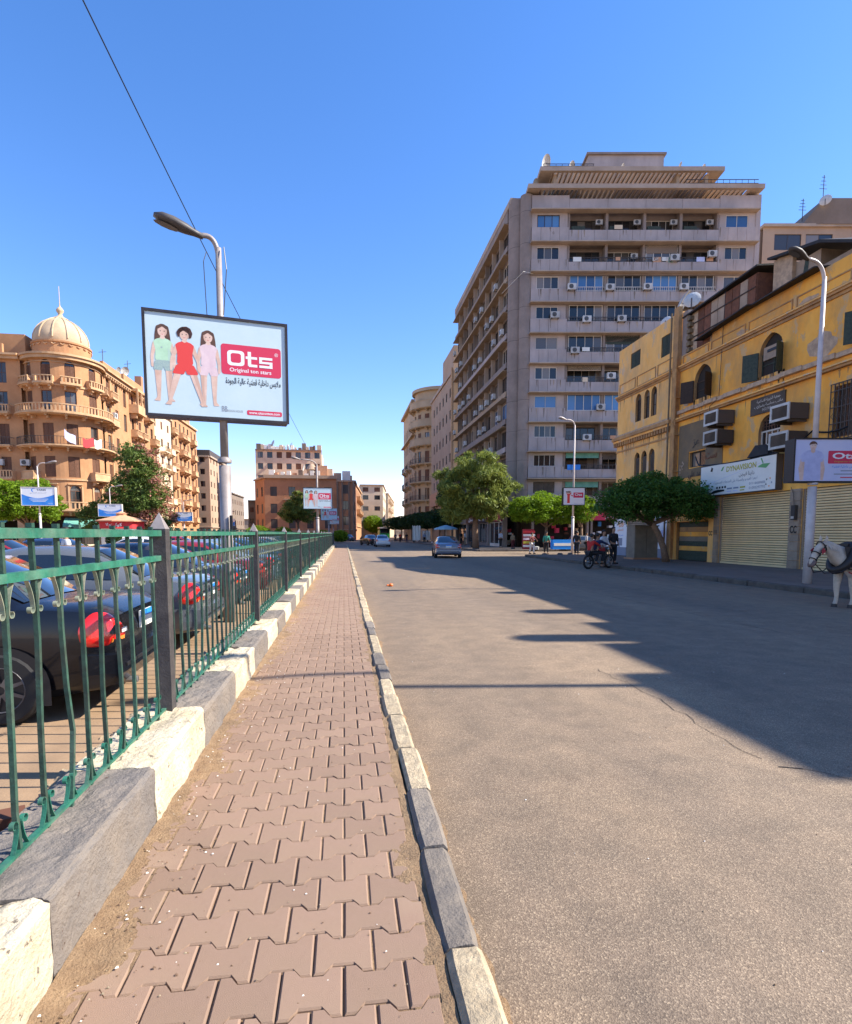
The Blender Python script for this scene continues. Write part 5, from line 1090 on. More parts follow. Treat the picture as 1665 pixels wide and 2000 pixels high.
# row continuing down the right-hand street on the left side
block('apartment_building','sunlit orange-tan block next down the street after the dark corner building',[(Fac(3.2,149.5,86,-1),34)],[0,3.6,7,10.4],14.2,'orangewall','orangetrim',2.8,1.1,1.9,bal=[(0,k,i,.6,'solid') for k in (2,3) for i in (1,3,5,8)],body=(-8,2.8,149.8,183))
block('apartment_building','tan block with a big dark window and green sheeting facing the street',[(Fac(5.2,186,0,-1),7.4),(Fac(12.6,186,84,-1),28)],[0,4.5,8,11.5,14],17.2,'palewall','beigewall',3.6,1.8,1.4,body=(5.2,12.2,186.4,214),shut=.1)
block('apartment_building','cream block with rows of small windows at the far end of the street',[(Fac(17.2,226,83,-1),70),(Fac(13.5,225.8,0,-1),3.7)],[0,4,7.4,10.8,14.2],17.4,'farwall','palewall',3.2,1.2,1.8,body=(10,16.8,226.3,290),bal=[(0,k,i,.5,'solid') for k in (2,3,4) for i in (1,4,7,9)])
# right side beyond the round building
block('apartment_building','distant dark block on the right side of the street',[(Fac(22,150,90,1),60),(Fac(22,149.8,0,-1),10)],[0,4,7.4,10.8],14.5,'greywall','greywall',3.4,1.2,1.7,body=(22.5,34,150.2,210))
# ================= LAMP POSTS AND BILLBOARDS =================
def lamp_head(m,p,d,L=.75,up=.25):
    """cobra head at p pointing along d"""
    d=Vector(d).normalized(); z=Vector((0,0,1)); s=d.cross(z).normalized(); u=s.cross(d)
    sec=[(0,.05,.05),(.18,.07,.06),(.35,.11,.085),(.62,.15,.10),(.85,.13,.085),(1,.05,.03)]; n=12; vs=[];fs=[]
    for t,w,h in sec:
        for k in range(n): a=2*PI*k/n; vs.append(p+d*(L*t)+s*(w*cos(a))+u*(h*sin(a)*(1 if sin(a)>0 else .8)))
    for i in range(len(sec)-1):
        for k in range(n): a=i*n+k;b=i*n+(k+1)%n; fs.append((a,b,b+n,a+n))
    fs+=[list(range(n))[::-1],[(len(sec)-1)*n+k for k in range(n)]]; return vs,fs
def arc_pts(a,b,c,n=10): a,b,c=Vector(a),Vector(b),Vector(c); return [a*(1-t)**2+b*2*t*(1-t)+c*t*t for t in [i/n for i in range(n+1)]]
hairk='print_curl'
def figure_print(par,F,x,zf,h,skin,top,bottom,hair,spread=0,lean=0,short=False,mir=1,pose=0,L=.02):
    """a flat printed child on the billboard, feet at zf"""
    def P(pts,mt,d):
        for _ in range(2):
            q=[]
            for i in range(len(pts)): a,b=pts[i],pts[(i+1)%len(pts)]; q+=[(a[0]*.87+b[0]*.13,a[1]*.87+b[1]*.13),(a[0]*.13+b[0]*.87,a[1]*.13+b[1]*.87)]
            pts=q
        flat('print',par,F,[(x+mir*a*h,zf+b*h) for a,b in pts],mt,d)
    sp=spread
    P([(-.02,.50),(-.115,.50),(-.10-sp*.6,.26),(-.085-sp,.05),(-.13-sp,.0),(-.05-sp,-.005),(-.045-sp,.06),(-.03-sp*.5,.28)],skin,L)
    P([(.02,.50),(.115,.50),(.10+sp*.6,.26),(.085+sp,.05),(.14+sp,.0),(.05+sp,-.005),(.045+sp,.06),(.03+sp*.5,.28)],skin,L)
    P([(-.105,.78),(-.125,.74),(-.155-sp*.2,.58),(-.15-sp*.3,.44),(-.12-sp*.3,.43),(-.115-sp*.2,.57),(-.08,.70)],skin,L+.0015)
    P([(.105,.78),(.125,.74),(.155+sp*.2,.58),(.15+sp*.3,.44),(.12+sp*.3,.43),(.115+sp*.2,.57),(.08,.70)],skin,L+.0015)
    if not short: P([(-.075,.97),(-.095,.86),(-.10,.76),(-.06,.77),(.06,.77),(.10,.76),(.09,.88),(.075,.97),(0,1.0)],hair,L+.001)
    P([(-.03,.84),(.03,.84),(.035,.77),(-.035,.77)],skin,L+.003)
    P([(.055,.50),(.115,.50),(.10+sp*.6,.26),(.08+sp,.05),(.065+sp,.06),(.065+sp*.55,.27)],'print_skin2',L+.001)
    P([(-.075,.80),(-.03,.815),(0,.80),(.03,.815),(.075,.80),(.115,.77),(.09,.66),(.10,.52),(-.10,.52),(-.09,.66),(-.115,.77)],top,L+.004)
    P([(-.03,.70),(-.01,.71),(.0,.695),(-.02,.68)],bottom,L+.0048); P([(.085,.66),(.10,.52),(.06,.52),(.06,.7)],'print_fold',L+.0046) if top=='print_mint' else None
    P([(-.10,.53),(.10,.53),(.125+sp*.3,.40),(.02,.395),(0,.45),(-.02,.395),(-.125-sp*.3,.40)],bottom,L+.0055)
    n=14; P([(.058*cos(2*PI*k/n),.905+.072*sin(2*PI*k/n)) for k in range(n)],skin,L+.006)
    P([(.02,.835),(.055,.88),(.058,.93),(.035,.95),(.03,.88)],'print_skin2',L+.0068)
    if short: P([(-.07,.97),(-.095,.925),(-.08,.875),(-.058,.87),(-.05,.925),(-.01,.955),(.05,.92),(.056,.86),(.082,.865),(.10,.925),(.078,.985),(.03,1.01),(-.03,1.0)],hairk,L+.008)
    if False: P([(.085*cos(PI*k/12-.2),.925+.085*sin(PI*k/12-.2)) for k in range(0,15)]+[(-.06,.93),(-.03,.955),(.03,.96)],hair,L+.008)
    else: P([(.07*cos(PI*k/12),.93+.068*sin(PI*k/12)) for k in range(13)]+[(-.05,.93),(0,.965),(.05,.93)],hair,L+.008)
    for sx in (-1,1): P([(sx*.024-.009,.905),(sx*.024,.914),(sx*.024+.009,.905),(sx*.024,.898)],'print_black',L+.009)
    P([(-.02,.872),(0,.866),(.02,.872),(0,.859)],'print_red',L+.009)
def rrect(a,b,c,d,r,n=5):
    pts=[]
    for cx,cz,a0 in ((b-r,d-r,0),(a+r,d-r,90),(a+r,c+r,180),(b-r,c+r,270)):
        for k in range(n+1): t=R(a0+90*k/n); pts.append((cx+r*cos(t),cz+r*sin(t)))
    return pts
def ots_face(par,F,w,h,small=False):
    """printed face: three children and the red brand plate"""
    X,Z=F.t,(0,0,1)
    if not small:
        figure_print(par,F,w*.115,h*.13,h*.76,'print_skin','print_mint','print_denim','print_hair',spread=0,mir=1)
        figure_print(par,F,w*.265,h*.10,h*.78,'print_skin','print_redb','print_redb','print_hair',spread=.13,short=True,L=.03)
        figure_print(par,F,w*.43,h*.115,h*.76,'print_skin','print_pink','print_pink','print_hair',mir=-1,L=.02)
    flat('print',par,F,rrect(w*.52,w*.965,h*.45,h*.76,h*.03),'print_red',.015)
    def Q(pts,d=.019,mt='print_white'): flat('print',par,F,[(w*a,h*b) for a,b in pts],mt,d)
    # squared O, t and s built as bold strokes
    sk=[0]
    def stroke(x0,x1,z0,z1,mt='print_white',d=.019):
        sk[0]+=1; d=.019+.003*sk[0]; Q([(x0,z0),(x1,z0),(x1,z1),(x0,z1)],d,mt)
    O=rrect(.565,.69,.545,.70,.03); I=rrect(.590,.665,.575,.672,.02)
    flat('print',par,F,[(w*a,h*b) for a,b in O],'print_white',.019); flat('print',par,F,[(w*a,h*b) for a,b in I],'print_red',.023)
    stroke(.715,.74,.555,.70); stroke(.70,.785,.625,.65); stroke(.722,.785,.545,.572)
    stroke(.80,.90,.63,.655); stroke(.80,.822,.595,.65); stroke(.80,.90,.588,.61); stroke(.878,.90,.56,.60); stroke(.80,.90,.545,.57)
    text('lettering','Original ton stars',h*.055,'print_white',par,F.p(w*.735,h*.50,.02),X,Z,w*.31,.001); text('lettering','®',h*.05,'print_white',par,F.p(w*.93,h*.69,.02),X,Z)
    text('lettering',arab('ملابس داخلية قطنية عالية الجودة'),h*.085,'print_black',par,F.p(w*.755,h*.385,.02),X,Z,w*.41,.002)
    flat('print',par,F,rrect(w*.70,w*.965,h*.045,h*.095,h*.015),'print_red',.015); text('lettering','www.otscotton.com',h*.04,'print_white',par,F.p(w*.833,h*.07,.02),X,Z,w*.235,.001)
    text('lettering','DESIGN HOUSE',h*.03,'print_grey',par,F.p(w*.61,h*.075,.02),X,Z,w*.12); text('lettering','BB',h*.08,'print_grey',par,F.p(w*.535,h*.09,.02),X,Z,w*.04)
def billboard_post(x,y,zb,ang,w,h,z0,off,polez,arm,label,bz=.26,polemat='polegrey',face='ots',headmat='polegrey',bw=.035,frame='blackframe',group=None,detail=True,pr=(.13,.095,.06)):
    """lamp post with an advertising box clamped on it"""
    o=root('billboard_lamp_post',(x,y,zb),label,'lamp post',group)
    m=MB(); z1=z0+h*.35; m.tube([(x,y,zb),(x,y,zb+2.8)],[pr[0],pr[0]*.97],14,polemat); m.tube([(x,y,zb+2.85),(x,y,polez)],[pr[1],pr[2]],12,polemat); m.lathe([(pr[0]+.015,0),(pr[0]+.02,.05),(pr[1],.1)],(x,y,zb+2.85),14,polemat); m.build('pole',o,smooth=True)
    m=MB(); A=Vector((x,y,polez)); d=Vector(arm); E=A+d; m.tube(arc_pts(A-Vector((0,0,.25)),A+Vector((0,0,abs(d.z)+.12)),E),pr[2]*.85,8,polemat); m.build('arm',o,smooth=True)
    m=MB(); hd=Vector((d.x,d.y,-abs(d.z)*0+.22*math.hypot(d.x,d.y))); vs,fs=lamp_head(m,E-Vector(hd).normalized()*.05,hd,L=.78); m.add(vs,fs,headmat); hh=m.build('lamp_head',o,smooth=True)
    m=MB(); hn=hd.normalized(); c=E+hn*.52-Vector((0,0,.0)); s=hn.cross(Vector((0,0,1))).normalized(); u=s.cross(hn); n=10; m.poly([c+hn*(.2*cos(2*PI*k/n))+s*(.09*sin(2*PI*k/n))-u*.086 for k in range(n)],'lenspanel'); m.build('lens',hh)
    if face:
        F=Fac(x,y,ang,-1); a0=-off; m=MB(); fbox(m,F,a0-.03,a0+w+.03,z0-.03,z0+h+.03,-bz+.02,.10,frame)
        for f_ in ((a0-.045,a0+.0,z0-.045,z0+h+.045),(a0+w,a0+w+.045,z0-.045,z0+h+.045)): fbox(m,F,*f_,.10,.125,frame)
        fbox(m,F,a0,a0+w,z0-.045,z0,.10,.125,frame); fbox(m,F,a0,a0+w,z0+h,z0+h+.045,.10,.125,frame); box=m.build('advert_box',o)
        FF=Fac(*(F.p(a0,0,.104).xy),ang,-1); FF.o.z=z0
        FF.p=lambda a,z,d=0,FF=FF: FF.o+FF.t*a+FF.n*(d*.14)+Vector((0,0,z))
        m=MB(); m.poly([FF.p(0,0),FF.p(w,0),FF.p(w,h),FF.p(0,h)],'print_bg' if face=='ots' else 'print_white' if face!='man' else 'print_lilac'); m.build('advert_face',o)
        if face=='ots': ots_face(o,FF,w,h)
        if face=='man' or face=='girl':
            man=face=='man'
            def Pm(pts,mt,d): flat('print',o,FF,[(w*a,h*b) for a,b in pts],mt,d)
            sk,tp='print_skin','print_shirt' if man else 'print_redb'
            if man:
                Pm([(.10,.60),(.06,.30),(.09,.02),(.16,.02),(.16,.5)],sk,.012); Pm([(.42,.60),(.46,.30),(.44,.02),(.37,.02),(.37,.5)],sk,.012)
                Pm([(.22,.75),(.31,.75),(.40,.70),(.44,.60),(.42,.47),(.39,.46),(.40,.02),(.14,.02),(.15,.46),(.10,.47),(.09,.6),(.13,.70)],tp,.016)
                Pm([(.235,.78),(.30,.78),(.30,.70),(.267,.67),(.235,.70)],sk,.02); n=14; Pm([(.268+.05*cos(2*PI*k/n),.84+.085*sin(2*PI*k/n)) for k in range(n)],sk,.024); Pm([(.268+.06*cos(PI*k/10-.1),.875+.085*sin(PI*k/10-.1)) for k in range(12)]+[(.225,.88),(.30,.90)],'print_hair',.028)
                Pm([(.24,.86),(.255,.865),(.255,.855)],'print_black',.029); Pm([(.285,.86),(.30,.865),(.30,.855)],'print_black',.029); Pm([(.25,.80),(.285,.80),(.268,.79)],'print_red',.029)
            else:
                Pm([(.12,.72),(.25,.80),(.38,.70),(.30,.55),(.30,.10),(.18,.10),(.18,.55)],tp,.014); Pm([(.12,.75),(.26,.84),(.38,.76),(.30,.66),(.16,.66)],sk,.018); Pm([(.10,.80),(.34,.80),(.30,.72),(.12,.74)],'print_hair',.02); Pm([(.38,.6),(.46,.55),(.44,.5),(.34,.56)],tp,.014)
            a,b=(.50,.99) if man else (.47,.94)
            flat('print',o,FF,rrect(w*a,w*b,h*.42,h*.73,h*.03),'print_red',.014); text('lettering','Ots',h*.2,'print_white',o,FF.p(w*(a+b)/2,h*.60,.02),FF.t,(0,0,1),w*(b-a)*.74,.006)
            if man:
                text('lettering','Original ton stars',h*.05,'print_gold',o,FF.p(w*.745,h*.47,.02),FF.t,(0,0,1),w*.3); text('lettering',arab('ملابس داخلية قطنية'),h*.08,'print_blue',o,FF.p(w*.76,h*.35,.02),FF.t,(0,0,1),w*.38,.001)
                for k in range(3): Pm([(.70-.1*(k%2),.26-k*.08),(.95,.26-k*.08),(.95,.235-k*.08),(.70-.1*(k%2),.235-k*.08)],'print_grey' if k<2 else 'print_red',.014)
            else: text('lettering','www.otscotton.com',h*.05,'print_grey',o,FF.p(w*.7,h*.08,.02),FF.t,(0,0,1),w*.4)
        if face=='tares':
            m=MB(); m.poly([FF.p(0,0,.006),FF.p(w,0,.006),FF.p(w,h*.62,.006)]+[FF.p(w*(1-t),h*(.62-.22*sin(PI*t)),.006) for t in [i/12 for i in range(1,12)]]+[FF.p(0,h*.62,.006)],'print_blue'); m.build('print',o)
            text('lettering','TARES',h*.13,'print_black',o,FF.p(w*.6,h*.86,.012),FF.t,(0,0,1),w*.28,.004); text('lettering',arab('للاستثمار العقاري'),h*.08,'print_grey',o,FF.p(w*.5,h*.7,.012),FF.t,(0,0,1),w*.5)
            n=12; m=MB(); m.poly([FF.p(w*.36+h*.11*cos(a),h*.85+h*.11*sin(a),.01) for a in [.6+i*.35 for i in range(n)]]+[FF.p(w*.37+h*.07*cos(a),h*.86+h*.07*sin(a),.01) for a in [.6+i*.35 for i in range(n)][::-1]],'print_blue'); m.build('print',o)
            for k in range(3): m=MB(); q=h*(.34-.07*k); m.poly([FF.p(w*(.22+.05*k),q,.012),FF.p(w*(.8-.04*k),q,.012),FF.p(w*(.8-.04*k),q+h*.025,.012),FF.p(w*(.22+.05*k),q+h*.025,.012)],'print_white'); m.build('print',o)
            text('lettering','19155',h*.08,'print_white',o,FF.p(w*.85,h*.1,.012),FF.t,(0,0,1),w*.14)
    return o
# near billboard: left edge nearer than the right
o=billboard_post(-2.08,10.75,.0,11.5,2.27,1.66,3.62,1.19,6.5,(-.27,-.11,.13),'tall grey lamp post carrying the large billboard with three children, nearest on the left',group=None,headmat='lampgrey',pr=(.105,.072,.05))
m=MB(); m.tube([(-2.27,10.7,6.4),(-2.3,10.6,6.2),(-2.28,10.65,5.3)],.008,4,'black'); m.tube([(-1.98,10.7,6.5),(-1.93,10.62,6.1),(-2.0,10.63,5.35)],.008,4,'black'); m.build('wiring',o)
m=MB(); m.box(-2.0,-1.955,10.60,10.66,1.62,1.92,'black'); m.build('hatch',o)
for y,l in ((48,'second lamp post along the path, its billboard over the low bushes'),(84,'third lamp post along the path with a small far billboard'),(120,'farthest small billboard post before the dark corner building')): billboard_post(-2.1,y,0,4,2.27,1.66,3.62-(.0 if y<50 else .1),1.1,7.2,(-1.3,-.5,.3),l)
billboard_post(13.42,15.0,.15,-8,1.9,1.17,3.10,.62,8.75,(-.75,-.2,.35),'white lamp post before the yellow building, its billboard showing a man',polemat='polewhite',face='man',headmat='frame_dark',bz=.35,frame='black',pr=(.12,.085,.055))
billboard_post(17.9,43.4,.0,-8,1.65,1.3,3.85,.8,10.0,(-.8,-.2,.35),'slim white lamp post at the cross street with a small billboard',polemat='polewhite',face='girl',headmat='polewhite',bz=.4,frame='black',pr=(.11,.08,.055))
o=billboard_post(13.4,4.3,.15,-8,1.9,1.17,3.10,.62,11.3,(-.9,-.2,.35),'tall white lamp post out of the picture whose shadow crosses the footpath',polemat='polewhite',face=None,pr=(.12,.085,.06))
# blue signs across the plaza
for (x,y,w,h,z0,l) in ((-21.6,45,2.15,1.25,3.62,'nearest blue and white developer billboard left of the plaza kiosk'),(-24.7,66,2.3,1.25,3.45,'second blue and white billboard in front of the red kiosk'),(-24.0,92,2.4,1.3,3.5,'third blue billboard with a lamp in front of the pale brick block'),(-26.5,140,2.6,1.6,3.4,'small blue billboard right beside the big lamp post')):
    billboard_post(x,y,.1,2,w,h,z0,w*.5,6.4,(.6,0,.2),l,face='tares',frame='frame_white',pr=(.08,.06,.04),polemat='polewhite')
m=MB(); m.box(-12.6,-9.8,150,150.3,3,5.2,'print_blue'); m.box(-11.4,-10.9,149.9,150,3.3,5.6,'print_white'); m.tube([(-12,150.2,0),(-12,150.2,3)],.08,6,'polegrey'); m.tube([(-10.4,150.2,0),(-10.4,150.2,3)],.08,6,'polegrey'); tag(m.build('billboard'),'far blue billboard above the bushes left of the middle building','billboard')
for x,y,l in ((-30,90,'thin dark street lamp beside the bougainvillea'),(-29.5,112,'grey lamp post in front of the orange flats')): billboard_post(x,y,0,0,1,1,3,.5,8.2,(1.0,0,.3),l,face=None,pr=(.09,.06,.05))
# overhead wire strung from post to post
cable([(-2.6,48,8.0),(-3.62,20.3,9.32),(-3.9,8.2,9.85),(-4.3,-8,10.5)],.012,'thin black overhead wire running from the far lamp post up out of the picture',sag=.05,name='overhead_wire',cat='wire')
# ================= TREES =================
def tree(x,y,z,label,trunk,lobes,leafm,n,ls,group=None,name='tree',seed=1,droop=0,trunkmat='bark',branches=6,flower=0,elong=1.4,fill=.75,cluster=0):
    r=random.Random(seed); o=root(name,(x,y,z),label,'tree',group)
    m=MB(); P=[Vector((x,y,z))+Vector(p[:3]) for p in trunk]; m.tube(P,[p[3] for p in trunk],9,trunkmat); top=P[-1]
    for i in range(branches):
        L=lobes[i%len(lobes)]; c=Vector((x+L[0],y+L[1],z+L[2])); t=c+Vector((r.uniform(-.5,.5)*L[3],r.uniform(-.5,.5)*L[3],r.uniform(-.3,.5)*L[4])); mid=top.lerp(t,.5)+Vector((r.uniform(-.2,.2),r.uniform(-.2,.2),-.1)); rr=trunk[-1][3]; m.tube([top-Vector((0,0,.1)),mid,t],[rr*.75,rr*.45,rr*.15],6,trunkmat)
    m.build('trunk',o,smooth=True)
    m=MB(); vs=[];fs=[];mi=[]; tot=sum(L[3]*L[3]*L[4] for L in lobes); nn=[max(1,int(n*L[3]*L[3]*L[4]/tot)) for L in lobes]
    fm=m._m(leafm); flm=m._m('flower') if flower else 0
    for L,k in zip(lobes,nn):
        cx,cy,cz,rx,rz=x+L[0],y+L[1],z+L[2],L[3],L[4]
        cl=[]
        if cluster:
            for _ in range(cluster): 
                d=Vector((r.gauss(0,1),r.gauss(0,1),r.gauss(0,1))).normalized(); q=r.uniform(.72,1.08); cl.append((cx+d.x*rx*q,cy+d.y*rx*q,cz+d.z*rz*q,r.uniform(.2,.36)*rx))
        for _ in range(k):
            if cl and r.random()<fill:
                c=r.choice(cl); d=Vector((r.gauss(0,1),r.gauss(0,1),r.gauss(0,1))).normalized()*c[3]*r.random()**.4; p=Vector((c[0]+d.x,c[1]+d.y,c[2]+d.z*.6))
            else:
                d=Vector((r.gauss(0,1),r.gauss(0,1),r.gauss(0,1))).normalized(); q=1-.45*r.random()**1.7 if r.random()<.85 else r.random(); q*=1+.16*NZ.noise(Vector((d.x*2.3+seed,d.y*2.3,d.z*2.3))); p=Vector((cx+d.x*rx*q,cy+d.y*rx*q,cz+d.z*rz*q))
            s=ls*r.uniform(.6,1.35); a=Vector((r.gauss(0,1),r.gauss(0,1),r.gauss(0,.7)-droop)).normalized()*s*elong; b=a.cross(Vector((r.gauss(0,1),r.gauss(0,1),r.gauss(0,1)+1e-3))).normalized()*s*.55
            i0=len(vs); vs+=[p-a*.5,p+b*.5,p+a*.5,p-b*.5]; fs.append((i0,i0+1,i0+2,i0+3)); mi.append(flm if flower and NZ.noise(p*.45+Vector((5,1,0)))+.25*((p.x-x)/rx)>flower and r.random()<.8 else fm)
    m.v=[tuple(v) for v in vs]; m.f=fs; m.mi=mi; m.build('crown',o); return o
# leaning round ficus in front of the yellow building
tree(16.3,27.3,.15,'dark round-clipped ficus with a forked leaning trunk in front of the yellow building',[(0,0,0,.2),(-.16,0,.7,.16),(-.5,0,1.5,.145),(-.85,0,2.0,.13)],[(-1.0,-.1,3.15,2.25,1.05),(-2.5,0,2.9,1.3,.85),(.9,0,3.0,1.5,.9),(-.3,.4,3.6,1.6,.9),(1.6,-.2,2.9,.9,.7),(-1.8,0,3.4,1.3,.8)],'leaf_ficus',27000,.12,seed=3,name='ficus_tree',branches=9,cluster=34,fill=.7)
m=MB()
tree(18.9,52.4,.15,'bright sunlit ficus left of the cross street billboard',[(0,0,0,.16),(.05,0,1.2,.14),(.1,0,2.1,.12)],[(-1.2,-.2,3.7,2.0,1.35),(.8,0,3.6,1.9,1.2),(-2.4,0,3.7,1.2,1.2),(0,.3,4.5,1.4,.8)],'leaf_bright',24000,.17,seed=5,name='ficus_tree',cluster=26,fill=.7)
tree(22.2,51.6,.15,'smaller bright ficus just right of the cross street billboard',[(0,0,0,.14),(-.05,0,2.2,.11)],[(0,0,3.7,1.4,1.3),(-1.2,0,3.5,1.0,1.0)],'leaf_bright',10000,.17,seed=6,name='ficus_tree',cluster=16,fill=.7)
tree(12.7,54.6,.15,'tall feathery tree with drooping sunlit fronds by the tower',[(0,0,0,.34),(-.08,0,1.6,.28),(-.08,0,3.2,.25)],[(0,0,5.6,3.1,2.6),(-1.9,0,5.4,2.1,2.3),(2.0,0,5.8,1.9,1.8),(.1,-.3,7.7,2.2,1.35),(-2.1,0,3.6,1.5,1.2),(1.7,0,3.9,1.6,1.2),(-2.5,0,7.0,1.0,.6)],'leaf_feather',24000,.19,seed=9,name='feathery_tree',droop=.8,elong=3.0,cluster=22,fill=.88)
for i,(x,y,rx,h) in enumerate(((14.8,84,2.3,3.6),(15.2,91,2.6,3.9),(14.4,99,2.4,3.8),(14.2,108,2.6,3.9),(13.9,118,2.8,3.9),(13.0,130,2.8,3.9),(12.6,143,3,4),(15.2,80,2.2,6.4))):
    tree(x,y,.1,['dark clipped ficus left of the feathery tree','second dark ficus down the right pavement','third dark ficus down the right pavement','fourth dark ficus in front of the round building','fifth dark ficus in the row','sixth dark ficus in the row','last dark ficus at the far end of the right row','shaded taller tree against the beige wall'][i],[(0,0,0,.15),(0,0,h-1.2,.12)],[(0,0,h,rx,1.5),(rx*.5,0,h-.2,rx*.7,1.2)],'leaf_dark',4500,.3,'ficus trees in the right-hand row',name='ficus_tree',seed=20+i)
tree(-27.3,55,.1,'broad bright-leaved tree at the left edge of the picture',[(0,0,0,.2),(0,0,2.2,.16)],[(0,0,4.4,2.3,1.7),(-2.2,0,4.2,2.2,1.6),(1.3,0,3.7,1.5,1.3),(.3,0,5.2,1.6,1.0)],'leaf_bright',20000,.2,seed=31,name='round_tree',cluster=20,fill=.7)
tree(-25.6,75,.1,'tall tree overgrown with pink flowering creeper before the domed building',[(0,0,0,.3),(0,0,3.5,.25)],[(.5,0,6.3,3.2,3.0),(1.2,0,9.6,2.5,2.4),(-.2,0,11.0,1.3,1.5),(2.3,0,7,2.2,3.6),(-2.2,0,4.2,2.4,1.9),(-4.2,0,3.3,1.9,1.6),(2.6,0,3.8,2.4,2.2)],'leaf_boug',32000,.27,seed=33,name='flowering_tree',flower=.27,cluster=20,fill=.6)
tree(-8.2,107,0,'feathery tree in front of the middle building',[(0,0,0,.25),(0,0,3.6,.2)],[(0,0,6,2.4,2.0),(-1.6,0,5.4,1.7,1.7),(1.8,0,5.0,1.7,1.6),(0,0,8.0,1.4,1.2)],'leaf_feather',9000,.34,seed=35,name='feathery_tree',droop=.5,elong=2,cluster=14)
tree(9.2,185,0,'small round bright tree far down the street',[(0,0,0,.2),(0,0,2.5,.15)],[(0,0,4.8,3.1,2.6),(.8,0,3.6,2.6,1.8)],'leaf_bright',5000,.45,seed=37,name='round_tree')
def bush(x,y,rx,rz,mat,label,seed,ls=.22,n=2500,z=0.1):
    o=tree(x,y,z,label,[(0,0,0,.05),(0,0,rz*.6,.04)],[(0,0,rz*.8,rx,rz*.8)],mat,n,ls,name='bush',seed=seed,branches=2,group=None); o['category']='bush'; return o
bush(-13.6,96,2.2,1.7,'leaf_bright','clipped bright bush behind the railing near the big lamp post',41,n=3000); bush(-9.8,96,1.6,1.6,'leaf_bright','smaller clipped bush right of the bright one',42); bush(-19.5,100,1.6,1.5,'leaf_dark','dark bush left of the big lamp post',43)
bush(-3.7,100,1.7,1.35,'leaf_bright','low clipped bush in front of the middle building',44); bush(-.6,101,1.4,1.3,'leaf_bright','low clipped bush right of the second billboard post',45); bush(-26.5,85,2.2,2.0,'leaf_palm','yellow-green palm bush right of the kiosk',46,ls=.4); bush(-21.5,58,.7,1.2,'leaf_dark','slim potted bush left of the kiosk',47,ls=.15); bush(-19.8,62,.9,1.2,'leaf_palm','spiky palm bush between awning and kiosk',48,ls=.3); bush(-26,90,2.5,1.6,'leaf_dark','dark hedge clump under the third billboard',49); bush(-16.5,110,1.8,1.4,'leaf_dark','dark rounded shrub by the far left road',50)
# ================= KIOSK, SHADES =================
k=root('kiosk',(-22.2,62,0.1),'red and white street kiosk with a pale octagonal roof','kiosk')
m=MB(); m.lathe([(2.0,0),(2.0,2.0)],(-22.2,62,.1),8,'white'); m.build('wall',k); m=MB(); m.lathe([(2.15,2.0),(2.15,2.7)],(-22.2,62,.1),8,'awnred'); m.build('fascia',k)
m=MB(); m.lathe([(2.5,2.68),(2.5,2.78),(.5,3.3),(.5,3.5),(.6,3.5),(0,3.75)],(-22.2,62,.1),8,'salmon'); m.build('roof',k); text('lettering',arab('كوكاكولا'),.42,'print_white',k,(-22.2,59.92,2.45),(1,0,0),(0,0,1),1.5,.01)
m=MB(); m.lathe([(1.6,0),(1.5,.2),(.1,.6)],(13.2,74,2.1),10,'parasol'); m.tube([(13.2,74,.15),(13.2,74,2.7)],.04,5,'polewhite'); tag(m.build('parasol'),'pale blue parasol over a stall at the far right kerb','parasol')
m=MB(); m.box(12.7,13.8,73.6,74.4,.15,1.1,'acwhite'); tag(m.build('vending_stall'),'small white stall under the pale blue parasol','stall')
# far low railing of the left road
q=root('boundary_railing',(-24,50,.1),'distant pale low wall with thin railing beyond the left road','railing')
m=MB(); m.box(-24.2,-23.9,5,74,.0,.55,'palewall'); m.build('base',q); m=MB()
for i in range(120): y=8+i*.55; m.box(-24.07,-24.03,y,y+.04,.55,1.4,'frame_dark')
m.box(-24.08,-24.02,8,74,1.38,1.43,'frame_dark'); m.build('bars',q)['kind']='stuff'
q=root('boundary_railing',(-5,77,0),'dark far railing closing the parking lot','railing'); m=MB(); m.box(-22,-1.4,76.4,76.6,0,.4,'palewall'); m.build('base',q); m=MB()
for i in range(80): x=-22+i*.26; m.box(x,x+.04,76.48,76.52,.4,1.3,'frame_dark')
m.box(-22,-1.4,76.47,76.53,1.28,1.34,'frame_dark'); m.build('bars',q)['kind']='stuff'
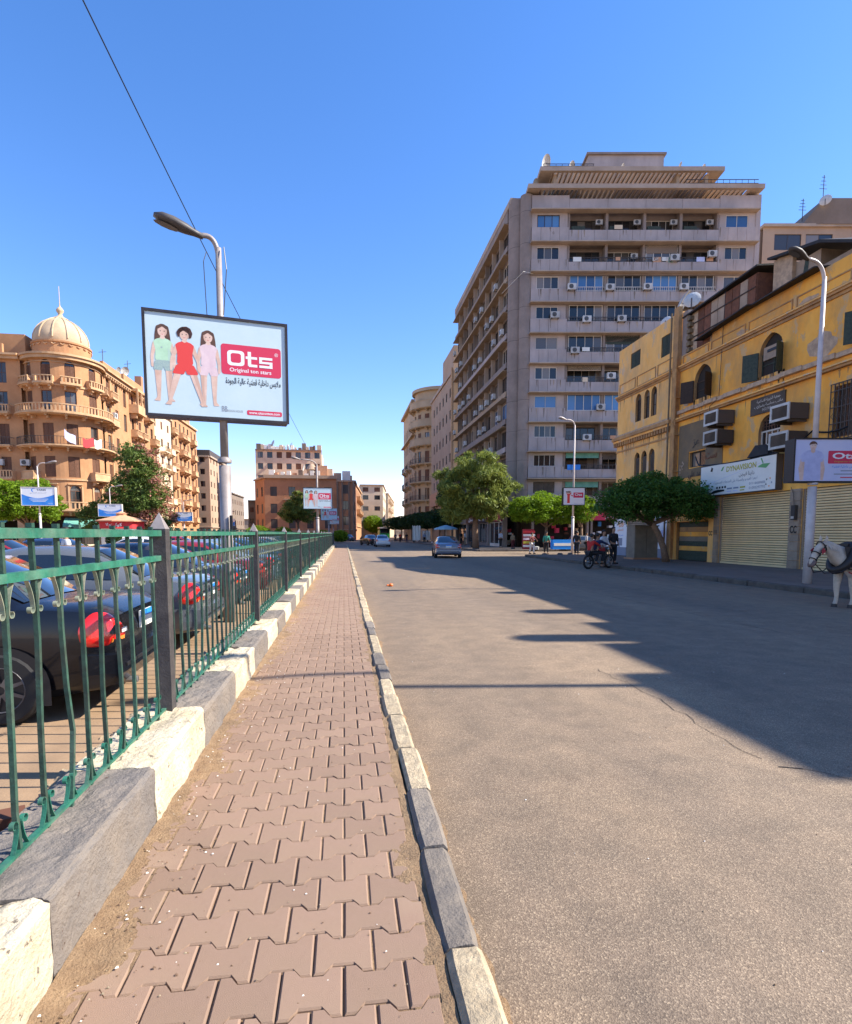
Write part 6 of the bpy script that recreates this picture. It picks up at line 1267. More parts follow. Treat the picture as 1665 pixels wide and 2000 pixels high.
# ================= CARS =================
def paint(name,c,rough=.25): return M(name,c,rough,coat=.8,spec=.5)
M('car_black',(.006,.006,.008),.22,coat=.35,spec=.3); paint('car_silver',(.10,.105,.11)); M('muzzle',(.16,.11,.10),.8); M('rimdark',(.12,.12,.125),.4,metal=.5); paint('car_red',(.22,.015,.015)); paint('car_blue',(.02,.04,.09)); paint('car_white',(.62,.60,.57)); paint('car_grey',(.10,.11,.15)); paint('car_lightblue',(.18,.23,.28)); paint('car_dark',(.035,.03,.03))
def make_car(mat,label,kind='sedan',group=None,lights='tailred',detail=True,hatch=False):
    o=root('parked_car',(0,0,0),label,'car',group,world=False); L=2.2
    ws=.85
    # y, z bottom, belt z, deck z, half width, roof z, roof half width
    ST=[(-2.2,.42,.70,.74,.66,None,0),(-2.17,.30,.80,.88,.76,None,0),(-2.02,.24,.86,.955,.815,None,0),(-1.7,.2,.88,.985,.84,None,0),(-1.42,.18,.89,.995,.85,1.0,.66),(-1.15,.18,.90,1.0,.852,1.20,.62),(-.82,.18,.905,1.0,.855,1.365,.585),(-.35,.18,.905,1.0,.858,1.415,.585),(.15,.18,.90,1.0,.858,1.41,.58),(.45,.18,.90,.99,.856,1.36,.58),(.8,.18,.89,.975,.85,1.17,.62),(1.12,.19,.88,.955,.845,.96,.68),(1.5,.2,.84,.90,.83,None,0),(1.85,.22,.77,.82,.80,None,0),(2.08,.26,.66,.71,.74,None,0),(2.18,.34,.56,.60,.62,None,0)]
    def ring(s):
        y,zb,bz,dz,w,rz,rw=s
        if rz is None: T=[(w*.955,dz-.03),(w*.86,dz),(w*.5,dz+.012),(0,dz+.018)]
        else: T=[(w*.955,dz-.03),(rw+.03,max(rz-.07,dz+.002)),(rw*.8,rz+.002 if rz>1.05 else dz+.01),(0,rz+.02 if rz>1.05 else dz+.018)]
        half=[(0,zb),(w*.86,zb),(w*.97,zb+.08),(w*1.0,.5),(w*.995,bz-.06)]+T
        return [(x,y,z) for x,z in half]+[(-x,y,z) for x,z in half[-2:0:-1]]
    rings=[ring(s) for s in ST]; n=len(rings[0]); m=MB(); vs=[v for r_ in rings for v in r_]; fs=[]
    for i in range(len(rings)-1):
        for k in range(n): a=i*n+k;b=i*n+(k+1)%n; fs.append((a,b,b+n,a+n))
    fs+=[list(range(n))[::-1],[(len(rings)-1)*n+k for k in range(n)]]; m.add(vs,fs,mat); b=m.build('body',o,smooth=True)
    md=b.modifiers.new('es','EDGE_SPLIT'); md.split_angle=R(38)
    def lerp3(a,b,t): return tuple(a[i]+(b[i]-a[i])*t for i in range(3))
    def quadpane(nm,pts,mt='carglass',off=.008,par=b,th=.0):
        q=MB(); P=[Vector(p) for p in pts]; nrm=(P[1]-P[0]).cross(P[-1]-P[0]).normalized(); c=sum(P,Vector())/len(P)
        if nrm.dot(c-Vector((0,c.y*.7,.6)))<0: nrm=-nrm
        q.poly([p+nrm*off for p in P],mt); return q.build(nm,par)
    def strip(nm,A,B,mt,off,par=b):
        q=MB(); A=[Vector(a) for a in A]; B=[Vector(a) for a in B]; vs=[];
        for a,c in zip(A,B):
            vs+=[a+Vector(off),c+Vector(off)]
        q.add(vs,[(2*i,2*i+1,2*i+3,2*i+2) for i in range(len(A)-1)],mt); return q.build(nm,par,smooth=True)
    # side windows between belt (index5) and roof edge (index6)
    for sx in (1,-1):
        def pt(i,t): a=rings[i][5]; c=rings[i][6]; p=lerp3(a,c,t); return (sx*p[0],p[1],p[2])
        for (i0,i1) in ((5,8),(8,10)):
            ids=list(range(i0,i1+1)); A=[pt(i,.08) for i in ids]; B=[pt(i,.93) for i in ids]
            A[0]=lerp3(A[0],A[1],.12); B[0]=lerp3(B[0],B[1],.12); A[-1]=lerp3(A[-1],A[-2],.10); B[-1]=lerp3(B[-1],B[-2],.10); strip('side_window',A,B,'carglass',(sx*.009,0,.002))
    rr_=rings
    def top(i,sx): return [Vector((sx*rr_[i][6][0]*.93,rr_[i][6][1],rr_[i][6][2]+.004)),Vector((sx*rr_[i][7][0],rr_[i][7][1],rr_[i][7][2])),Vector((0,rr_[i][8][1],rr_[i][8][2]))]
    for nm,ids,oy in (('rear_window',(4,5,6),-.008),('windscreen',(9,10,11),.008)):
        q=MB(); vs=[];fs=[]
        for ii,i in enumerate(ids):
            a=top(i,-1); c=top(i,1)
            if ii==0 and nm=='rear_window' or ii==2 and nm=='windscreen': pass
            vs+=[v+Vector((0,oy,.010)) for v in (a[0],a[1],a[2],c[1],c[0])]
        for i in range(2):
            for k in range(4): a=i*5+k; fs.append((a,a+1,a+6,a+5))
        q.add(vs,fs,'carglass'); q.build(nm,b,smooth=True)
    # wheels
    for (x,y) in ((.84,-1.32),(-.84,-1.32),(.84,1.36),(-.84,1.36)):
        s=1 if x>0 else -1; r0=.31
        am=MB(); N=16; am.poly([(s*.868,y+.375*cos(PI*k/N),.31+.36*sin(PI*k/N)) for k in range(N+1)]+[(s*.868,y-.375,.16),(s*.868,y+.375,.16)],'black'); am.build('wheel_arch',b)
        w=MB(); vs=[];fs=[]; pr=[(r0*.62,.0),(r0*.9,.0),(r0,-.03),(r0,-.17),(r0*.9,-.2),(0.01,-.2)]; N=24
        for r_,d in pr:
            for k in range(N): t=2*PI*k/N; vs.append((s*(.885+d),y+r_*cos(t),.31+r_*sin(t)))
        for i in range(len(pr)-1):
            for k in range(N): a=i*N+k;c=i*N+(k+1)%N; fs.append((a,c,c+N,a+N))
        w.add(vs,fs,'rubber'); wo=w.build('wheel',o,smooth=False)
        w=MB()
        w.poly([(s*.868,y+.19*cos(2*PI*k/N),.31+.19*sin(2*PI*k/N)) for k in range(N)],'black')
        for k in range(9): t=2*PI*k/9; w.add([(s*.886,y+.04*cos(t+.5),.31+.04*sin(t+.5)),(s*.886,y+.04*cos(t-.5),.31+.04*sin(t-.5)),(s*.88,y+.185*cos(t-.07),.31+.185*sin(t-.07)),(s*.88,y+.185*cos(t+.07),.31+.185*sin(t+.07))],[(0,1,2,3)],'rimdark')
        w.tube([(s*.88,y+.188*cos(2*PI*k/24),.31+.188*sin(2*PI*k/24)) for k in range(25)],.008,4,'rimdark',caps=False)
        w.build('rim',wo)
    # lights, plate, bumper
    for sx in (1,-1):
        q=MB(); v=[(sx*.50,-2.185,.66),(sx*.765,-2.13,.63),(sx*.845,-1.93,.64),(sx*.835,-1.90,.80),(sx*.79,-2.0,.93),(sx*.72,-2.10,.925),(sx*.55,-2.165,.82)]
        c=(sx*.72,-2.16,.78)
        ol=v
        for _ in range(2): ol=[tuple(a[j]*w_+b_[j]*(1-w_) for j in range(3)) for a,b_ in zip(ol,ol[1:]+ol[:1]) for w_ in (.8,.2)]
        vv=[];ff=[];n_=len(ol)
        for t,e_ in ((1,.004),(.93,.018),(.7,.030),(.35,.036)): vv+=[(c[0]+(p[0]-c[0])*t+sx*e_*.8,c[1]+(p[1]-c[1])*t-e_,c[2]+(p[2]-c[2])*t) for p in ol]
        for i in range(3):
            for j in range(n_): a_=i*n_+j;d_=i*n_+(j+1)%n_; ff.append((a_,d_,d_+n_,a_+n_))
        ff.append([3*n_+j for j in range(n_)]); q.add(vv,ff,lights); tl=q.build('taillight',o,smooth=True)
        q=MB(); q.add([(sx*.60,-2.224,.74),(sx*.70,-2.212,.74),(sx*.70,-2.212,.78),(sx*.60,-2.222,.78)],[(0,1,2,3)],'white'); q.add([(sx*.63,-2.208,.675),(sx*.78,-2.15,.665),(sx*.78,-2.16,.70),(sx*.63,-2.213,.71)],[(0,1,2,3)],'amber'); q.build('lens',tl)
        q=MB(); q.poly([(sx*.42,2.165,.60),(sx*.70,2.06,.62),(sx*.75,1.95,.70),(sx*.48,2.10,.70)],'white'); q.build('headlight',o)
        q=MB(); q.box(*( (sx*.86,sx*.99) if sx>0 else (sx*.99,sx*.86)),.72,.84,.95,1.06,mat); q.build('mirror',o)
        q=MB(); q.box(*((.862,.872) if sx>0 else (-.872,-.862)),-.35,-.2,.80,.83,'chrome' if mat=='car_silver' else mat); q.build('handle',b)
    q=MB(); q.add([(-.78,-2.20,.30),(.78,-2.20,.30),(.86,-1.95,.28),(-.86,-1.95,.28),(-.80,-2.24,.40),(.80,-2.24,.40),(.875,-1.93,.40),(-.875,-1.93,.40),(-.80,-2.23,.56),(.80,-2.23,.56),(.872,-1.92,.57),(-.872,-1.92,.57)],[(0,1,5,4),(1,2,6,5),(3,0,4,7),(4,5,9,8),(5,6,10,9),(7,4,8,11),(8,9,10,11)],mat); q.build('bumper',o)
    q=MB(); q.box(-.19,.19,-2.222,-2.205,.70,.86,'white'); q.box(-.19,.19,-2.226,-2.222,.80,.86,'plateblue'); pl=q.build('number_plate',o)
    q=MB(); q.box(-.7,.7,-2.246,-2.235,.44,.47,'plastic'); q.build('bumper_strip',o)
    q=MB(); q.box(-.75,.75,2.16,2.2,.30,.50,'plastic'); q.build('grille',o)
    q=MB(); q.tube([(-.45,-2.25,.26),(-.45,-1.9,.26)],.03,8,'steel'); q.build('exhaust',o)
    return o
row=[('car_black','black sedan with a bright red tail lamp right behind the first railing panel'),('car_silver','silver-grey saloon with red and amber tail lamps behind the second railing panel'),('car_dark','dark brown car third along behind the railing'),('car_red','deep red car fourth along behind the railing'),('car_lightblue','pale blue car fifth along behind the railing'),('car_blue','navy car sixth along behind the railing'),('car_silver','silver car seventh along behind the railing'),('car_red','red car eighth along behind the railing'),('car_white','white car ninth along behind the railing'),('car_black','black car tenth along behind the railing'),('car_lightblue','pale blue car far along behind the railing'),('car_silver','last silver car visible through the far railing')]
protos={}
def car(mat,label,loc,rz,group=None):
    if mat in protos: o=copy_tree(protos[mat]); 
    else: o=make_car(mat,label); protos[mat]=o
    return place(o,loc,rz,label,group)
for i,(mt,lb) in enumerate(row): car(mt,lb,(-4.17+rnd.uniform(-.1,.1)*(i>1),5.9+2.98*i+(0.0 if i<2 else rnd.uniform(-.1,.1)),.0),PI/2+(.04 if i==0 else rnd.uniform(-.05,.05)),'cars parked with their tails to the railing')
for i,(mt,x,y,lb) in enumerate((('car_dark',-10.0,10.5,'dark car parked in the second row behind the black sedan'),('car_black',-9.8,13.6,'black car in the second row just behind the first dark one'),('car_red',-10.2,19.5,'red car in the second row left of the big lamp post'),('car_blue',-10,23,'blue car in the second row beside the red one'),('car_white',-10.2,33,'white car far back in the second row'),('car_red',-9.9,38,'red car at the far end of the second row'))): car(mt,lb,(x-.5,y,.005),-PI/2+rnd.uniform(-.06,.06),'cars in the second parking row')
o=car('car_grey','dark blue-grey sedan driving away in the shade',(6.9,38.6,0),-.10); 
o=car('car_white','white saloon driving away far down the road',(4.6,70.5,0),.02)
car('car_silver','silver car parked far left before the small round tree',(.8,118,0),.2); car('car_dark','dark car just beyond the white saloon',(3.6,80,0),.3)
m=root('bus',(11.0,150,0),'green and white bus standing far down the street','bus')
q=MB(); q.box(9.0,11.6,146,155,.5,2.5,'busgreen'); q.box(9.0,11.6,146,155,2.9,3.2,'acwhite'); q.build('body',m); q=MB(); q.box(9.02,11.58,146.02,154.98,2.5,2.9,'carglass'); q.box(9.2,11.4,145.97,146,1.7,2.8,'carglass'); q.build('window',m)
for x in (9.1,11.3): q=MB(); q.tube([(x,147.5,.45),(x+.25,147.5,.45)],.45,14,'rubber'); q.build('wheel',m)
# white vans and cars glimpsed in the cross street
car('car_white','white car parked in the cross street behind the motorcycle',(24.5,47.5,0),PI/2+.1); car('car_silver','silver car parked in the cross street by the shops',(21.5,50.8,0),PI/2); 
cr=root('market_crates',(19.2,49.3,.15),'low blue and white ice cream chest on the corner pavement','freezer'); q=MB(); q.box(18.4,20.6,49.0,49.6,.2,1.05,'plateblue'); q.box(18.5,20.5,48.98,49.0,.5,.75,'white'); q.build('cabinet',cr)
# ================= PEOPLE =================
def skin_obj(name,pts,edges,mat,parent,sub=1,extra=0,root_i=0):
    me=bpy.data.meshes.new(name); me.from_pydata([p[:3] for p in pts],edges,[]); o=bpy.data.objects.new(name,me); COL.objects.link(o)
    sm=o.modifiers.new('skin','SKIN'); sm.use_smooth_shade=True
    for i,p in enumerate(pts): v=me.skin_vertices[0].data[i]; r=p[3]; v.radius=(r[0]+extra,r[1]+extra) if isinstance(r,tuple) else (r+extra,r+extra); v.use_root=(i==root_i)
    if sub: s=o.modifiers.new('s','SUBSURF'); s.levels=sub; s.render_levels=sub
    dg=bpy.context.evaluated_depsgraph_get(); ev=o.evaluated_get(dg); nm=bpy.data.meshes.new_from_object(ev); bpy.data.objects.remove(o); nm.materials.clear(); nm.materials.append(MATS[mat])
    return ob(name,nm,parent)
SHIRT={}
def pmat(c): 
    k='cloth_%02x%02x%02x'%tuple(int(x*255) for x in c)
    if k not in MATS: M(k,c,.85,tuple(x*.75 for x in c),9)
    return k
def person(loc,rz,label,shirt,trousers,h=1.72,stride=0,arms=(0,0),pose='stand',group=None,hairm='hair',long=False,bag=None,skirt=False,arm_f=(0,0),hat=None):
    o=root('person',(0,0,0),label,'person',group,world=False); k=h/1.72; st=stride
    if pose=='sit': # astride
        hip=.80; kn=[(.20,-.38,.74),(-.20,-.38,.74)]; ft=[(.20,-.20,.30),(-.20,-.20,.30)]; toe=[(.2,-.33,.25),(-.2,-.33,.25)]; lean=-.12
    else:
        hip=.92; kn=[(.10,-.05-st*.5,.50),(-.10,-.03+st*.45,.50)]; ft=[(.11,-st,.09),(-.11,st+.02,.09+abs(st)*.15)]; toe=[(.12,-.15-st,.03),(-.12,-.12+st,.04)]; lean=0
    P=[(0,0,hip,(.15,.11)),(0,lean*.4,hip+.2,(.13,.10)),(0,lean*.8,hip+.42,(.17,.11)),(0,lean,hip+.54,(.07,.06)),(0,lean*1.1-.01,hip+.60,(.055,.055)),(0,lean*1.1-.03,hip+.70,(.08,.095)),(0,lean*1.1-.02,hip+.78,(.065,.08))]
    E=[(0,1),(1,2),(2,3),(3,4),(4,5),(5,6)]
    for s,i in ((1,0),(-1,1)):
        b=len(P); P+=[(s*.10,0,hip-.06,(.095,.095)),(*kn[i],(.062,.065)),(*ft[i],(.042,.045)),(*toe[i],(.04,.028))]; E+=[(0,b),(b,b+1),(b+1,b+2),(b+2,b+3)]
        sh=(s*.19,lean*.9,hip+.47); a=arms[i]; f_=arm_f[i]; el=(s*(.24+.10*a),lean*.9-f_*.22,hip+.20+.18*f_); wr=(s*(.25+.05*a),lean*.9-.06-f_*.42,hip+.0+.30*f_+.1*a)
        c=len(P); P+=[(*sh,(.065,.06)),(*el,(.042,.042)),(*wr,(.03,.028)),(wr[0],wr[1]-.06,wr[2]-.07,(.036,.018)),(wr[0]-s*.01,wr[1]-.08,wr[2]-.14,(.022,.012))]; E+=[(2,c),(c,c+1),(c+1,c+2),(c+2,c+3),(c+3,c+4)]
    P=[(p[0]*k,p[1]*k,p[2]*k,(p[3][0]*k,p[3][1]*k)) for p in P]
    skin_obj('body',P,E,'skin',o)
    def sub(ids,es,mt,nm,ex): 
        mp={j:i for i,j in enumerate(ids)}; return skin_obj(nm,[P[j] for j in ids],[(mp[a],mp[b]) for a,b in es],mt,o,1,ex)
    tl=.55
    def cutp(a,b,t): A,B=P[a],P[b]; return tuple(A[i]+(B[i]-A[i])*t for i in range(3))+((A[3][0]+(B[3][0]-A[3][0])*t,A[3][1]+(B[3][1]-A[3][1])*t),)
    P.append(cutp(12,13,.95) if False else cutp(12,13,.9)); P.append(cutp(21,22,.9)) if len(P)>22 else None
    # indices: leg0 7..10, arm0 11..15, leg1 16..19, arm1 20..24
    la=25; P[la:]=[]; P.append(cutp(12,13,.85 if not hat else .3)); P.append(cutp(21,22,.85)); P.append(cutp(8,9,.93)); P.append(cutp(17,18,.93))
    sub([0,1,2,3,11,12,25,20,21,26],[(0,1),(1,2),(2,3),(2,11),(11,12),(12,25),(2,20),(20,21),(21,26)],shirt,'shirt',.016*k)
    sub([0,7,8,27,16,17,28],[(0,7),(7,8),(8,27),(0,16),(16,17),(17,28)],trousers,'trousers',.018*k)
    m=MB(); hz=(hip+.745)*k; hy=(lean*1.1-.015)*k; m.lathe([(.0,.115),(.05,.105),(.088,.06),(.10,.0),(.095,-.05 if not long else -.16),(.06,-.06 if not long else -.2)],(0,hy+.018,hz-.0),12,hairm,R(20) if not long else R(-10),R(160+0) if not long else R(190)); m.lathe([(0,.115),(.05,.105),(.088,.065),(.098,.035)],(0,hy+.01,hz),12,hairm); m.build('hair',o,smooth=True)
    for i in (9,18): m=MB(); f=P[i]; t=P[i+1]; m.box(f[0]-.045*k,f[0]+.045*k,t[1]-.06*k,f[1]+.07*k,max(0,t[2]-.03),f[2]-.02*k,'leather'); m.build('shoe',o)
    if bag: m=MB(); m.box(-.15*k,.15*k,.10*k,.26*k,(hip+.12)*k,(hip+.48)*k,bag); m.build('backpack',o)
    o.location=loc; o.rotation_euler=(0,0,rz); return o
SB_=pmat((.62,.60,.57)); RD=pmat((.55,.03,.02)); NV=pmat((.02,.03,.08)); MR=pmat((.16,.03,.03)); GR=pmat((.05,.30,.20)); PK=pmat((.75,.25,.30)); BK=pmat((.02,.02,.022)); KH=pmat((.30,.24,.16)); LB=pmat((.40,.50,.65)); CR=pmat((.65,.60,.5))
person((14.55,43.3,0),.3,'pedestrian in a maroon top and white trousers crossing the sunlit cross street',MR,SB_,1.62,stride=.14,arms=(.8,.8),arm_f=(.5,.6)); person((15.65,43.1,0),-.2,'pedestrian in a green jacket and dark trousers beside the one in maroon',GR,BK,1.68,stride=.12,arm_f=(.4,0))
# motorcycle and riders
mc=root('motorcycle',(0,0,0),'black motorcycle standing at the kerb under its riders','motorcycle',world=False)
for y in (-.72,.68):
    m=MB(); P_=[(0,y+.29*cos(2*PI*k/20),.32+.29*sin(2*PI*k/20)) for k in range(21)]; m.tube(P_,.05,8,'rubber',caps=False); w=m.build('wheel',mc)
    m=MB(); m.tube([(0,y+.23*cos(2*PI*k/20),.32+.23*sin(2*PI*k/20)) for k in range(21)],.015,6,'steel',caps=False)
    for k in range(8): m.tube([(0,y,.32),(0,y+.23*cos(PI*k/4),.32+.23*sin(PI*k/4))],.006,4,'steel')
    m.tube([(-.06,y,.32),(.06,y,.32)],.04,8,'steel'); m.build('rim',w)
m=MB(); m.tube([(0,-.55,.95),(0,-.4,.75),(0,0,.45),(0,.3,.45),(0,.68,.32)],.03,6,'black'); m.tube([(0,-.4,.8),(0,.6,.75)],.03,6,'black'); m.tube([(.07,-.72,.32),(.07,-.5,.98)],.022,6,'chrome'); m.tube([(-.07,-.72,.32),(-.07,-.5,.98)],.022,6,'chrome'); m.build('frame',mc)
m=MB(); m.lathe([(.02,-.28),(.10,-.22),(.13,0),(.11,.2),(.02,.28)],(0,0,0),12,'shopred'); m.v=[(v[0],v[2]-.12,v[1]+.85) for v in m.v]; m.build('tank',mc,smooth=True)
m=MB(); m.box(-.13,.13,.08,.75,.76,.84,'leather'); m.build('seat',mc); m=MB(); m.tube([(-.33,-.38,1.05),(-.12,-.48,1.0),(.12,-.48,1.0),(.33,-.38,1.05)],.015,6,'chrome'); m.build('handlebar',mc)
m=MB(); m.lathe([(0,.0),(.09,.02),(.10,.1),(.05,.16)],(0,0,0),10,'chrome'); m.v=[(v[0],-.55-v[2]*-1-.12,v[1]+.88) for v in m.v]; m.build('headlamp',mc); m=MB(); m.box(-.12,.12,-.15,.18,.32,.58,'steel'); m.tube([(.14,-.1,.35),(.14,.7,.36)],.035,8,'chrome'); m.build('engine',mc)
place(mc,(11.55,24.9,0),2.0)
def rel(x,y): a=2.0; return (11.55+x*cos(a)-y*sin(a),24.9+x*sin(a)+y*cos(a))
x,y=rel(0,.22); person((x,y,0),2.0,'rider in a navy shirt sitting on the motorcycle',NV,BK,1.7,pose='sit',arm_f=(1,1)); x,y=rel(0,.62); person((x,y,0),2.0,'rider in a red top sitting behind on the motorcycle',RD,BK,1.66,pose='sit',arm_f=(.8,.8))
person((12.15,25.7,0),.5,'man in a white shirt standing on the kerb beside the motorcycle',SB_,KH,1.72,arm_f=(.3,0)); person((12.75,25.95,.15),.2,'person in black with a backpack behind the man in white',BK,BK,1.72,bag='white',hat=1)
# other people
for (x,y,z,rz,sh,tr,h,lb,kw) in ((14.6,63.0,.15,1.2,PK,BK,1.75,'man in a pink shirt outside the red-fronted shop',{}),(15.9,57.3,.15,2,LB,BK,1.72,'man in a pale blue shirt by the tower corner',{}),(14.8,72,.15,.5,BK,BK,1.72,'person in black by the tower shops',{}),(14.9,70,.15,1.5,SB_,KH,1.7,'person in a white shirt beside the one in black',{}),(16.2,54.0,.15,.3,KH,MR,1.5,'seated-height vendor in tan by the goods',{}),
 (-7.1,16.0,.0,2.2,SB_,BK,1.72,'man in a white shirt walking behind the parked cars',{'stride':.2}),(17.0,40.4,.0,2.6,BK,BK,1.75,'person in black left of the lamp post at the corner',{}),(19.0,45.0,0,.4,BK,NV,1.7,'person in black standing in the cross street',{}),(20.2,46,0,1.4,SB_,BK,1.65,'person in white near the blue freezer',{}),(11.8,97,0,.4,MR,BK,1.7,'person in maroon under the far ficus row',{}),(12.6,99,0,1,SB_,SB_,1.7,'person in white among the far crowd',{}),(11.2,103,0,.3,BK,NV,1.7,'person in dark clothes in the far crowd',{}),(10.3,106,0,2,RD,BK,1.7,'person in red in the far crowd',{}),(13.3,95,0,0,LB,BK,1.7,'person in light blue under the trees',{}),(9.6,108,0,0,NV,BK,1.7,'leftmost person of the far crowd',{}),(10.7,110,0,0,BK,BK,1.7,'person in black at the back of the far crowd',{})):
    person((x,y,z),rz,lb,sh,tr,h,**kw)
for i,(x,y,h,l) in enumerate(((11.7,93,3.0,'large white sheet hung up under the far trees'),(13.6,95,2.2,'smaller white sheet beside the large one'))):
    m=MB(); N=8; vs=[]
    for j in range(N+1): a=x-.65+1.3*j/N; vs+=[(a,y+.15*sin(j*2.1),h-.25*abs(sin(j*1.3))),(a*1.0+.15*sin(j),y+.1*sin(j*1.7),.5)]
    m.add(vs,[(2*j,2*j+1,2*j+3,2*j+2) for j in range(N)],'white'); tag(m.build('cloth_sheet'),l,'cloth')
m=MB(); m.box(16.4,17.4,51.2,51.6,.15,2.0,'shopred'); 
for i in range(5): m.box(16.35,17.45,51.1,51.2,.35+i*.33,.55+i*.33,['white','print_gold','print_pink','white','awnred'][i])
tag(m.build('display_rack'),'tall rack of snack packets in front of the magenta shop','rack')
m=MB(); m.lathe([(.25,0),(.28,.6),(.3,.62),(0,.7)],(13.3,58.5,.15),10,'black'); tag(m.build('litter_bin'),'black litter bin at the kerb by the red shop','bin')
m=MB(); m.lathe([(.22,0),(.26,.25),(.1,.3),(0,.28)],(17.2,49.9,.15),10,'acwhite'); tag(m.build('pot'),'small pale pot beside the bright ficus trunk','pot')
for i,(x,y) in enumerate(((15.2,39.0),(15.9,38.9),(13.9,38.6))): rock((x,y,.1),.22,'darkkerb','kerb_boulder',['left dark boulder at the pavement corner','right dark boulder at the pavement corner','dark boulder at the end of the right kerb'][i])
# ================= HORSE =================
ho=root('horse',(0,0,0),'white harnessed horse standing at the kerb at the right edge of the picture','horse',world=False)
# local: faces -X
HP=[(1.15,0,1.02,(.27,.27)),(.75,0,.98,(.27,.29)),(.35,0,.98,(.24,.27)),(.05,0,1.02,(.20,.25)),(-.18,0,1.14,(.13,.20)),(-.36,0,1.27,(.10,.15)),(-.52,0,1.33,(.085,.10)),(-.62,0,1.27,(.085,.10)),(-.73,0,1.10,(.065,.075)),(-.80,0,.96,(.055,.06)),(-.82,0,.91,(.045,.04)),(1.36,0,.98,(.17,.2))]
HE=[(0,1),(1,2),(2,3),(3,4),(4,5),(5,6),(6,7),(7,8),(8,9),(9,10),(0,11)]
for s in (1,-1):
    dx=.0 if s>0 else .10; b=len(HP); HP+=[(.12,s*.12,.86,(.12,.14)),(.06+dx,s*.13,.66,(.09,.10)),(.03+dx*1.3,s*.125,.43,(.06,.066)),(.05+dx*1.4,s*.125,.22,(.042,.045)),(.03+dx*1.4,s*.125,.10,(.045,.045)),(-.01+dx*1.4,s*.125,.04,(.05,.045))]; HE+=[(3,b),(b,b+1),(b+1,b+2),(b+2,b+3),(b+3,b+4),(b+4,b+5)]
    b=len(HP); HP+=[(1.22,s*.14,.82,(.14,.17)),(1.08,s*.15,.64,(.09,.10)),(1.30,s*.14,.44,(.055,.065)),(1.25,s*.14,.22,(.036,.04)),(1.22,s*.14,.10,(.045,.045)),(1.18,s*.14,.04,(.05,.045))]; HE+=[(0,b),(b,b+1),(b+1,b+2),(b+2,b+3),(b+3,b+4),(b+4,b+5)]
skin_obj('body',HP,HE,'horse',ho,sub=2)
for s in (1,-1):
    m=MB(); m.tube([(-.53,s*.06,1.41),(-.52,s*.075,1.48),(-.54,s*.07,1.53)],[.03,.028,.005],6,'horse'); m.build('ear',ho)
    m=MB(); m.lathe([(0,.018),(.014,.012),(.018,0)],(-.655,s*.082,1.22),8,'black'); m.build('eye',ho)
    for x in (-.0 if s>0 else .14,1.18): m=MB(); m.lathe([(.062,0),(.052,.07),(0,.07)],(x-.005,s*(.125 if x<1 else .14),0),10,'hoof'); m.build('hoof',ho)
m=MB()
for i in range(60): t=i/59; x=-.50+.55*t; z=1.42-.18*t*t-.05*t; m.tube([(x,0,z),(x+.03,.07*rnd.choice((-1,1)),z-.08),(x+.05,.13*rnd.choice((-1,1)),z-.2)],[.018,.012,.003],4,'mane')
m.build('mane',ho); m=MB()
for i in range(20): m.tube([(1.5,0,1.08),(1.62,rnd.uniform(-.05,.05),.9),(1.62+rnd.uniform(-.05,.05),rnd.uniform(-.06,.06),.45)],[.03,.025,.004],4,'mane')
m.build('tail',ho)
def loop(cx,cz,ry,rz_,tilt,r,mt,n=22,w=1):
    pts=[]
    for k in range(n+1): a=2*PI*k/n; v=Vector((0,ry*cos(a),rz_*sin(a))); v=Matrix.Rotation(tilt,3,'Y')@v; pts.append((cx+v.x,v.y,cz+v.z))
    return pts
ha=root('harness',(0,0,0),'black and red leather harness with collar and blinkers on the white horse','harness',world=False)
m=MB(); m.tube(loop(-.02,1.06,.21,.31,.55,.0,''),.085,8,'leather',caps=False); m.build('collar',ha,smooth=True)
m=MB(); m.tube(loop(.42,.98,.27,.30,.0,0,''),.028,6,'leather',caps=False); m.tube(loop(.52,.98,.275,.31,.0,0,''),.028,6,'leather',caps=False)
for s in (1,-1): m.tube([(-.06,s*.2,.95),(.2,s*.26,.92),(.9,s*.29,.92),(1.5,s*.27,.9)],.018,6,'leather'); m.tube([(.0,s*.16,.76),(.2,s*.24,.66),(.45,s*.27,.78)],.014,6,'hred')
m.build('strap',ha)
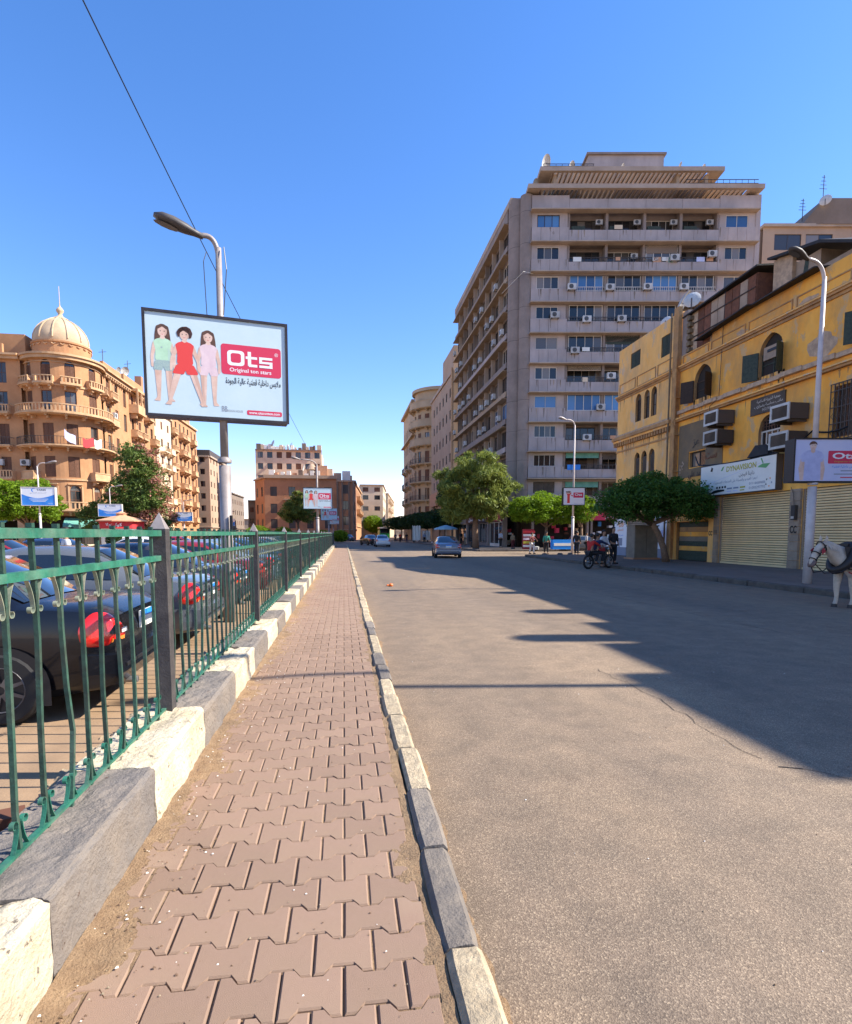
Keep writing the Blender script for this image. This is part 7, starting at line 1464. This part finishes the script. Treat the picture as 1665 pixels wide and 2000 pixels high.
m=MB(); m.box(.30,.62,-.2,.2,1.24,1.30,'leather'); m.box(.02,.24,-.08,.08,1.26,1.36,'leather')
for s in (1,-1): m.add([(.25,s*.17,1.24),(.62,s*.17,1.24),(.58,s*.285,1.0),(.3,s*.285,.95)],[(0,1,2,3)],'leather'); m.add([(-.15,s*.15,1.3),(.18,s*.19,1.27),(.1,s*.27,1.02),(-.02,s*.235,.85),(-.1,s*.2,.98)],[(0,1,2,3,4)],'leather'); m.add([(.33,s*.278,1.15),(.8,s*.285,1.2),(.8,s*.295,.98),(.36,s*.29,.9)],[(0,1,2,3)],'hred')
m.build('pad',ha)
m=MB()
m.tube(loop(-.70,1.15,.085,.085,-.9,0,'',14),.012,5,'leather',caps=False); m.tube(loop(-.57,1.29,.10,.125,-.5,0,'',14),.014,5,'leather',caps=False); m.tube(loop(-.765,1.03,.07,.07,-1.0,0,'',14),.012,5,'leather',caps=False)
for s in (1,-1): m.tube([(-.56,s*.10,1.33),(-.66,s*.1,1.2),(-.765,s*.072,1.02),(-.80,s*.055,.94)],.012,5,'leather'); m.tube([(-.79,s*.06,.95),(-.6,s*.12,.75),(-.25,s*.2,.78),(.1,s*.26,.95),(.4,s*.29,1.1)],.011,5,'leather'); m.add([(-.64,s*.115,1.28),(-.58,s*.12,1.2),(-.66,s*.11,1.13),(-.71,s*.13,1.22)],[(0,1,2,3)],'hred')
m.add([(-.74,s_*.0+dx_,zz_) for s_ in (1,) for dx_,zz_ in ((.075,1.08),(-.075,1.08),(-.06,.93),(.06,.93))],[(0,1,2,3)],'leather'); m.build('bridle',ha)
for s in (1,-1): m=MB(); m.tube([(-.77,s*.035,1.0),(-.81,s*.035,.92),(-.83,s*.025,.88)],[.045,.045,.03],8,'muzzle'); m.build('muzzle',ho,smooth=True)
for q in (ho,ha): q.location=(10.62,10.95,0); q.rotation_euler=(0,0,.10); q.scale=(1.02,)*3
cable([(20.6,45.3,.2),(21,45.6,.25)],.2,'dark bundle lying on the cross street','black',name='bundle',cat='bundle')
